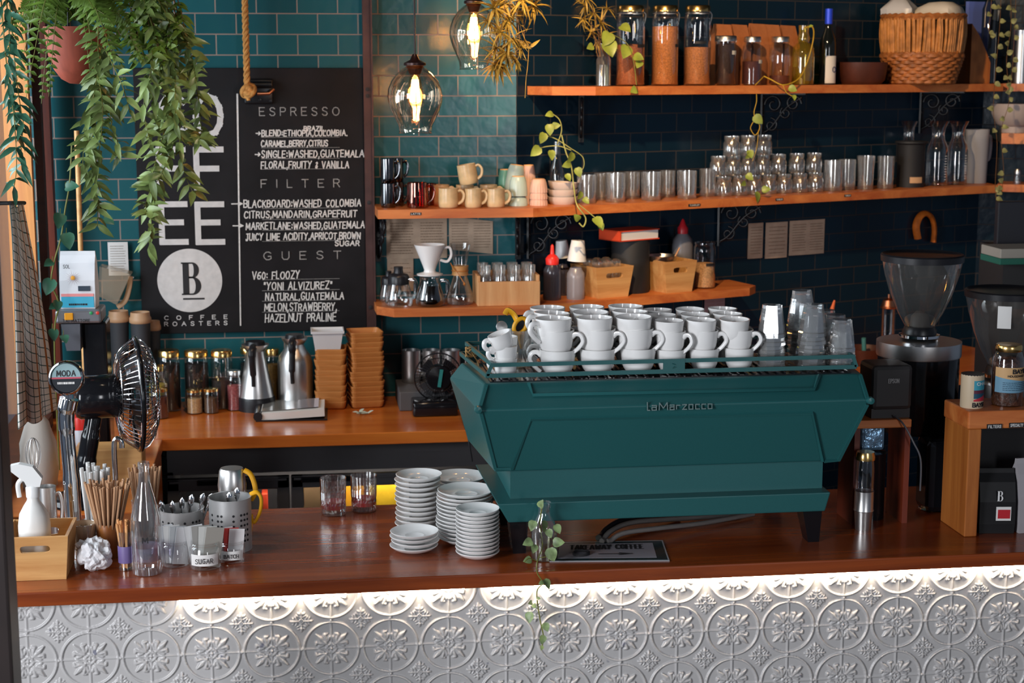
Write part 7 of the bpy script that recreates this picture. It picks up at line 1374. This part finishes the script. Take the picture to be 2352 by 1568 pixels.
# coffee grinders
def grinder(px, Y, lb, py_lid, py_neck, py_band0, py_band1, wl, wb_, base=ZT+.001, drum=0):
    P = colY(px, Y, base); s = float(sc(at_y(px, 780, Y))); z = lambda py: float(at_y(px, py, Y)[2])-base; R = wl/2/s; Rb = wb_/2/s
    t = thing('coffee_grinder', lb, 'coffee grinder', tuple(P), 0, 'tall coffee grinders with cone hoppers')
    z0 = z(drum) if drum else .03
    add(t, 'grinder_body', [(.0001, z0), (Rb*.9, z0), (Rb*.97, z0+.012), (Rb*.97, z(py_band1))], black_gloss, 48)
    m = MB(); m.box((.02 if drum else 0, -.13 if drum else 0, z0/2+.004), (.096, .11, z0+.006), bev=.02); m.build('column', black_gloss, t)
    add(t, 'chrome_band', [(Rb, z(py_band1)-.004), (Rb*1.01, z(py_band1)), (Rb*1.01, z(py_band0)), (Rb*.3, z(py_band0)+.006), (.0001, z(py_band0)+.012)], chrome and steel, 56)
    zn = z(py_neck); zl = z(py_lid); hh = zl-zn
    add(t, 'hopper', [(R*.34, zn), (R*.36, zn+hh*.02), (R*.56, zn+hh*.22), (R*.76, zn+hh*.48), (R*.9, zn+hh*.74), (R*.98, zn+hh*.95), (R*.98, zn+hh)], thin('hopper_plastic', tint=(.80, .79, .78), base=.07, edge=.5, rough=.06, haze=.05, hcol=(.6, .56, .52)), 56)
    add(t, 'hopper_lid', [(R*.97, zl-.012), (R*1.01, zl-.012), (R*1.02, zl+.006), (R*.98, zl+.01), (R*.9, zl+.004), (.0001, zl+.006)], black_plastic, 56)
    add(t, 'hopper_collar', [(R*.42, z(py_band0)+.012), (R*.42, zn-.008), (R*.37, zn+.004), (R*.3, zn+.004)], black_plastic, 40); add(t, 'collar_ring', [(R*.5, z(py_band0)+.012), (R*.5, z(py_band0)+.02), (R*.42, z(py_band0)+.022)], chrome, 40)
    m = MB(); m.lathe([(.0001, 0), (R*.25, 0), (R*.22, .03), (R*.1, .045), (.0001, .046)], 20, M=T(0, 0, zn+.004)); m.build('inner_cone', mat('inner_grey', (.12, .11, .1), .5), t)
    m = MB(); m.lathe([(.0001, .006), (.046, .006), (.05, .003), (.046, 0)], 30, M=T(.02 if drum else 0, -.13 if drum else 0, 0)); m.build('foot_ring', chrome, t)
    return t, s, z, Rb
t, s, z, Rb = grinder(2096, .55, 'nearer black coffee grinder with a clear cone hopper behind the printer', 590, 752, 782, 812, 184, 190, drum=985)
m = MB(); tmp = MB(); write(tmp, 'PEAK', 0, z(1150), .0095, .0022, 0, width=.022); m.add([(.036+x, -.1865+y, zz_) for x, y, zz_ in tmp.v], tmp.f); m.build('maker_name', mat('print_grey', (.3, .3, .3), .6), t)
t, s, z, Rb = grinder(2290, .68, 'farther black coffee grinder behind the jar of dried pods', 672, 842, 872, 900, 184, 170)
R_ = 92/s; wrap(t, 'paper_note', R_*.955, -.62, -.28, z(742), z(692), paper)
# printer on its dark riser
qa = at_z(1952, 1206, ZT); YL_ = .29; xA, xB = float(colY(1956, YL_, ZT)[0]), float(colY(2083, YL_, ZT)[0]); zt2 = float(at_y(2030, 964, YL_)[2])
rl = thing('wooden_riser', 'dark wooden riser holding up the black receipt printer', 'riser', (xA, YL_, ZT)); hz = zt2-ZT; w_ = xB-xA
MB().box((.008, .065, (hz-.024)/2), (.016, .13, hz-.024)).build('side_panel', red_wood, rl); MB().box((w_-.008, .065, (hz-.024)/2), (.016, .13, hz-.024)).build('side_panel', red_wood, rl); MB().box((w_/2-.0, .065, hz-.012), (w_+.004, .132, .024), bev=.003).build('top_board', shelf_wood, rl)
sP = float(sc(at_y(2040, 900, YL_))); zp = float(at_y(2040, 842, YL_)[2])-zt2; xp0, xp1 = float(colY(2002, YL_+.01, zt2)[0]), float(colY(2094, YL_+.01, zt2)[0])
pr_ = thing('receipt_printer', 'black receipt printer on the dark wooden riser beside the machine', 'printer', ((xp0+xp1)/2, YL_+.01, zt2+.0005)); wp = xp1-xp0
m = MB(); m.box((0, .06, zp*.58), (wp, .12, zp*.84), bev=.012); m.box((0, .065, zp*.09), (wp*.96, .11, zp*.18)); m.build('printer_body', mat('printer_black', (.025, .023, .024), .5), pr_); tmp = MB(); write(tmp, 'EPSON', -wp*.12, zp*.68, 9/sP, 1.8/sP, -.0015, width=25/sP); tmp.build('maker_name', mat('print_grey', (.3, .3, .3), .6), pr_); MB().box((0, .03, zp*.955), (wp*.8, .004, .006)).build('paper_slot', black_gloss, pr_)
m = MB(); m.tube(bez([(wp*.05, -.004, zp*.06), (wp*.2, -.03, -.01), (wp*.42, -.045, -.06), (wp*.6, -.05, -.11), (wp*.62, -.05, -.2)], 8), .0025, 6); m.build('cable', mat('cable_grey', (.08, .08, .09), .4), pr_)
# shaker bottle and things behind it
P, r, h = itZ(1982, 1037, 1221, 44, ZT)
sk_ = thing('cocktail_shaker', 'slim clear shaker with a gold lid and steel base in front of the dark riser', 'shaker', tuple(P)); add(sk_, 'steel_base', [(.0001, 0), (r*.82, 0), (r*.95, h*.24), (r*1.06, h*.25), (r*1.0, h*.27), (r*1.0, h*.5), (r*.96, h*.5)], steel, 30); add(sk_, 'clear_top', [(r*.96, h*.5), (r, h*.52), (r, h*.8), (r*.9, h*.9)], thin('shaker_glass', tint=(.8, .84, .9), base=.1, edge=.6), 30); add(sk_, 'lid', [(r*1.0, h*.9), (r*1.02, h*.94), (r*.9, h), (.0001, h)], gold, 30)
qd = at_y(1984, 1030, .37); m = MB(); m.box((0, 0, 0), (.07, .03, .075), bev=.01); o = m.build('foil_pack', mat('blue_foil_pack', hx('8cb4d4'), .25, .5, var=.5, vscale=30, bump=1, bscale=40), loc=(xA+.078, .365, ZT+.2375)); tag(o, 'crinkled blue foil pack on a dark tin inside the riser', 'pack')
solid('dark_tin', [(.0001, 0), (.042, 0), (.042, .19), (.045, .195), (.0001, .2)], black_gloss, (xA+.078, .365, ZT), 'dark round tin inside the riser behind the shaker', 'tin')
# on the angled bench behind
def onb(px, py): P = at_z(px, py, ZT); return P
P, r, h = itB(1985, 772, 92, .22, ZT); solid('wooden_bowl', [(.0001, 0), (r*.7, 0), (r, h*.55), (r*1.02, h*.6), (r*.97, h*.6), (r*.66, .01), (.0001, .01)], MT['walnut'], P, 'brown bowl on the bench behind the printer', 'bowl')
m = MB(); c = np.array(P)+np.array([.0, 0, h*.1]); m.tube([tuple(c), (c[0]-.01, c[1]-.01, c[2]+h*.85)], .010, 10); tag(m.build('teal_brush', mat('brush_teal', hx('4a8a8c'), .5)), 'teal handled brush standing in the brown bowl', 'brush')
P, r, h = itB(2036, 676, 34, .30, ZT); fp = thing('coffee_press', 'glass coffee press with copper frame behind the nearer grinder', 'coffee press', tuple(P)); add(fp, 'glass_body', [(.0001, .004), (r*.9, .004), (r*.9, h*.8)], glass); m = MB()
for k in range(4): a = PI/2*k+.4; m.tube([(r*cos(a), r*sin(a), 0), (r*cos(a), r*sin(a), h*.84)], .004, 6)
m.tube([(r*cos(a), r*sin(a), h*.82) for a in sp(lambda q: q, 0, 2*PI, 25)[:-1]], .005, 6, closed=True); m.lathe([(r, h*.84), (r*.8, h*.92), (.006, h*.95), (.006, h), (.0001, h)], 20); m.build('copper_frame', MT['copper'], fp)
m = MB(); P = colB(1903, .34, ZT); zz_ = float(atB(1903, 690, .34)[2]); m.tube([(P[0], P[1], ZT), (P[0]+.006, P[1], zz_-.04)], .006, 8); m.tube([(P[0]+.006, P[1], zz_-.04), (P[0]+.016, P[1], zz_)], [.010, .004], 8); tag(m.build('orange_spatula', mat('orange_silicone', hx('d86a3a'), .5)), 'orange tipped spatula standing behind the tumblers', 'spatula')
# orange cloth loop on the dark tiles
o_ = MB(); ob = [(2108, 548), (2104, 520), (2112, 498), (2126, 490), (2140, 500), (2146, 525), (2144, 556)]; c = [Vector(atB(a, b, .02)) for a, b in ob]; o_.tube(bez(c, 6), [.012]*36+[.013], 8, flat=1.5); tag(o_.build('orange_ribbon', mat('orange_cloth', hx('c06414'), .7, var=.3, vscale=30)), 'orange ribbon looped on the dark tiled wall above the nearer grinder', 'ribbon')
# ------------------------------------------------------------ right wall: shelves, pots, screen
DC = np.array([cos(AC), sin(AC), 0]); NC = np.array([sin(AC), -cos(AC), 0])
def atC(px, py, d): return at_n(px, py, PC+NC*d, NC)
def colC(px, d, z): return _col(px, NC, np.dot(PC, NC)+d, z)
def cshelf(pxl, pyt, pyb, lb, d=.22, z=None):
    zt = float(atC(pxl, pyt, d)[2]) if z is None else z; zb = float(atC(pxl, pyb, d)[2]) if z is None else z-.034; t0 = float(np.dot(colC(pxl, d, zt)-PC, DC)); m = MB(); f = lambda t, q: tuple((PC+DC*t+NC*q)[:2])
    slab(m, [f(t0, .002), f(t0, d), f(1.2, d), f(1.2, .002)], zb, zt); tag(m.build('wall_shelf', shelf_wood), lb, 'shelf'); return zt
zc1 = cshelf(2300, 306, 330, 'short timber shelf on the right wall under the pale pot'); zc2 = cshelf(2290, 425, 446, 'short timber shelf on the right wall level with the middle shelf', z=S2); cshelf(2300, 186, 206, 'short timber shelf at the top of the right wall', z=S1)
P = colC(2330, .12, zc1); s = float(sc(P)); solid('white_pot', [(.0001, 0), (30/s, 0), (30/s, 14/s), (42/s, 20/s), (54/s, 45/s), (55/s, 66/s), (50/s, 66/s), (.0001, 30/s)], mat('stoneware', hx('a89c98'), .5), P, 'pale stoneware pot on the short right wall shelf', 'pot')
P = colC(2336, .14, zc2); s = float(sc(P)); t = thing('salt_shaker', 'small glass shaker with a steel cap on the right wall shelf', 'shaker', tuple(P)); add(t, 'glass_body', [(.0001, .001), (9/s, .001), (8/s, 24/s)], glass); add(t, 'cap', [(8/s, 22/s), (8.5/s, 27/s), (6/s, 33/s), (.0001, 34/s)], steel)
P = colC(2342, .12, S1); s = float(sc(P)); solid('steel_canister', [(.0001, 0), (20/s, 0), (20/s, 120/s), (.0001, 125/s)], steel, P, 'steel canister at the top right edge on the right wall shelf', 'canister')
# string of hearts hanging at the right
yh = float(PC[1])-.5; sh_ = thing('string_of_hearts', 'thin trailing plant with small round leaves hanging at the right edge', 'hanging plant'); ps, po = MB(), MB()
for pts in ([(2300, -40), (2296, 60), (2288, 150), (2282, 250), (2290, 330), (2286, 430), (2292, 478)], [(2320, -40), (2322, 60), (2312, 140), (2318, 230), (2300, 300), (2305, 390), (2300, 440)], [(2335, -40), (2330, 70), (2326, 150), (2320, 210)], [(2280, -40), (2276, 20), (2272, 70), (2280, 90)]):
    c = bez([V3(a, b, yh) for a, b in pts], 10); ps.tube(c, .0012, 4)
    for i in range(3, len(c), 3):
        if i > len(c)*.45 and random.random() < .35: continue
        d = Vector((random.choice((-1, 1))*random.uniform(.6, 1), -.3, random.uniform(-.6, .5))); leaf(po, c[i], d, Vector((0, -1, .3))+rv(.4), random.uniform(.018, .034), .022, 4, .2, 'heart')
ps.build('stems', stem_brown, sh_); po.build('leaves', mat('heart_leaf', hx('8a8a5a'), .45, var=.5, vscale=60), sh_)
# screen and drawer unit at far right
Ym = 1.35; q0, q1 = at_y(2290, 462, Ym), at_y(2420, 562, Ym); sc_ = thing('till_screen', 'dark till screen standing at the right edge behind the far grinder', 'screen', ((q0[0]+q1[0])/2, Ym, q1[2]))
MB().box((0, 0, (q0[2]-q1[2])/2), (q1[0]-q0[0], .03, q0[2]-q1[2]), bev=.004).build('screen_case', mat('screen_grey', (.02, .02, .025), .4), sc_); q2 = at_y(2326, 655, Ym); MB().box((0, .02, (q2[2]-q1[2])/2), (.08, .06, q1[2]-q2[2])).build('stand', mat('stand_grey', hx('6a6260'), .5), sc_); MB().box((0, .02, (ZT-q1[2])/2), (.22, .2, ZT-q1[2])).build('pedestal', mat('stand_dark', (.03, .028, .028), .6), sc_)
a = at_y(2276, 566, Ym-.14); b_ = at_y(2400, 600, Ym-.14); m = MB(); m.box(((b_[0]-a[0])/2, 0, -(a[2]-b_[2])*.3), (b_[0]-a[0], .16, (a[2]-b_[2])*.6), bev=.003); o = m.build('folded_cloth', mat('cloth_pale', hx('a8a094'), .8), loc=tuple(a)); tag(o, 'folded pale cloth with a green edge draped before the till screen', 'cloth'); MB().box(((b_[0]-a[0])/2, -.001, -(a[2]-b_[2])*.8), (b_[0]-a[0]+.004, .162, (a[2]-b_[2])*.4), bev=.003).build('green_edge', mat('cloth_green', hx('2a6a58'), .8), o)
c = at_y(2330, 606, Ym-.14); m = MB(); m.prism([(-45/sc(c), 0), (70/sc(c), 0), (70/sc(c), -.085), (10/sc(c), -.085)], -.07, .07); sl = m.build('till_body', MT['stand_grey'], sc_); sl.matrix_world = T(*c)
